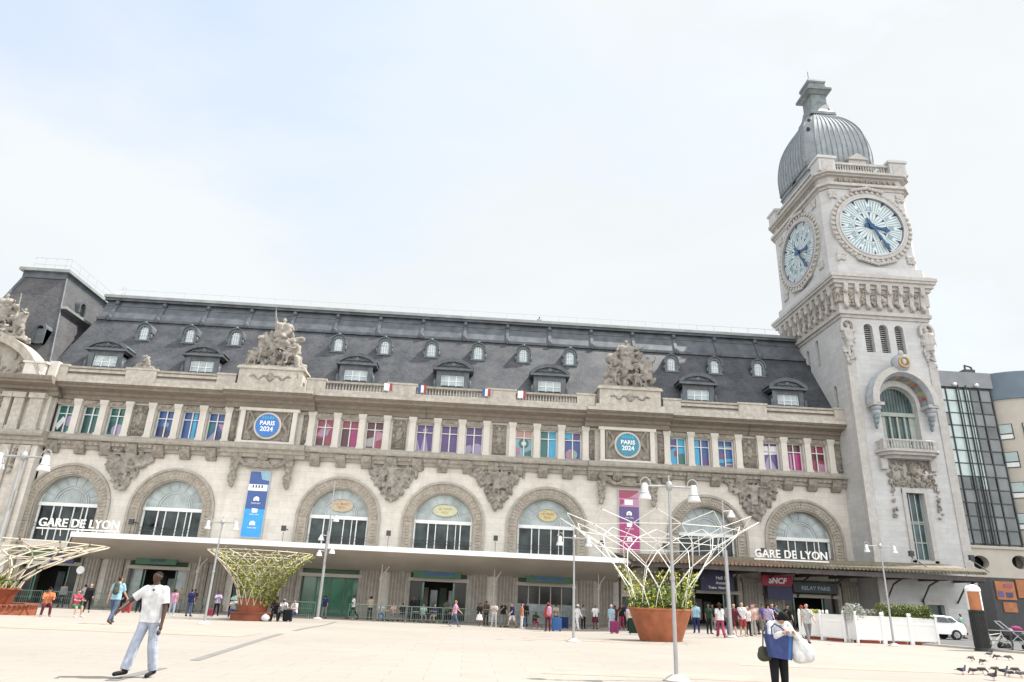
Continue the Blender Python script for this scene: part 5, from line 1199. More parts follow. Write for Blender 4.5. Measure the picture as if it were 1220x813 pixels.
# carved panel and drops over the tall window
mb = MB('carved_stone'); rs = random.Random(3)
mb.box(36.0, 39.6, TY0-0.08, TY0+0.03, 11.6, 14.0, 'tower_trim')
lumps(mb, 95, lambda r_: (37.75+r_.uniform(-1.75, 1.75), TY0-0.14, 12.8+r_.uniform(-1.15, 1.2)), 0.2, 61, 2.0)
mb.ell((37.75, TY0-0.25, 13.1), (0.4, 0.28, 0.6))
for s_ in (-1, 1): lumps(mb, 34, lambda r_: (37.75+s_*(1.95+r_.uniform(-0.18, 0.18)), TY0-0.12, 13.4-4.4*r_.random()), 0.17, 63+s_, 1.7)
mb.build('carved_panel', TW, True)
# balcony
mb = MB('tower_trim')
for (z0, z1, w_, d) in ((14.15, 14.4, 2.5, 1.3), (14.4, 14.62, 2.72, 1.5), (13.9, 14.15, 2.2, 0.9)): mb.prism([(37.45-w_, TY0+0.05)]+[(37.45-w_*math.cos(PI*k/12)*1.0, TY0-d*min(1, 1.6*math.sin(PI*k/12))) for k in range(13)]+[(37.45+w_, TY0+0.05)], z0, z1, None, 'xy')
mb.box(35.0, 35.55, TY0-0.4, TY0, 13.0, 13.9); mb.box(39.35, 39.9, TY0-0.4, TY0, 13.0, 13.9)
bal = mb.build('balcony', TW)
mb = MB('tower_trim')
for k in range(24):
    a = PI*(k+0.5)/24; x = 37.45-2.45*math.cos(a); y = TY0-1.25*min(1, 1.6*math.sin(a))
    mb.lathe((x, y, 14.62), [(0.05, 0), (0.085, 0.14), (0.09, 0.25), (0.045, 0.45), (0.07, 0.7)], 6)
for k in range(12):
    a, b_ = PI*k/12, PI*(k+1)/12; mb.bar((37.45-2.45*math.cos(a), TY0-1.25*min(1, 1.6*math.sin(a)), 15.38), (37.45-2.45*math.cos(b_), TY0-1.25*min(1, 1.6*math.sin(b_)), 15.38), 0.1, 6)
for s_ in (-1, 1): mb.box(37.45+s_*2.2-0.25, 37.45+s_*2.2+0.25, TY0-1.05, TY0-0.5, 14.6, 15.5)
mb.build('balustrade', bal)
# arched balcony window
yy = TY0+0.55
mb = MB('tower_door_green'); mb.arch(acx, 18.9, 1.6, 1.73, yy-0.1, yy+0.05, 15, 24)
mb.box(acx-1.7, acx+1.7, yy-0.2, yy+0.05, 17.9, 18.25); mb.box(acx-0.75, acx-0.6, yy-0.12, yy+0.04, 15, 17.9); mb.box(acx+0.6, acx+0.75, yy-0.12, yy+0.04, 15, 17.9); mb.box(acx-0.08, acx+0.08, yy-0.11, yy+0.04, 15, 17.9); mb.box(acx-0.6, acx+0.6, yy-0.08, yy+0.04, 15, 15.7); mb.box(acx-1.7, acx-1.1, yy-0.05, yy+0.04, 15, 17.9); mb.box(acx+1.1, acx+1.7, yy-0.05, yy+0.04, 15, 17.9)
for k in range(-5, 6): mb.bar((acx+k*0.28, yy-0.05, 18.25), (acx+k*0.28, yy-0.05, 18.9+math.sqrt(max(0.02, 1.6**2-(k*0.28)**2))), 0.022, 4, mat='lantern_copper')
bw = mb.build('balcony_window', TW)
mb = MB('tower_glass'); mb.prism(arch_loop(acx, 18.9, 1.7, 15, 20), yy+0.05, yy+0.09); mb.build('pane', bw)
# projecting ceramic hood
mb = MB('ceramic_blue')
NA = 28
for k in range(NA):
    a, b_ = PI*(-0.03)+PI*1.06*k/NA, PI*(-0.03)+PI*1.06*(k+1)/NA
    def pt(a, r, y): return (acx+r*math.cos(a)*1.08, y, 18.9+r*math.sin(a)*1.18)
    ring = [(1.9, TY0-0.02), (2.05, TY0-0.9), (2.25, TY0-1.35), (2.75, TY0-1.25), (2.85, TY0-0.5), (2.75, TY0+0.02)]
    for j in range(len(ring)-1):
        mt = ['ceramic_gold', 'hood_grey', 'tower_trim', 'hood_grey', 'hood_grey'][j]
        if j == 0: mt = ['ceramic_blue', 'ceramic_red', 'ceramic_gold', 'ceramic_blue', 'ceramic_blue'][(k*3) % 5] if k > 1 else 'ceramic_blue'
        mb.add([pt(a, *ring[j]), pt(b_, *ring[j]), pt(b_, *ring[j+1]), pt(a, *ring[j+1])], [(0, 1, 2, 3)], mt)
mb.ell((acx+0.1, TY0-1.15, 22.45), (0.85, 0.6, 0.85), None, 'hood_grey'); mb.arch(acx+0.1, 22.4, 0.38, 0.52, TY0-1.78, TY0-1.5, None, 16, 'ceramic_gold', 0, 360); mb.ell((acx+0.1, TY0-1.62, 22.4), (0.36, 0.12, 0.36), None, 'ceramic_red'); mb.ell((acx+0.1, TY0-1.72, 22.4), (0.2, 0.1, 0.3), None, 'tower_trim'); mb.ell((acx+0.1, TY0-1.4, 23.3), (0.25, 0.2, 0.3), None, 'tower_trim')
for s_ in (-1, 1):
    for k in range(5): mb.ell((acx+s_*2.5, TY0-0.7+k*0.08, 18.3-k*0.38), (0.42-k*0.07, 0.5-k*0.07, 0.32), None, 'hood_grey' if k < 2 else 'ceramic_blue')
    mb.box(acx+s_*2.5-0.5, acx+s_*2.5+0.5, TY0-1.25, TY0+0.0, 18.45, 18.72, 'tower_trim')
mb.build('ceramic_hood', TW, 'auto')
# reliefs of seated figures flanking the slits
for i, (x, y) in enumerate(((33.75, TY0-0.12), (41.3, TY0-0.12))):
    mb = MB('tower_trim'); figure_stone(mb, 3.4, 'stand', (x, y-0.1, 23.0), 0.5-i*1.0, 1.3); lumps(mb, 50, lambda r_: (x+r_.uniform(-0.5, 0.5), y+r_.uniform(-0.15, 0.2), 22.5+r_.random()*4.1), 0.24, 80+i, 1.8); mb.arch(x, 26.2, 0.45, 0.7, y-0.25, y+0.1, 25.6, 12)
    mb.remesh('figure_relief', TW, 0.06, 0)
# corbelled cornice
mb = MB('tower_trim'); E = lambda e: (TX0-e, TX1+e, TY0-e, TY1+e)
for e, z0, z1 in ((0.12, 27.1, 27.4), (0.3, 27.4, 27.75), (0.2, 27.75, 28.6), (0.32, 28.6, 30.0), (0.5, 30.0, 30.35), (0.72, 30.35, 30.7), (0.9, 30.7, 30.95), (1.0, 30.95, 31.25), (0.75, 31.25, 31.45)):
    mb.box(*E(e), z0, z1)
mb.build('corbel_cornice', TW)
def frieze(axis, n):
    for k in range(n):
        mb = MB('carved_stone')
        if axis == 'x': c = TX0-0.1+(TX1-TX0+0.2)*(k+0.5)/n
        else: c = TY0-0.1+(TY1-TY0+0.2)*(k+0.5)/n
        prof = [(0.0, 27.9), (0.22, 27.95), (0.34, 28.2), (0.26, 28.6), (0.34, 29.3), (0.62, 30.0), (0.62, 30.34), (0.0, 30.34)]
        t_ = MB('tower_trim'); t_.prism([(TY0-0.15-e, z) for e, z in prof], -0.2, 0.2, None, 'yz')
        t_.ell((0, TY0-0.5, 28.2), (0.2, 0.14, 0.28)); t_.ell((0, TY0-0.68, 29.6), (0.18, 0.16, 0.24))
        if axis == 'x': mb.add([(c+x, y, z) for x, y, z in t_.v], t_.f, 'tower_trim')
        else: mb.add([(TX0-0.15+(y-TY0+0.15), c+x, z) for x, y, z in t_.v], t_.f, 'tower_trim')
        w_ = (TX1-TX0)/n if axis == 'x' else (TY1-TY0)/n
        rs = random.Random(k)
        for j in range(9):
            u = -w_/2+rs.uniform(-0.25, 0.25); z = 28.3+rs.random()*1.4; p = (c+u, TY0-0.36, z) if axis == 'x' else (TX0-0.36, c+u, z); mb.ell(p, (0.16, 0.12, 0.2))
        mb.build('console', TW, 'auto')
frieze('x', 8); frieze('y', 10)
# clock stage, with cut corners
SX0, SX1, SY0, SY1 = 33.2, 42.1, 56.55, 68.45
def cut(e, c): 
    a, b_, p, q = SX0-e, SX1+e, SY0-e, SY1+e
    return [(a+c, p), (b_-c, p), (b_, p+c), (b_, q-c), (b_-c, q), (a+c, q), (a, q-c), (a, p+c)]
mb = MB('tower_stone')
mb.prism(cut(0.25, 0.55), 31.4, 32.3, None, 'xy'); mb.prism(cut(0, 0.75), 32.3, 41.3, None, 'xy'); mb.build('clock_stage', TW)
mb = MB('tower_trim'); mb.prism(cut(0.1, 0.7), 41.0, 41.3, None, 'xy'); mb.prism(cut(0.35, 0.8), 41.3, 41.6, None, 'xy'); mb.prism(cut(-0.05, 0.7), 41.6, 42.5, None, 'xy'); mb.prism(cut(0.25, 0.8), 42.5, 42.7, None, 'xy'); mb.prism(cut(0.5, 0.9), 42.7, 42.95, None, 'xy')
mb.build('stage_cornice', TW)
mb = MB('carved_stone')
for k in range(22): mb.ell((SX0+1.5+k*0.285, SY0-0.04, 42.05), (0.13, 0.1, 0.26), Euler((0, 0.4*(-1)**k, 0)).to_matrix())
for k in range(28): mb.ell((SX0-0.04, SY0+1.6+k*0.31, 42.05), (0.1, 0.13, 0.26))
mb.build('carved_frieze', TW, True)
# parapet piers and balusters
for px_, py_ in ((SX0+0.75, SY0+0.75), (SX1-0.75, SY0+0.75), (SX0+0.75, SY1-0.75), (SX1-0.75, SY1-0.75)):
    mb = MB('tower_stone'); mb.box(px_-0.85, px_+0.85, py_-0.85, py_+0.85, 42.96, 44.5); mb.box(px_-1.0, px_+1.0, py_-1.0, py_+1.0, 44.5, 44.75); mb.box(px_-0.8, px_+0.8, py_-0.8, py_+0.8, 44.75, 44.95)
    mb.box(px_-0.55, px_+0.55, py_-0.9, py_-0.84, 43.2, 44.2, 'tower_trim'); mb.box(px_-0.95, px_+0.95, py_-0.95, py_+0.95, 42.955, 43.15, 'tower_trim'); mb.build('parapet_pier', TW)
mb = MB('tower_trim'); mb.box(SX0+1.6, SX1-1.6, SY0+0.15, SY0+0.5, 44.1, 44.35); mb.box(SX0+1.6, SX1-1.6, SY0+0.15, SY0+0.5, 42.96, 43.2); mb.box(SX0+0.15, SX0+0.5, SY0+1.6, SY1-1.6, 44.1, 44.35); mb.box(SX0+0.15, SX0+0.5, SY0+1.6, SY1-1.6, 42.96, 43.2); mb.box(SX1-0.5, SX1-0.15, SY0+1.6, SY1-1.6, 42.96, 44.35)
for k in range(20): mb.lathe((SX0+1.8+k*0.27, SY0+0.32, 43.2), [(0.06, 0), (0.1, 0.2), (0.05, 0.55), (0.08, 0.9)], 6)
for k in range(30): mb.lathe((SX0+0.32, SY0+1.9+k*0.27, 43.2), [(0.06, 0), (0.1, 0.2), (0.05, 0.55), (0.08, 0.9)], 6)
mb.build('parapet_balustrade', TW)
mb = MB('tower_trim')
for (px_, py_, ax) in ((cx, SY0+0.9, 'x'), (SX0+0.9, TC[1], 'y')):
    mb = MB('tower_trim'); t_ = MB('tower_trim'); t_.box(-0.9, 0.9, -0.4, 1.4, 43.2, 45.0); t_.prism([(-1.15, 45.0), (1.15, 45.0), (0, 45.75)], -0.6, 1.6); t_.box(-0.35, 0.35, -0.42, -0.38, 43.9, 44.6, 'interior_dark')
    tv = [((px_+x, py_+y, z) if ax == 'x' else (px_+y, py_+x, z)) for x, y, z in t_.v]; o = len(mb.v); mb.v += tv; mb.f += [tuple(o+k for k in f) for f in t_.f]
    idx = [mb.mi(n_) for n_ in t_.mats]; mb.m += [idx[i] for i in t_.m]; mb.build('parapet_aedicule', TW)

def dial(name, axis, label):
    """clock face built facing -y around the origin, then turned for the left flank"""
    O = MB('tower_trim'); n = 48
    def ring(mb_, r0, r1, y0, y1, mt): mb_.arch(0, 0, r0, r1, y0, y1, None, n, mt, 0, 360)
    ring(O, 3.15, 3.3, -0.32, 0.1, 'steel_grey'); ring(O, 3.3, 3.62, -0.26, 0.1, 'tower_trim'); ring(O, 3.62, 4.05, -0.14, 0.1, 'tower_trim')
    for k in range(44):
        a = 2*PI*k/44; O.ell((3.84*math.cos(a), -0.2, 3.84*math.sin(a)), (0.22, 0.12, 0.17), Euler((0, -a, 0)).to_matrix())
    for sx in (-1, 1):
        for sz in (-1, 1):
            rs = random.Random(4)
            for k in range(16): u = rs.random(); v = rs.random(); O.ell((sx*(3.05+u*0.75), -0.08, sz*(3.1+v*0.8)), (0.24, 0.1, 0.15), Euler((0, rs.uniform(0, 3), 0)).to_matrix())
    for k in range(-5, 6): O.ell((k*0.3, -0.3, 4.25-abs(k)*0.07), (0.22, 0.16, 0.2)); 
    for k in range(-6, 7): O.ell((k*0.3, -0.24, -4.2+abs(k)*0.08), (0.2, 0.14, 0.16))
    F = MB('dial_white'); F.prism([(3.2*math.cos(2*PI*k/n), 3.2*math.sin(2*PI*k/n)) for k in range(n)], -0.05, 0.05)
    NU = MB('dial_navy')
    rom = ['XII', 'I', 'II', 'III', 'IIII', 'V', 'VI', 'VII', 'VIII', 'IX', 'X', 'XI']
    for k in range(60):
        a = PI/2-2*PI*k/60; d = Vector((math.cos(a), 0, math.sin(a))); tn = Vector((-d.z, 0, d.x))
        if k % 5:   # glazed rays between the hours
            NU.add([d*1.75-tn*0.035+Vector((0, -0.06, 0)), d*1.75+tn*0.035+Vector((0, -0.06, 0)), d*2.95+tn*0.07+Vector((0, -0.06, 0)), d*2.95-tn*0.07+Vector((0, -0.06, 0))], [(0, 1, 2, 3)], 'dial_teal')
        else:
            y = Vector((0, -0.07, 0)); NU.add([d*3.12+tn*0.16+y, d*3.12-tn*0.16+y, d*2.55+y], [(0, 1, 2)], 'dial_navy'); NU.add([d*1.6+tn*0.14+y, d*1.6-tn*0.14+y, d*1.15+y], [(0, 1, 2)], 'dial_navy')
            text_into(NU, rom[k//5], 0.72, 'dial_teal', d*1.78+Vector((0, -0.075, 0)), ux=(tn*-1), uz=d, ext=0.01, bold=0.015, sx=0.8)
    ring(NU, 1.62, 1.66, -0.075, -0.055, 'dial_teal'); ring(NU, 3.12, 3.16, -0.075, -0.055, 'dial_navy')
    for k in range(24):
        a = 2*PI*k/24; d = Vector((math.cos(a), 0, math.sin(a))); tn = Vector((-d.z, 0, d.x)); y = Vector((0, -0.06, 0))
        NU.add([d*0.55+tn*0.03+y, d*0.55-tn*0.03+y, d*1.5+tn*-0.07+y, d*1.5+tn*0.07+y], [(0, 1, 2, 3)], 'dial_teal')
    def hand(ang, L, w_, tail, blob):
        h = MB('hand_blue'); a = PI/2-R(ang); d = Vector((math.cos(a), 0, math.sin(a))); tn = Vector((-d.z, 0, d.x))
        def sh(pts, y0, y1): h.prism([((d*p+tn*q).x, (d*p+tn*q).z) for p, q in pts], y0, y1)
        y0 = -0.3 if L > 2 else -0.22
        sh([(-tail, -w_*1.2), (-tail*0.6, -w_*1.6), (0, -w_), (L*blob, -w_*0.8), (L*(blob+0.08), -w_*2.3), (L, 0), (L*(blob+0.08), w_*2.3), (L*blob, w_*0.8), (0, w_), (-tail*0.6, w_*1.6), (-tail, w_*1.2)], y0, y0+0.06)
        h.bar((0, y0-0.02, 0), (0, -0.05, 0), 0.26, 16); return h
    H1 = hand(103, 1.85, 0.13, 0.7, 0.72); H2 = hand(150, 2.95, 0.11, 0.95, 0.72)
    tr = (lambda v: (cx-0.05+v[0], SY0+v[1], 36.85+v[2])) if axis == 'x' else (lambda v: (SX0+v[1], TC[1]-v[0]*1.12, 36.85+v[2]))
    def mv(m_): m_.v = [tr(v) for v in m_.v]; return m_
    r_ = mv(O).build('dial_surround', TW, 'auto')
    f = mv(F).build('clock_dial', TW); f['label'] = label
    mv(NU).build('numerals', f, fixn=False); mv(H1).build('hour_hand', f); mv(H2).build('minute_hand', f)
dial('front', 'x', 'clock dial on the front of the tower'); dial('side', 'y', 'clock dial on the left flank of the tower')

DX = TC[0]-0.5
# dome: square plan with cut corners, ribbed zinc
prof = [(44.2, 3.6), (45.6, 3.6), (45.75, 3.7), (46.6, 3.74), (47.8, 3.74), (49.0, 3.62), (50.2, 3.4), (51.3, 3.02), (52.3, 2.5), (53.1, 1.95), (53.7, 1.45), (54.0, 1.25)]
KY = 1.08
def fine(p, m=5):
    out = []
    for i in range(len(p)-1):
        p0, p1, p2, p3 = p[max(0, i-1)], p[i], p[i+1], p[min(len(p)-1, i+2)]
        for j in range(m):
            u = j/m; out.append(tuple(0.5*(2*b+(c-a)*u+(2*a-5*b+4*c-d)*u*u+(3*b-a-3*c+d)*u**3) for a, b, c, d in zip(p0, p1, p2, p3)))
    return out+[p[-1]]
prof = prof[:3]+fine(prof[3:])
mb = MB('dome_zinc')
def oct_(s, c=0.24): 
    c = c*s; return [(-s+c, -s*KY), (s-c, -s*KY), (s, -s*KY+c), (s, s*KY-c), (s-c, s*KY), (-s+c, s*KY), (-s, s*KY-c), (-s, -s*KY+c)]
vs = [(DX+x, TC[1]+y, z) for z, s_ in prof for x, y in oct_(s_)]
mb.add(vs, [(i*8+k, i*8+(k+1) % 8, (i+1)*8+(k+1) % 8, (i+1)*8+k) for i in range(len(prof)-1) for k in range(8)])
mb.build('dome', TW, 'auto')
for side, nr in (('f', 10), ('l', 10), ('r', 10), ('b', 4)):
    for k in range(nr+1):
        mb = MB('dome_seam')
        u = -1+2*k/nr; pts = []
        for z, s_ in prof[2:]:
            c = 0.24*s_
            if side == 'f': pts.append((DX+u*(s_-c), TC[1]-s_*KY-0.02, z))
            if side == 'b': pts.append((DX+u*(s_-c), TC[1]+s_*KY+0.02, z))
            if side == 'l': pts.append((DX-s_-0.02, TC[1]+u*(s_*KY-c), z))
            if side == 'r': pts.append((DX+s_+0.02, TC[1]+u*(s_*KY-c), z))
        mb.path(pts, 0.06 if 0 < k < nr else 0.08, 6); mb.build('dome_rib', TW, True)
mb = MB('dome_seam')
for e, z in ((3.8, 45.6), (3.76, 45.0)): mb.prism([(DX+x, TC[1]+y) for x, y in oct_(e)], z, z+0.14, None, 'xy')
mb.build('dome_base_moulding', TW)
for z, s_ in ((50.2, 3.4), (51.9, 2.72)): mb = MB('interior_dark').ell((DX-s_+0.08*s_+0.05, TC[1]-s_*KY+0.08*s_+0.05, z), (0.2, 0.2, 0.26)); mb.build('dome_vent', TW, True)
# lantern
mb = MB('lantern_copper'); kx_ = 1.1
LS = 1.08
for z0, z1, a, b_ in ((53.9, 54.3, 1.35, 1.3), (54.3, 54.9, 1.22, 1.02), (54.9, 55.7, 1.02, 0.88), (55.7, 57.1, 0.82, 0.82), (57.1, 57.45, 0.9, 1.2), (57.45, 57.75, 1.3, 1.3), (57.75, 58.7, 0.98, 0.86), (58.7, 58.9, 0.9, 0.98), (58.9, 59.2, 0.98, 0.92)):
    vs = [(DX+sx*a*LS, TC[1]+sy_*a*kx_*LS, z0) for sx, sy_ in ((-1, -1), (1, -1), (1, 1), (-1, 1))]+[(DX+sx*b_*LS, TC[1]+sy_*b_*kx_*LS, z1) for sx, sy_ in ((-1, -1), (1, -1), (1, 1), (-1, 1))]
    mb.add(vs, [(0, 1, 2, 3), (4, 7, 6, 5), (0, 4, 5, 1), (1, 5, 6, 2), (2, 6, 7, 3), (3, 7, 4, 0)])
for s_ in (-1, 1):
    mb.ell((DX+s_*0.68, TC[1]-0.8, 56.4), (0.16, 0.2, 0.6)); mb.ell((DX+s_*0.95, TC[1]-1.1, 54.8), (0.2, 0.2, 0.4))
mb.build('lantern', TW)
MB('steel_dark').bar((DX-0.3, TC[1], 59.5), (DX-0.3, TC[1], 61.2), 0.04, 5).build('lightning_rod', TW)
floodlight(35.6, 6.0, 55.6, 'dark floodlight on a tilted arm at the left of the tower window', (0.9, -0.9, -1.1)); floodlight(40.6, 5.9, 55.6, 'dark floodlight on a tilted arm at the right of the tower window', (0.9, -0.9, -1.1))

# ------------------------------------------------------------------ buildings right of the tower
OF = thing('office_building', (58, 84, -0.1), 'modern office block with a dark gridded glass curtain wall', 'office building')
fy = 78.0
mb = MB('facade_glass_dark'); mb.box(46, 63.8, fy, 96, 8.7, 28); mb.build('curtain_wall', OF)
rs = random.Random(12)
xsg = [54.0, 55.0, 56.6, 57.9, 59.3, 60.3, 61.0, 62.2, 63.7]; zsg = [9.2+1.55*k for k in range(13)]
for i in range(len(xsg)-1):
    for j in range(len(zsg)-1):
        mt = 'facade_glass_light' if (xsg[i] < 59.8 and zsg[j] > 16 and not (i == 2 and j == 9)) or (i == 5 and zsg[j] > 14) else ('facade_glass_dark' if rs.random() < 0.7 else 'concrete_grey')  # pale tint stands in for sky reflected in the upper left panes
        tl = rs.uniform(-0.02, 0.02); mb = MB(mt)
        mb.box(xsg[i]+0.08, xsg[i+1]-0.08, fy-0.1+tl, fy-0.04+tl, zsg[j]+0.08, zsg[j+1]-0.06)
        mb.build('pane', OF)
mb = MB('steel_dark')
for x in xsg: mb.box(x-0.06, x+0.06, fy-0.22, fy, 8.7, 28)
for z in zsg: mb.box(54, 63.8, fy-0.18, fy-0.001, z-0.05, z+0.05)
for x in (56.6, 59.3, 60.3): mb.bar((x, fy-0.5, 9), (x+0.05, fy-0.5, 28.2), 0.08, 6)
mb.build('mullion_grid', OF)
mb = MB('concrete_grey'); mb.box(45.8, 64.0, fy-0.35, 96, 28.0, 30.0); mb.build('attic_band', OF)
mb = MB('lamp_head')
for x in (56.6, 58.9, 61.7): mb.ell((x, fy-0.6, 28.2), (0.28, 0.28, 0.25))
mb.build('roof_spotlights', OF, True)
mb = MB('steel_dark'); mb.path([(61.9, fy+1, 30), (61.9, fy+1, 31.4), (62.7, fy+1, 31.2), (62.9, fy+1, 30.4)], 0.12, 6); mb.box(61.4, 62.8, fy+0.5, fy+1.5, 29.9, 30.7); mb.build('roof_machinery', OF)
mb = MB('cream_render')
mb.plate([(44, -1), (66.5, -1), (66.5, 8.7), (44, 8.7)], [[(57.6+1.0*math.cos(2*PI*k/20), 7.1+0.75*math.sin(2*PI*k/20)) for k in range(20)], [(62.3+1.0*math.cos(2*PI*k/20), 7.3+0.75*math.sin(2*PI*k/20)) for k in range(20)], arch_loop(60.2, 2.8, 2.0, -0.9)], 77.0, 77.9)
mb.box(44, 66.5, 76.8, 78.2, 8.65, 8.95); mb.build('podium', OF)
mb = MB('interior_dark'); mb.box(44.5, 66, 79, 79.2, -1, 8.6); mb.build('podium_interior', OF)
AP = thing('apartment_building', (70, 82, -0.1), 'cream apartment building with a rounded corner and blue-grey roof band', 'apartment building')
mb = MB('cream_render'); n = 26; cyl = [(68.8+6.2*math.cos(R(-200+220*k/n)), 82.0+6.2*math.sin(R(-200+220*k/n))) for k in range(n+1)]
mb.prism(cyl+[(76.5, 96), (62.8, 96)], -1, 26.6, None, 'xy'); mb.build('curved_wall', AP, 'auto')
mb = MB('cap_blue_grey'); mb.prism([(68.8+6.4*math.cos(R(-200+220*k/n)), 82.0+6.4*math.sin(R(-200+220*k/n))) for k in range(n+1)]+[(76.6, 96), (62.7, 96)], 26.6, 30.0, None, 'xy'); mb.build('roof_band', AP, 'auto')
for a in (-135, -112, -88, -60):
    for z in (7.5, 11.0, 14.6, 18.2, 21.6):
        c, s_ = math.cos(R(a)), math.sin(R(a)); X0, Y0 = 68.8+6.22*c, 82+6.22*s_; tx, ty = -s_, c
        mb = MB('steel_dark'); P = lambda u, v, d: (X0+tx*u+c*d, Y0+ty*u+s_*d, v)
        mb.add([P(-0.75, z, 0.04), P(0.75, z, 0.04), P(0.75, z+1.9, 0.04), P(-0.75, z+1.9, 0.04), P(-0.75, z, -0.2), P(0.75, z, -0.2), P(0.75, z+1.9, -0.2), P(-0.75, z+1.9, -0.2)], [(0, 1, 2, 3), (0, 4, 5, 1), (1, 5, 6, 2), (2, 6, 7, 3), (3, 7, 4, 0)])
        f = mb.build('window', AP)
        mb = MB('facade_glass_light'); mb.add([P(-0.65, z+0.75, 0.06), P(0.65, z+0.75, 0.06), P(0.65, z+1.82, 0.06), P(-0.65, z+1.82, 0.06)], [(0, 1, 2, 3)]); mb.add([P(-0.65, z+0.08, 0.06), P(0.65, z+0.08, 0.06), P(0.65, z+0.6, 0.06), P(-0.65, z+0.6, 0.06)], [(0, 1, 2, 3)], 'window_white'); mb.build('pane', f)
# ------------------------------------------------------------------ street lamps
def street_lamp(x, y, H, label, arm=0.64, r=0.055, rz=0.0, tilt=0.0, group='street lamps on the square'):
    L = thing('street_lamp', (0, 0, 0), label, 'street lamp', group)
    mb = MB('steel_grey'); mb.bar((0, 0, 0), (0, 0, H*0.5), r*1.0, 10, r*0.88); mb.bar((0, 0, H*0.5), (0, 0, H), r*0.85, 10, r*0.62); mb.bar((0, 0, H*0.5-0.05), (0, 0, H*0.5+0.05), r*1.25, 10); mb.build('pole', L, 'auto')
    mb = MB('kerb_stone'); mb.lathe((0, 0, 0), [(0.3, -0.12), (0.3, 0.03), (0.2, 0.09), (0.11, 0.14)], 18); mb.build('base', L)
    mb = MB('steel_grey'); mb.bar((-arm, 0, H-0.06), (arm, 0, H-0.06), 0.026, 8); mb.ell((0, 0, H-0.05), (0.09, 0.09, 0.13)); mb.bar((0, 0, H), (0, 0, H+0.22), 0.02, 6)
    for s in (-1, 1):
        pts = [(s*(arm-0.02)+0.13*math.cos(R(a)), 0, H-0.02+0.16*math.sin(R(a))) for a in range(0, 181, 30)]; mb.path(pts, 0.014, 5)
    mb.build('crossbar', L, 'auto')
    for s in (-1, 1):
        mb = MB('lamp_head'); c = (s*arm, 0, H-0.42)
        mb.lathe(c, [(0.15, 0.03), (0.155, 0.05), (0.12, 0.16), (0.085, 0.23), (0.085, 0.34), (0.06, 0.42)], 18); mb.lathe((c[0], c[1], c[2]+0.16), [(0.126, 0), (0.126, 0.02), (0.11, 0.025)], 18, mat='steel_grey')
        mb.build('lamp_shade', L, 'auto')
    place(L, (x, y, gz(x, y)), rz); return L
street_lamp(4.77, 16.47, 4.32, 'tall grey double street lamp nearest the camera, in front of the big terracotta planter', 0.6, 0.048)
street_lamp(-11.62, 33.81, 4.5, 'double street lamp standing beside the middle planter and the seated people')
street_lamp(4.5, 30.11, 4.15, 'double street lamp left of the big terracotta planter, near the traveller in red', 0.62)
street_lamp(21.69, 36.2, 4.9, 'double street lamp in front of the white planter boxes', 0.75)
street_lamp(-11.1, 17.5, 4.42, 'double street lamp at the left edge with its top before the station wall', 0.55, 0.06)
def tall_pole(x, y, H, label, heads):
    L = thing('light_pole', (0, 0, 0), label, 'light pole')
    mb = MB('steel_grey'); mb.bar((0, 0, 0), (0, 0, H*0.62), 0.12, 10, 0.10); mb.bar((0, 0, H*0.62), (0, 0, H), 0.055, 8, 0.04); mb.build('pole', L, 'auto')
    MB('kerb_stone').lathe((0, 0, 0), [(0.35, -0.15), (0.35, 0.05), (0.2, 0.12)], 16).build('base', L)
    for s, z in heads:
        mb = MB('lamp_head'); mb.bar((0, 0, z+0.25), (s*0.42, -0.1, z+0.3), 0.03, 6); mb.lathe((s*0.45, -0.1, z-0.1), [(0.24, 0), (0.2, 0.16), (0.12, 0.3), (0.08, 0.42)], 14); mb.build('lamp_shade', L, 'auto')
    place(L, (x, y, gz(x, y))); return L
tall_pole(-10.48, 53.29, 9.8, 'very tall slim light pole in front of the arch left of centre', [(1, 6.9), (-1, 5.5), (1, 4.6), (-1, 4.4)])
tall_pole(15.05, 40.87, 7.6, 'tall slim light pole before the arch right of the pink banner', [(1, 6.7)])

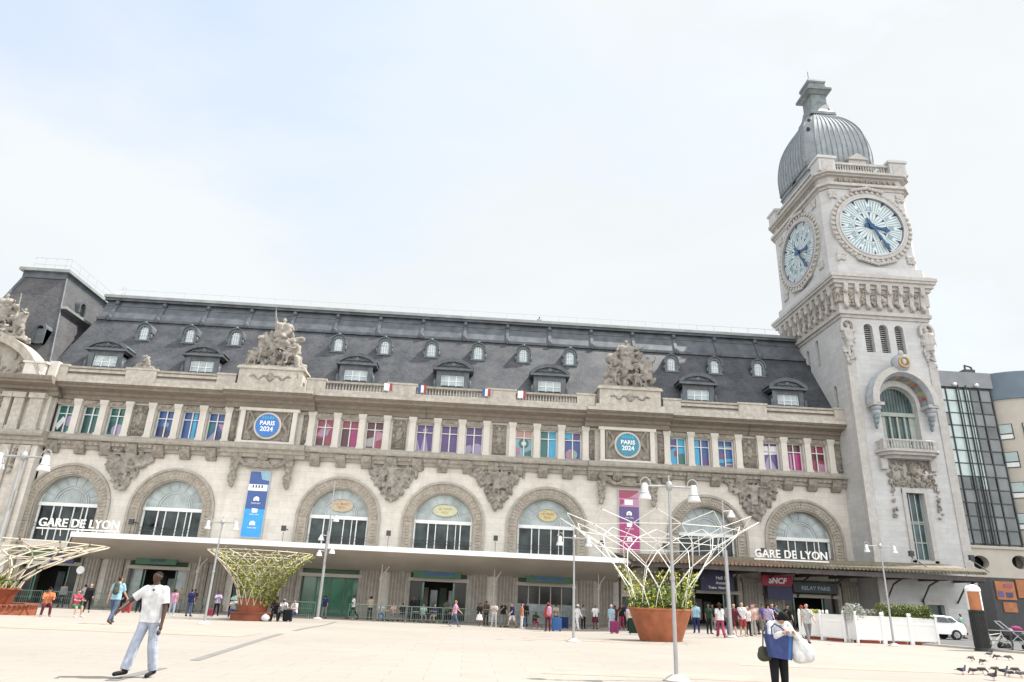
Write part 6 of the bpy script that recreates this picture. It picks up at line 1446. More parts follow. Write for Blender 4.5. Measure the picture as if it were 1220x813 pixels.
# ------------------------------------------------------------------ planters with trellis baskets
def planter(x, y, label, rb, rt, hp, z0, z1, R0, R1, n, mats, bench=None, swing=1.9, rt_=0.045, rz=0):
    P_ = thing('planter', (0, 0, 0), label, 'planter')
    mb = MB(mats[0]); mb.lathe((0, 0, 0), [(rb, 0.02), (rt, hp), (rt+0.06, hp), (rt+0.06, hp+0.07), (rt-0.07, hp+0.07), (rt-0.1, hp-0.15)], 40); mb.build('pot', P_, 'auto')
    MB('soil').lathe((0, 0, 0), [(rt-0.11, hp-0.16), (rt-0.11, hp-0.12)], 24).build('soil', P_)
    MB('steel_dark').lathe((0, 0, 0), [(rb*0.8, -0.1), (rb*0.8, 0.03)], 20).build('foot', P_)
    if bench:
        mb = MB('corten'); mb.lathe((0, 0, 0), [(bench-0.06, -0.06), (bench-0.06, 0.42), (rb*0.6, 0.42)], 32, caps=False); mb.build('bench_base', P_)
        mb = MB('bench_wood'); nb = 60
        for k in range(nb):
            a = 2*PI*k/nb; c, s = math.cos(a), math.sin(a); w_ = 2*PI*bench/nb*0.36
            r0, r1 = bench-0.62, bench+0.04
            mb.add([(r0*c+s*w_*.7, r0*s-c*w_*.7, z) for z in (0.43, 0.49)]+[(r1*c+s*w_, r1*s-c*w_, z) for z in (0.43, 0.49)]+[(r1*c-s*w_, r1*s+c*w_, z) for z in (0.43, 0.49)]+[(r0*c-s*w_*.7, r0*s+c*w_*.7, z) for z in (0.43, 0.49)],
                   [(0, 1, 3, 2), (2, 3, 5, 4), (4, 5, 7, 6), (6, 7, 1, 0), (1, 7, 5, 3), (0, 2, 4, 6)])
        mb.build('bench_seat', P_)
    lv = 5
    def pt(k, t, off=0.0):
        a = 2*PI*(k+off)/n; r = R0+(R1-R0)*(t**swing); return Vector((r*math.cos(a), r*math.sin(a), z0+(z1-z0)*t))
    T_ = MB(mats[1])
    ts = [0, .3, .52, .72, .88, 1.0]
    for k in range(n):
        for j in range(lv):
            o0, o1 = (0, 0.5) if j % 2 == 0 else (0.5, 0)
            T_.bar(pt(k, ts[j], o0), pt(k, ts[j+1], o1), rt_, 5); T_.bar(pt(k, ts[j], o0), pt(k-1, ts[j+1], o1) if o0 == 0 else pt(k+1, ts[j+1], 0), rt_, 5)
            if 2 <= j < lv-1 or (j >= 2 and mats[1] != 'trellis_white'): T_.bar(pt(k, ts[j+1], o1), pt(k+1, ts[j+1], o1), rt_*0.75, 5)
    tr = T_.build('trellis', P_)
    K = MB('steel_dark')
    for k in range(n):
        for j in range(1, lv+1): K.ell(pt(k, ts[j], 0.5 if j % 2 else 0), (rt_*1.5,)*3)
    K.build('joint_knobs', tr, True)
    place(P_, (x, y, gz(x, y)), rz); return P_, pt
p3, pt3 = planter(9.55, 35.4, 'big terracotta planter with a wide white trellis and bright bamboo', 1.0, 1.52, 1.42, 1.0, 5.7, 1.15, 5.0, 12, ('terracotta', 'trellis_white'), None, 1.9, 0.018)
p2, pt2 = planter(-13.2, 46.5, 'middle planter with a round corten bench and a plant-covered trellis', 0.8, 0.95, 1.25, 0.9, 4.05, 0.9, 3.25, 14, ('corten', 'trellis_cream'), 1.3, 1.9, 0.028, 0.1)
p1, pt1 = planter(-23.6, 37.4, 'planter with a round bench and bare cream trellis at the left edge', 0.9, 1.35, 1.15, 0.8, 3.4, 1.15, 4.85, 18, ('corten', 'trellis_cream'), 2.35, 2.1, 0.032)
def leaf(mb, c, s, rs, mat):
    d = Vector((rs.uniform(-1, 1), rs.uniform(-1, 1), rs.uniform(-0.3, 1))).normalized(); a = d.orthogonal().normalized(); c = Vector(c)
    a = Matrix.Rotation(rs.uniform(0, 6.3), 3, d) @ a
    mb.add([c-d*s, c+a*s*0.32, c+d*s, c-a*s*0.32], [(0, 1, 2, 3)], mat)
def plant(name, loc, label, cat, fn, n, size, mats, stems=None, seed=1, stemmat='bamboo_green', group=None):
    P_ = thing(name, loc, label, cat, group); rs = random.Random(seed); mb = MB(mats[0])
    for _ in range(n):
        c = fn(rs)
        if c is None: continue
        leaf(mb, Vector(loc)+Vector(c), size*rs.uniform(0.5, 1.3), rs, mats[int(rs.random()**1.5*len(mats))])
    mb.build('foliage', P_, fixn=False)
    if stems:
        mb = MB(stemmat)
        for a, b in stems(rs): mb.bar(Vector(loc)+Vector(a), Vector(loc)+Vector(b), 0.02, 4, 0.008)
        mb.build('stems', P_)
    return P_
def bush(r, h, zb):
    def f(rs):
        a = rs.uniform(0, 6.3); q = math.sqrt(rs.random()); v = rs.random(); lobes = 0.75+0.25*math.sin(a*5+v*4)
        return (r*q*math.cos(a)*lobes, r*q*math.sin(a)*lobes, zb+h*v*(1-0.5*q*q))
    return f
z3 = gz(9.55, 35.4)
def bam(rs):
    k = rs.randrange(0, 12); t = rs.random()**2.4*0.42; 
    if k % 12 in (5, 6, 7): t *= 1.15
    p = pt3(k, t, rs.choice((0, 0.5))*(t/0.3 if t < 0.3 else 1)); s = 0.32*(1-t*0.6)
    return (p.x+rs.uniform(-s, s), p.y+rs.uniform(-s, s), max(p.z+rs.uniform(-.05, .3), 1.5))
plant('bamboo_plant', (9.55, 35.4, z3), 'yellow-green bamboo climbing the ribs of the white trellis', 'plant', bam, 3600, 0.085, ['bamboo_yellow', 'bamboo_green', 'bamboo_yellow', 'leaf_green'],
      lambda rs: [(pt3(k, 0, 0)*0.8, pt3(k, 0.42, 0.25)*rs.uniform(0.85, 1.0)) for k in range(14)], 2)
plant('shrub', (9.55, 35.4, z3), 'low dark green shrub filling the big terracotta pot', 'shrub', bush(1.55, 1.0, 1.38), 6000, 0.13, ['leaf_green', 'leaf_olive', 'bamboo_green'], None, 3)
z2 = gz(-12.95, 46.5)
def cre(rs):
    t = rs.random()**0.8; p = pt2(rs.randrange(14), t, rs.random()); w_ = 0.25
    if t > 0.82 and rs.random() < 0.55: return None
    return (p.x*rs.uniform(0.8, 1.02)+rs.uniform(-w_, w_)*0.6, p.y*rs.uniform(0.8, 1.02)+rs.uniform(-w_, w_)*0.6, p.z+rs.uniform(-w_, w_)*0.6)
plant('creeper', (-12.95, 46.5, z2), 'olive creeper covering the trellis of the middle planter', 'plant', cre, 6500, 0.11, ['leaf_olive', 'bamboo_yellow', 'leaf_green', 'leaf_olive'], lambda rs: [((0.5*math.cos(k), 0.5*math.sin(k), 1.1), pt2(k, 0.6, 0)) for k in range(14)], 4)
z1 = gz(-23.0, 37.4)
plant('grass_plant', (-23.6, 37.4, z1), 'tall thin grasses inside the cream trellis at the left', 'plant', bush(1.2, 0.9, 1.0), 700, 0.16, ['leaf_olive', 'bamboo_green'], lambda rs: [((0.9*rs.uniform(-1, 1), 0.9*rs.uniform(-1, 1), 1.05), (1.3*rs.uniform(-1, 1), 1.3*rs.uniform(-1, 1), rs.uniform(1.7, 2.4))) for _ in range(70)], 5, 'leaf_olive')

# ------------------------------------------------------------------ white planter boxes on the right
def planter_box(x, y, w_, rz, label):
    B_ = thing('planter_box', (0, 0, 0), label, 'planter box', 'white planter boxes in a row'); h = 1.32; d = 0.7
    mb = MB('white_paint'); mb.box(-w_/2, w_/2, -d/2, d/2, 0.16, h); mb.box(-w_/2-0.03, w_/2+0.03, -d/2-0.03, d/2+0.03, h-0.0, h+0.05)
    mb.build('box', B_)
    for s in (-1, 1):
        for t_ in (-1, 1):
            mb = MB('white_paint'); mb.box(s*w_/2-0.06, s*w_/2+0.06, t_*d/2-0.06, t_*d/2+0.06, 0.0, h+0.09); mb.lathe((s*w_/2, t_*d/2, h+0.09), [(0.04, 0), (0.07, 0.06), (0.06, 0.13), (0.01, 0.17)], 10); mb.build('corner_post', B_)
    mb = MB('white_paint')
    for z in (0.2, 0.98, 1.2): mb.box(-w_/2+0.06, w_/2-0.06, -d/2-0.022, -d/2+0.01, z, z+0.07)
    mb.build('rails', B_)
    mb = MB('soil'); mb.box(-w_/2+0.04, w_/2-0.04, -d/2+0.04, d/2-0.04, h+0.03, h+0.07); mb.build('soil', B_)
    mb = MB('pallet_red'); mb.box(-w_/2+0.2, w_/2-0.2, -d/2+0.05, d/2-0.05, 0.0, 0.13); mb.build('pallet', B_)
    place(B_, (x, y, gz(x, y)), rz); return B_
bx = [(20.1, 41.2, 1.35, -0.8, 'white planter box at the left end of the row, yellow sprigs on top'), (20.65, 39.8, 1.35, -1.0, 'white planter box with the round silver bush, second from the left of the row'), (21.75, 38.8, 1.55, 0.12, 'white planter box directly behind the street lamp'), (23.4, 39.0, 1.55, 0.12, 'white planter box under the left half of the green hedge'), (25.05, 39.2, 1.55, 0.12, 'white planter box at the right end of the row beside the white car')]
for b in bx: planter_box(*b)
gb = lambda x, y: gz(x, y)
plant('shrub', (20.1, 41.1, gb(20, 41)), 'thin yellow-green sprigs on the leftmost white planter box', 'shrub', lambda rs: (rs.uniform(-.5, .3), rs.uniform(-.2, .2), 1.38+rs.random()*0.2), 260, 0.07, ['bamboo_yellow'], None, 6)
plant('shrub', (21.25, 38.9, gb(21, 39)), 'round silver-grey bush spilling over a white planter box', 'shrub', lambda rs: (lambda v: tuple(v.normalized()*rs.random()**0.4*0.62+Vector((0, 0, 1.45))))(Vector((rs.gauss(0, 1), rs.gauss(0, 1), rs.gauss(0, .75)))), 1500, 0.07, ['leaf_silver'], None, 7)
plant('shrub', (22.1, 38.95, gb(23, 39)), 'low silver-grey foliage behind the lamp on a white planter box', 'shrub', lambda rs: (rs.uniform(-.8, .8), rs.uniform(-.25, .25), 1.35+rs.random()*0.35), 900, 0.07, ['leaf_silver', 'leaf_olive'], None, 8)
plant('hedge', (24.25, 39.1, gb(25, 39)), 'long low green hedge growing from the two right planter boxes', 'hedge', lambda rs: (rs.uniform(-1.55, 1.5), rs.uniform(-.3, .3), 1.35+rs.random()**1.3*(0.6+0.1*math.sin(rs.random()*9))), 4200, 0.08, ['leaf_olive', 'leaf_green', 'bamboo_green'], None, 9)

# ------------------------------------------------------------------ crowd barriers, cafe corner
def barrier():
    B_ = thing('crowd_barrier', (0, 0, 0), 'x', 'barrier', 'steel crowd barriers along the station front')
    mb = MB('barrier_steel'); mb.path([(-1.1, 0, 0.15), (-1.1, 0, 1.1), (1.1, 0, 1.1), (1.1, 0, 0.15)], 0.028, 6); mb.bar((-1.1, 0, 0.25), (1.1, 0, 0.25), 0.02, 6); mb.bar((-1.1, 0, 0.68), (1.1, 0, 0.68), 0.014, 5); mb.build('frame', B_)
    mb = MB('barrier_steel')
    for k in range(1, 16): mb.bar((-1.1+k*0.1375, 0, 0.25), (-1.1+k*0.1375, 0, 1.1), 0.011, 5)
    mb.build('bars', B_)
    for s in (-0.75, 0.75):
        mb = MB('barrier_steel'); mb.path([(s, -0.3, 0.0), (s, -0.02, 0.28), (s, 0.3, 0.0)], 0.022, 6); mb.build('foot', B_)
    return B_
pr = barrier()
bl = [(-31.5, 54.2, .05), (-29.2, 54.3, 0), (-26.8, 54.2, .03), (-24.5, 54.3, -.04), (-22.2, 54.4, .02), (-19.9, 54.3, .08), (-11.9, 53.6, .0), (-7.2, 53.2, .02), (-4.95, 53.2, -.03), (-2.7, 53.3, .03), (-0.4, 53.5, 0), (1.9, 53.7, .06), (4.2, 53.8, -.04), (6.5, 54.1, .02), (9.0, 54.6, .05)]
bn = ['behind the seated pair at the far left', 'behind the bald man in grey', 'behind the man with the rucksack', 'just left of the walking man in white', 'behind the walking man in white', 'behind the person in lavender', 'standing alone at the foot of the very tall light pole', 'first of the run left of the central doorway', 'left of the central doorway beside the cafe guests', 'before the central open doorway', 'behind the walker in a pink top', 'behind the crouching child group', 'behind the people waiting right of the central doorway', 'behind the traveller with a blue suitcase', 'last of the run, right of the white-hatted traveller']
for i, ((x, y, a), nm) in enumerate(zip(bl, bn)):
    o = pr if i == 0 else copy_tree(pr)
    place(o, (x, y, gz(x, y)), a, 'grey-green steel crowd barrier '+nm)
def suitcase(x, y, col, label, h=0.72, rz=0.3, w_=0.46):
    S_ = thing('suitcase', (0, 0, 0), label, 'suitcase'); mb = MB('cloth_'+col)
    mb.box(-w_/2, w_/2, -0.14, 0.14, 0.07, h)
    for k in range(5): mb.box(-w_/2+0.05+k*(w_-0.1)/5, -w_/2+0.09+k*(w_-0.1)/5, -0.155, -0.135, 0.12, h-0.06)
    mb.build('shell', S_)
    mb = MB('black_plastic'); mb.path([(-0.12, 0.1, h), (-0.12, 0.1, h+0.38), (0.12, 0.1, h+0.38), (0.12, 0.1, h)], 0.013, 5); mb.build('handle', S_)
    for sx in (-1, 1):
        for sy_ in (-1, 1): MB('black_rubber').bar((sx*(w_/2-0.06)-0.02, sy_*0.1, 0.035), (sx*(w_/2-0.06)+0.02, sy_*0.1, 0.035), 0.035, 8).build('wheel', S_)
    place(S_, (x, y, gz(x, y)), rz); return S_
suitcase(6.25, 49.5, 'kingblue', 'bright blue hard suitcase beside the traveller in red', 0.85, 0.2, 0.62)
suitcase(7.35, 53.8, 'navy', 'large navy suitcase of the traveller in the white hat', 0.8, -0.2, 0.6)
suitcase(-22.9, 51.2, 'red', 'red suitcase standing between two people behind the walking man', 0.6, 0.1)
suitcase(-11.2, 47.3, 'black', 'black suitcase in front of the people seated by the middle planter', 0.7, 0.4, 0.5)
suitcase(9.65, 46.9, 'magenta', 'dark pink suitcase left of the big terracotta planter', 0.75, 0.2, 0.5)
suitcase(10.75, 45.6, 'darkgreen', 'large dark green trunk standing left of the big terracotta planter', 0.95, -0.1, 0.85)
suitcase(-17.1, 50.3, 'crimson', 'crimson bag by the person seated under the pale green umbrella', 0.5, 0.3, 0.5)
suitcase(21.2, 43.8, 'green', 'bright green suitcase left of the white planter boxes', 0.8, 0, 0.4)
for (x, y, nm) in ((-5.9, 55.2, 'left of the central doorway'), (-3.6, 55.4, 'near the central doorway'), (-1.2, 55.6, 'right of the central doorway')):
    T_ = thing('cafe_table', (0, 0, 0), 'small round cafe table behind the barriers '+nm, 'table', 'cafe tables behind the barriers')
    MB('rail_grey').bar((0, 0, 0.7), (0, 0, 0.73), 0.33, 18).build('table_top', T_); mb = MB('steel_dark'); mb.bar((0, 0, 0.05), (0, 0, 0.7), 0.025, 6)
    for k in range(4): mb.bar((0, 0, 0.12), (0.25*math.cos(k*PI/2), 0.25*math.sin(k*PI/2), 0.0), 0.018, 5)
    mb.build('pedestal', T_); place(T_, (x, y, gz(x, y)))

# ------------------------------------------------------------------ people
FINE[0] = True
walk_man = dict(lean=3, legs=[(20, 2, 5), (-6, 2, 12)], arms=[(26, 42, 24, -28), (-4, 12, 16, 0)], nod=6, hturn=-0.2)
pm, Jm = person((-5.72, 13.85), 0, 1.80, walk_man, 'dark-skinned man in a white short-sleeved shirt and pale jeans striding across the square', 'dark', ('crop', 'black'), ('short', 'white'), ('wide', 'paleblue'), 'black', girth=1.1, voxel=0.0085)
pm.rotation_euler.z = R(-16)
# face and shirt details
def eyes(rt, J, h, col='hair_black'):
    X = Vector((1, 0, 0)); fc = J['facing']; H = J['head']; hd = J['hd']
    for s in (-1, 1):
        mb = MB('eye_white'); e = H+fc*0.041*h+hd*0.002*h+X*s*0.0165*h; mb.ell(e, (0.008*h, 0.005*h, 0.0045*h)); mb.build('eye', rt, True)
        mb = MB('hair_black'); mb.ell(e+fc*0.004*h, (0.0035*h, 0.0025*h, 0.0035*h)); mb.cap(e+hd*0.013*h-X*0.008*h+fc*.002*h, e+hd*0.013*h+X*0.008*h+fc*.002*h, 0.0024*h); mb.build('brow', rt, True)
    mb = MB('lip'); mb.cap(H-hd*0.031*h+fc*0.0385*h-X*0.011*h, H-hd*0.031*h+fc*0.0385*h+X*0.011*h, 0.0034*h); mb.build('mouth', rt, True)
eyes(pm, Jm, 1.8)
mb = MB('hair_black'); H = Jm['head']; fc = Jm['facing']
for s in (-1, 1): mb.ell(H+fc*0.082+Vector((s*0.03, 0, 0.004)), (0.028, 0.012, 0.018)); mb.bar(H+fc*0.07+Vector((s*0.055, 0, 0.005)), H-fc*0.0+Vector((s*0.083, 0, 0.01)), 0.003, 5)
mb.build('sunglasses', pm, True)
mb = MB('rail_grey'); c = Jm['neck']; 
for s in (-1, 1): mb.path([c+Vector((s*0.1, 0.01, 0.035)), c+Vector((s*0.105, -0.085, -0.03)), c+Vector((s*0.10, -0.135, -0.16))], 0.008, 5)
mb.build('rucksack_strap', pm)
mb = MB('hair_black')
for k in range(3): mb.ell(Jm['chest']+Vector((0.0, -0.135, 0.10-k*0.05)), (0.022, 0.012, 0.016))
mb.build('hanging_glasses', pm, True)
mb = MB('cloth_white')
for s in (-1, 1): mb.add([c+Vector((s*0.015, -0.09, -0.0)), c+Vector((s*0.075, -0.05, 0.03)), c+Vector((s*0.085, -0.10, -0.03)), c+Vector((s*0.03, -0.13, -0.075))], [(0, 1, 2, 3)])
mb.build('collar', pm, fixn=False)
a, e, wr, d, s_ = Jm['arms'][1]
kb = thing('keyring', (0, 0, 0), 'small dark pouch and key ring in the hand of the man in white', 'keys'); mb = MB('black_plastic'); mb.ell(wr+d*0.13+Vector((0, -0.03, -0.03)), (0.03, 0.045, 0.05)); mb.build('pouch', kb, True); mb = MB('steel_grey'); mb.bar(wr+d*0.13+Vector((0, -0.04, -0.08)), wr+d*0.13+Vector((0, -0.04, -0.14)), 0.008, 6); mb.ell(wr+d*0.13+Vector((0, -0.04, -0.15)), (0.02, 0.008, 0.02)); mb.build('key', kb, True)
place(kb, (-5.72, 13.85, 0), R(-16))
# woman looking down into her bag
wom = dict(lean=14, legs=[(5, 4, 6), (-4, 3, 6)], arms=[(28, 20, 88, -52), (22, 20, 98, -58)], nod=46, htilt=0.12)
pw, Jw = person((5.62, 13.0), 0, 1.66, wom, 'woman in a white blouse and black trousers bent over the bag on her arm', 'fair', ('bob', 'black'), ('long', 'white'), ('trousers', 'black'), 'black', girth=0.98, voxel=0.0085)
pw.rotation_euler.z = R(6); eyes(pw, Jw, 1.66)
zz = gz(5.6, 13)
def bag(name, loc, label, build, rz=0):
    b_ = thing(name, (0, 0, 0), label, 'bag'); build(b_); place(b_, loc, rz); return b_
def tote(b_):
    mb = MB('cloth_cobalt'); v = [(-0.3, -0.09, 0.88), (0.06, -0.09, 0.84), (0.12, -0.09, 1.22), (-0.36, -0.09, 1.25), (-0.3, 0.05, 0.88), (0.06, 0.05, 0.84), (0.12, 0.07, 1.22), (-0.36, 0.07, 1.25)]
    v = [(x*1.0, y-0.26, z-0.06) for x, y, z in v]; mb.add(v, [(0, 1, 2, 3), (4, 7, 6, 5), (0, 4, 5, 1), (1, 5, 6, 2), (3, 0, 4, 7)]); mb.build('bag_body', b_, fixn=False)
    mb = MB('cloth_kingblue'); mb.add([(-0.02, -0.355, 0.79), (0.04, -0.355, 0.79), (0.09, -0.355, 1.15), (0.03, -0.355, 1.16)], [(0, 1, 2, 3)]); mb.build('side_stripe', b_, fixn=False)
    for y in (-0.36, -0.19):
        mb = MB('cloth_cobalt'); mb.path([(-0.28, y, 1.16), (-0.26, y+0.05, 1.30), (-0.16, y+0.1, 1.36), (-0.04, y+0.05, 1.28), (0.02, y, 1.15)], 0.012, 6); mb.build('strap', b_)
bag('tote_bag', (5.62, 13.0, zz), 'large blue tote bag held by the woman in the white blouse', tote, R(6))
def white_sack(b_):
    mb = MB('cloth_white'); mb.cap((0.2, -0.2, 1.18), (0.40, -0.22, 0.9), 0.085, 0.17, 14); mb.cap((0.16, -0.2, 1.2), (0.2, -0.2, 0.95), 0.06, 0.12); mb.cap((0.48, -0.2, 0.84), (0.25, -0.24, 0.84), 0.1, 0.12); mb.remesh('sack_body', b_, 0.014, 1)
    mb = MB('cloth_white'); mb.path([(0.2, -0.2, 1.24), (0.12, -0.24, 1.3), (0.05, -0.26, 1.24)], 0.02, 6); mb.build('knot', b_)
bag('white_bag', (5.62, 13.0, zz), 'bulging white bag at the right arm of the bending woman', white_sack, R(6))
def olive_bag(b_):
    mb = MB('cloth_olive'); mb.cap((-0.3, -0.02, 0.82), (-0.22, -0.02, 0.82), 0.1, 0.09); mb.cap((-0.3, -0.02, 0.9), (-0.22, -0.02, 0.9), 0.08, 0.07); mb.remesh('bag_body', b_, 0.014, 1)
    mb = MB('cloth_olive'); mb.path([(-0.29, -0.02, 0.95), (-0.2, 0.1, 1.2), (-0.05, 0.12, 1.38)], 0.012, 6); mb.build('strap', b_)
bag('shoulder_bag', (5.62, 13.0, zz), 'small olive shoulder bag at the hip of the bending woman', olive_bag, R(6))
FINE[0] = False
T = ('trousers',)
person((-13.6, 29.3), 176, 1.76, 'walk2', 'man seen from behind in a pale blue T-shirt walking to the station with a rucksack', 'fair', ('crop', 'brown'), ('short', 'sky'), ('trousers', 'denim'), 'brown', pack=('olive', 'grey and khaki rucksack on the back of the man in pale blue'), voxel=0.012)
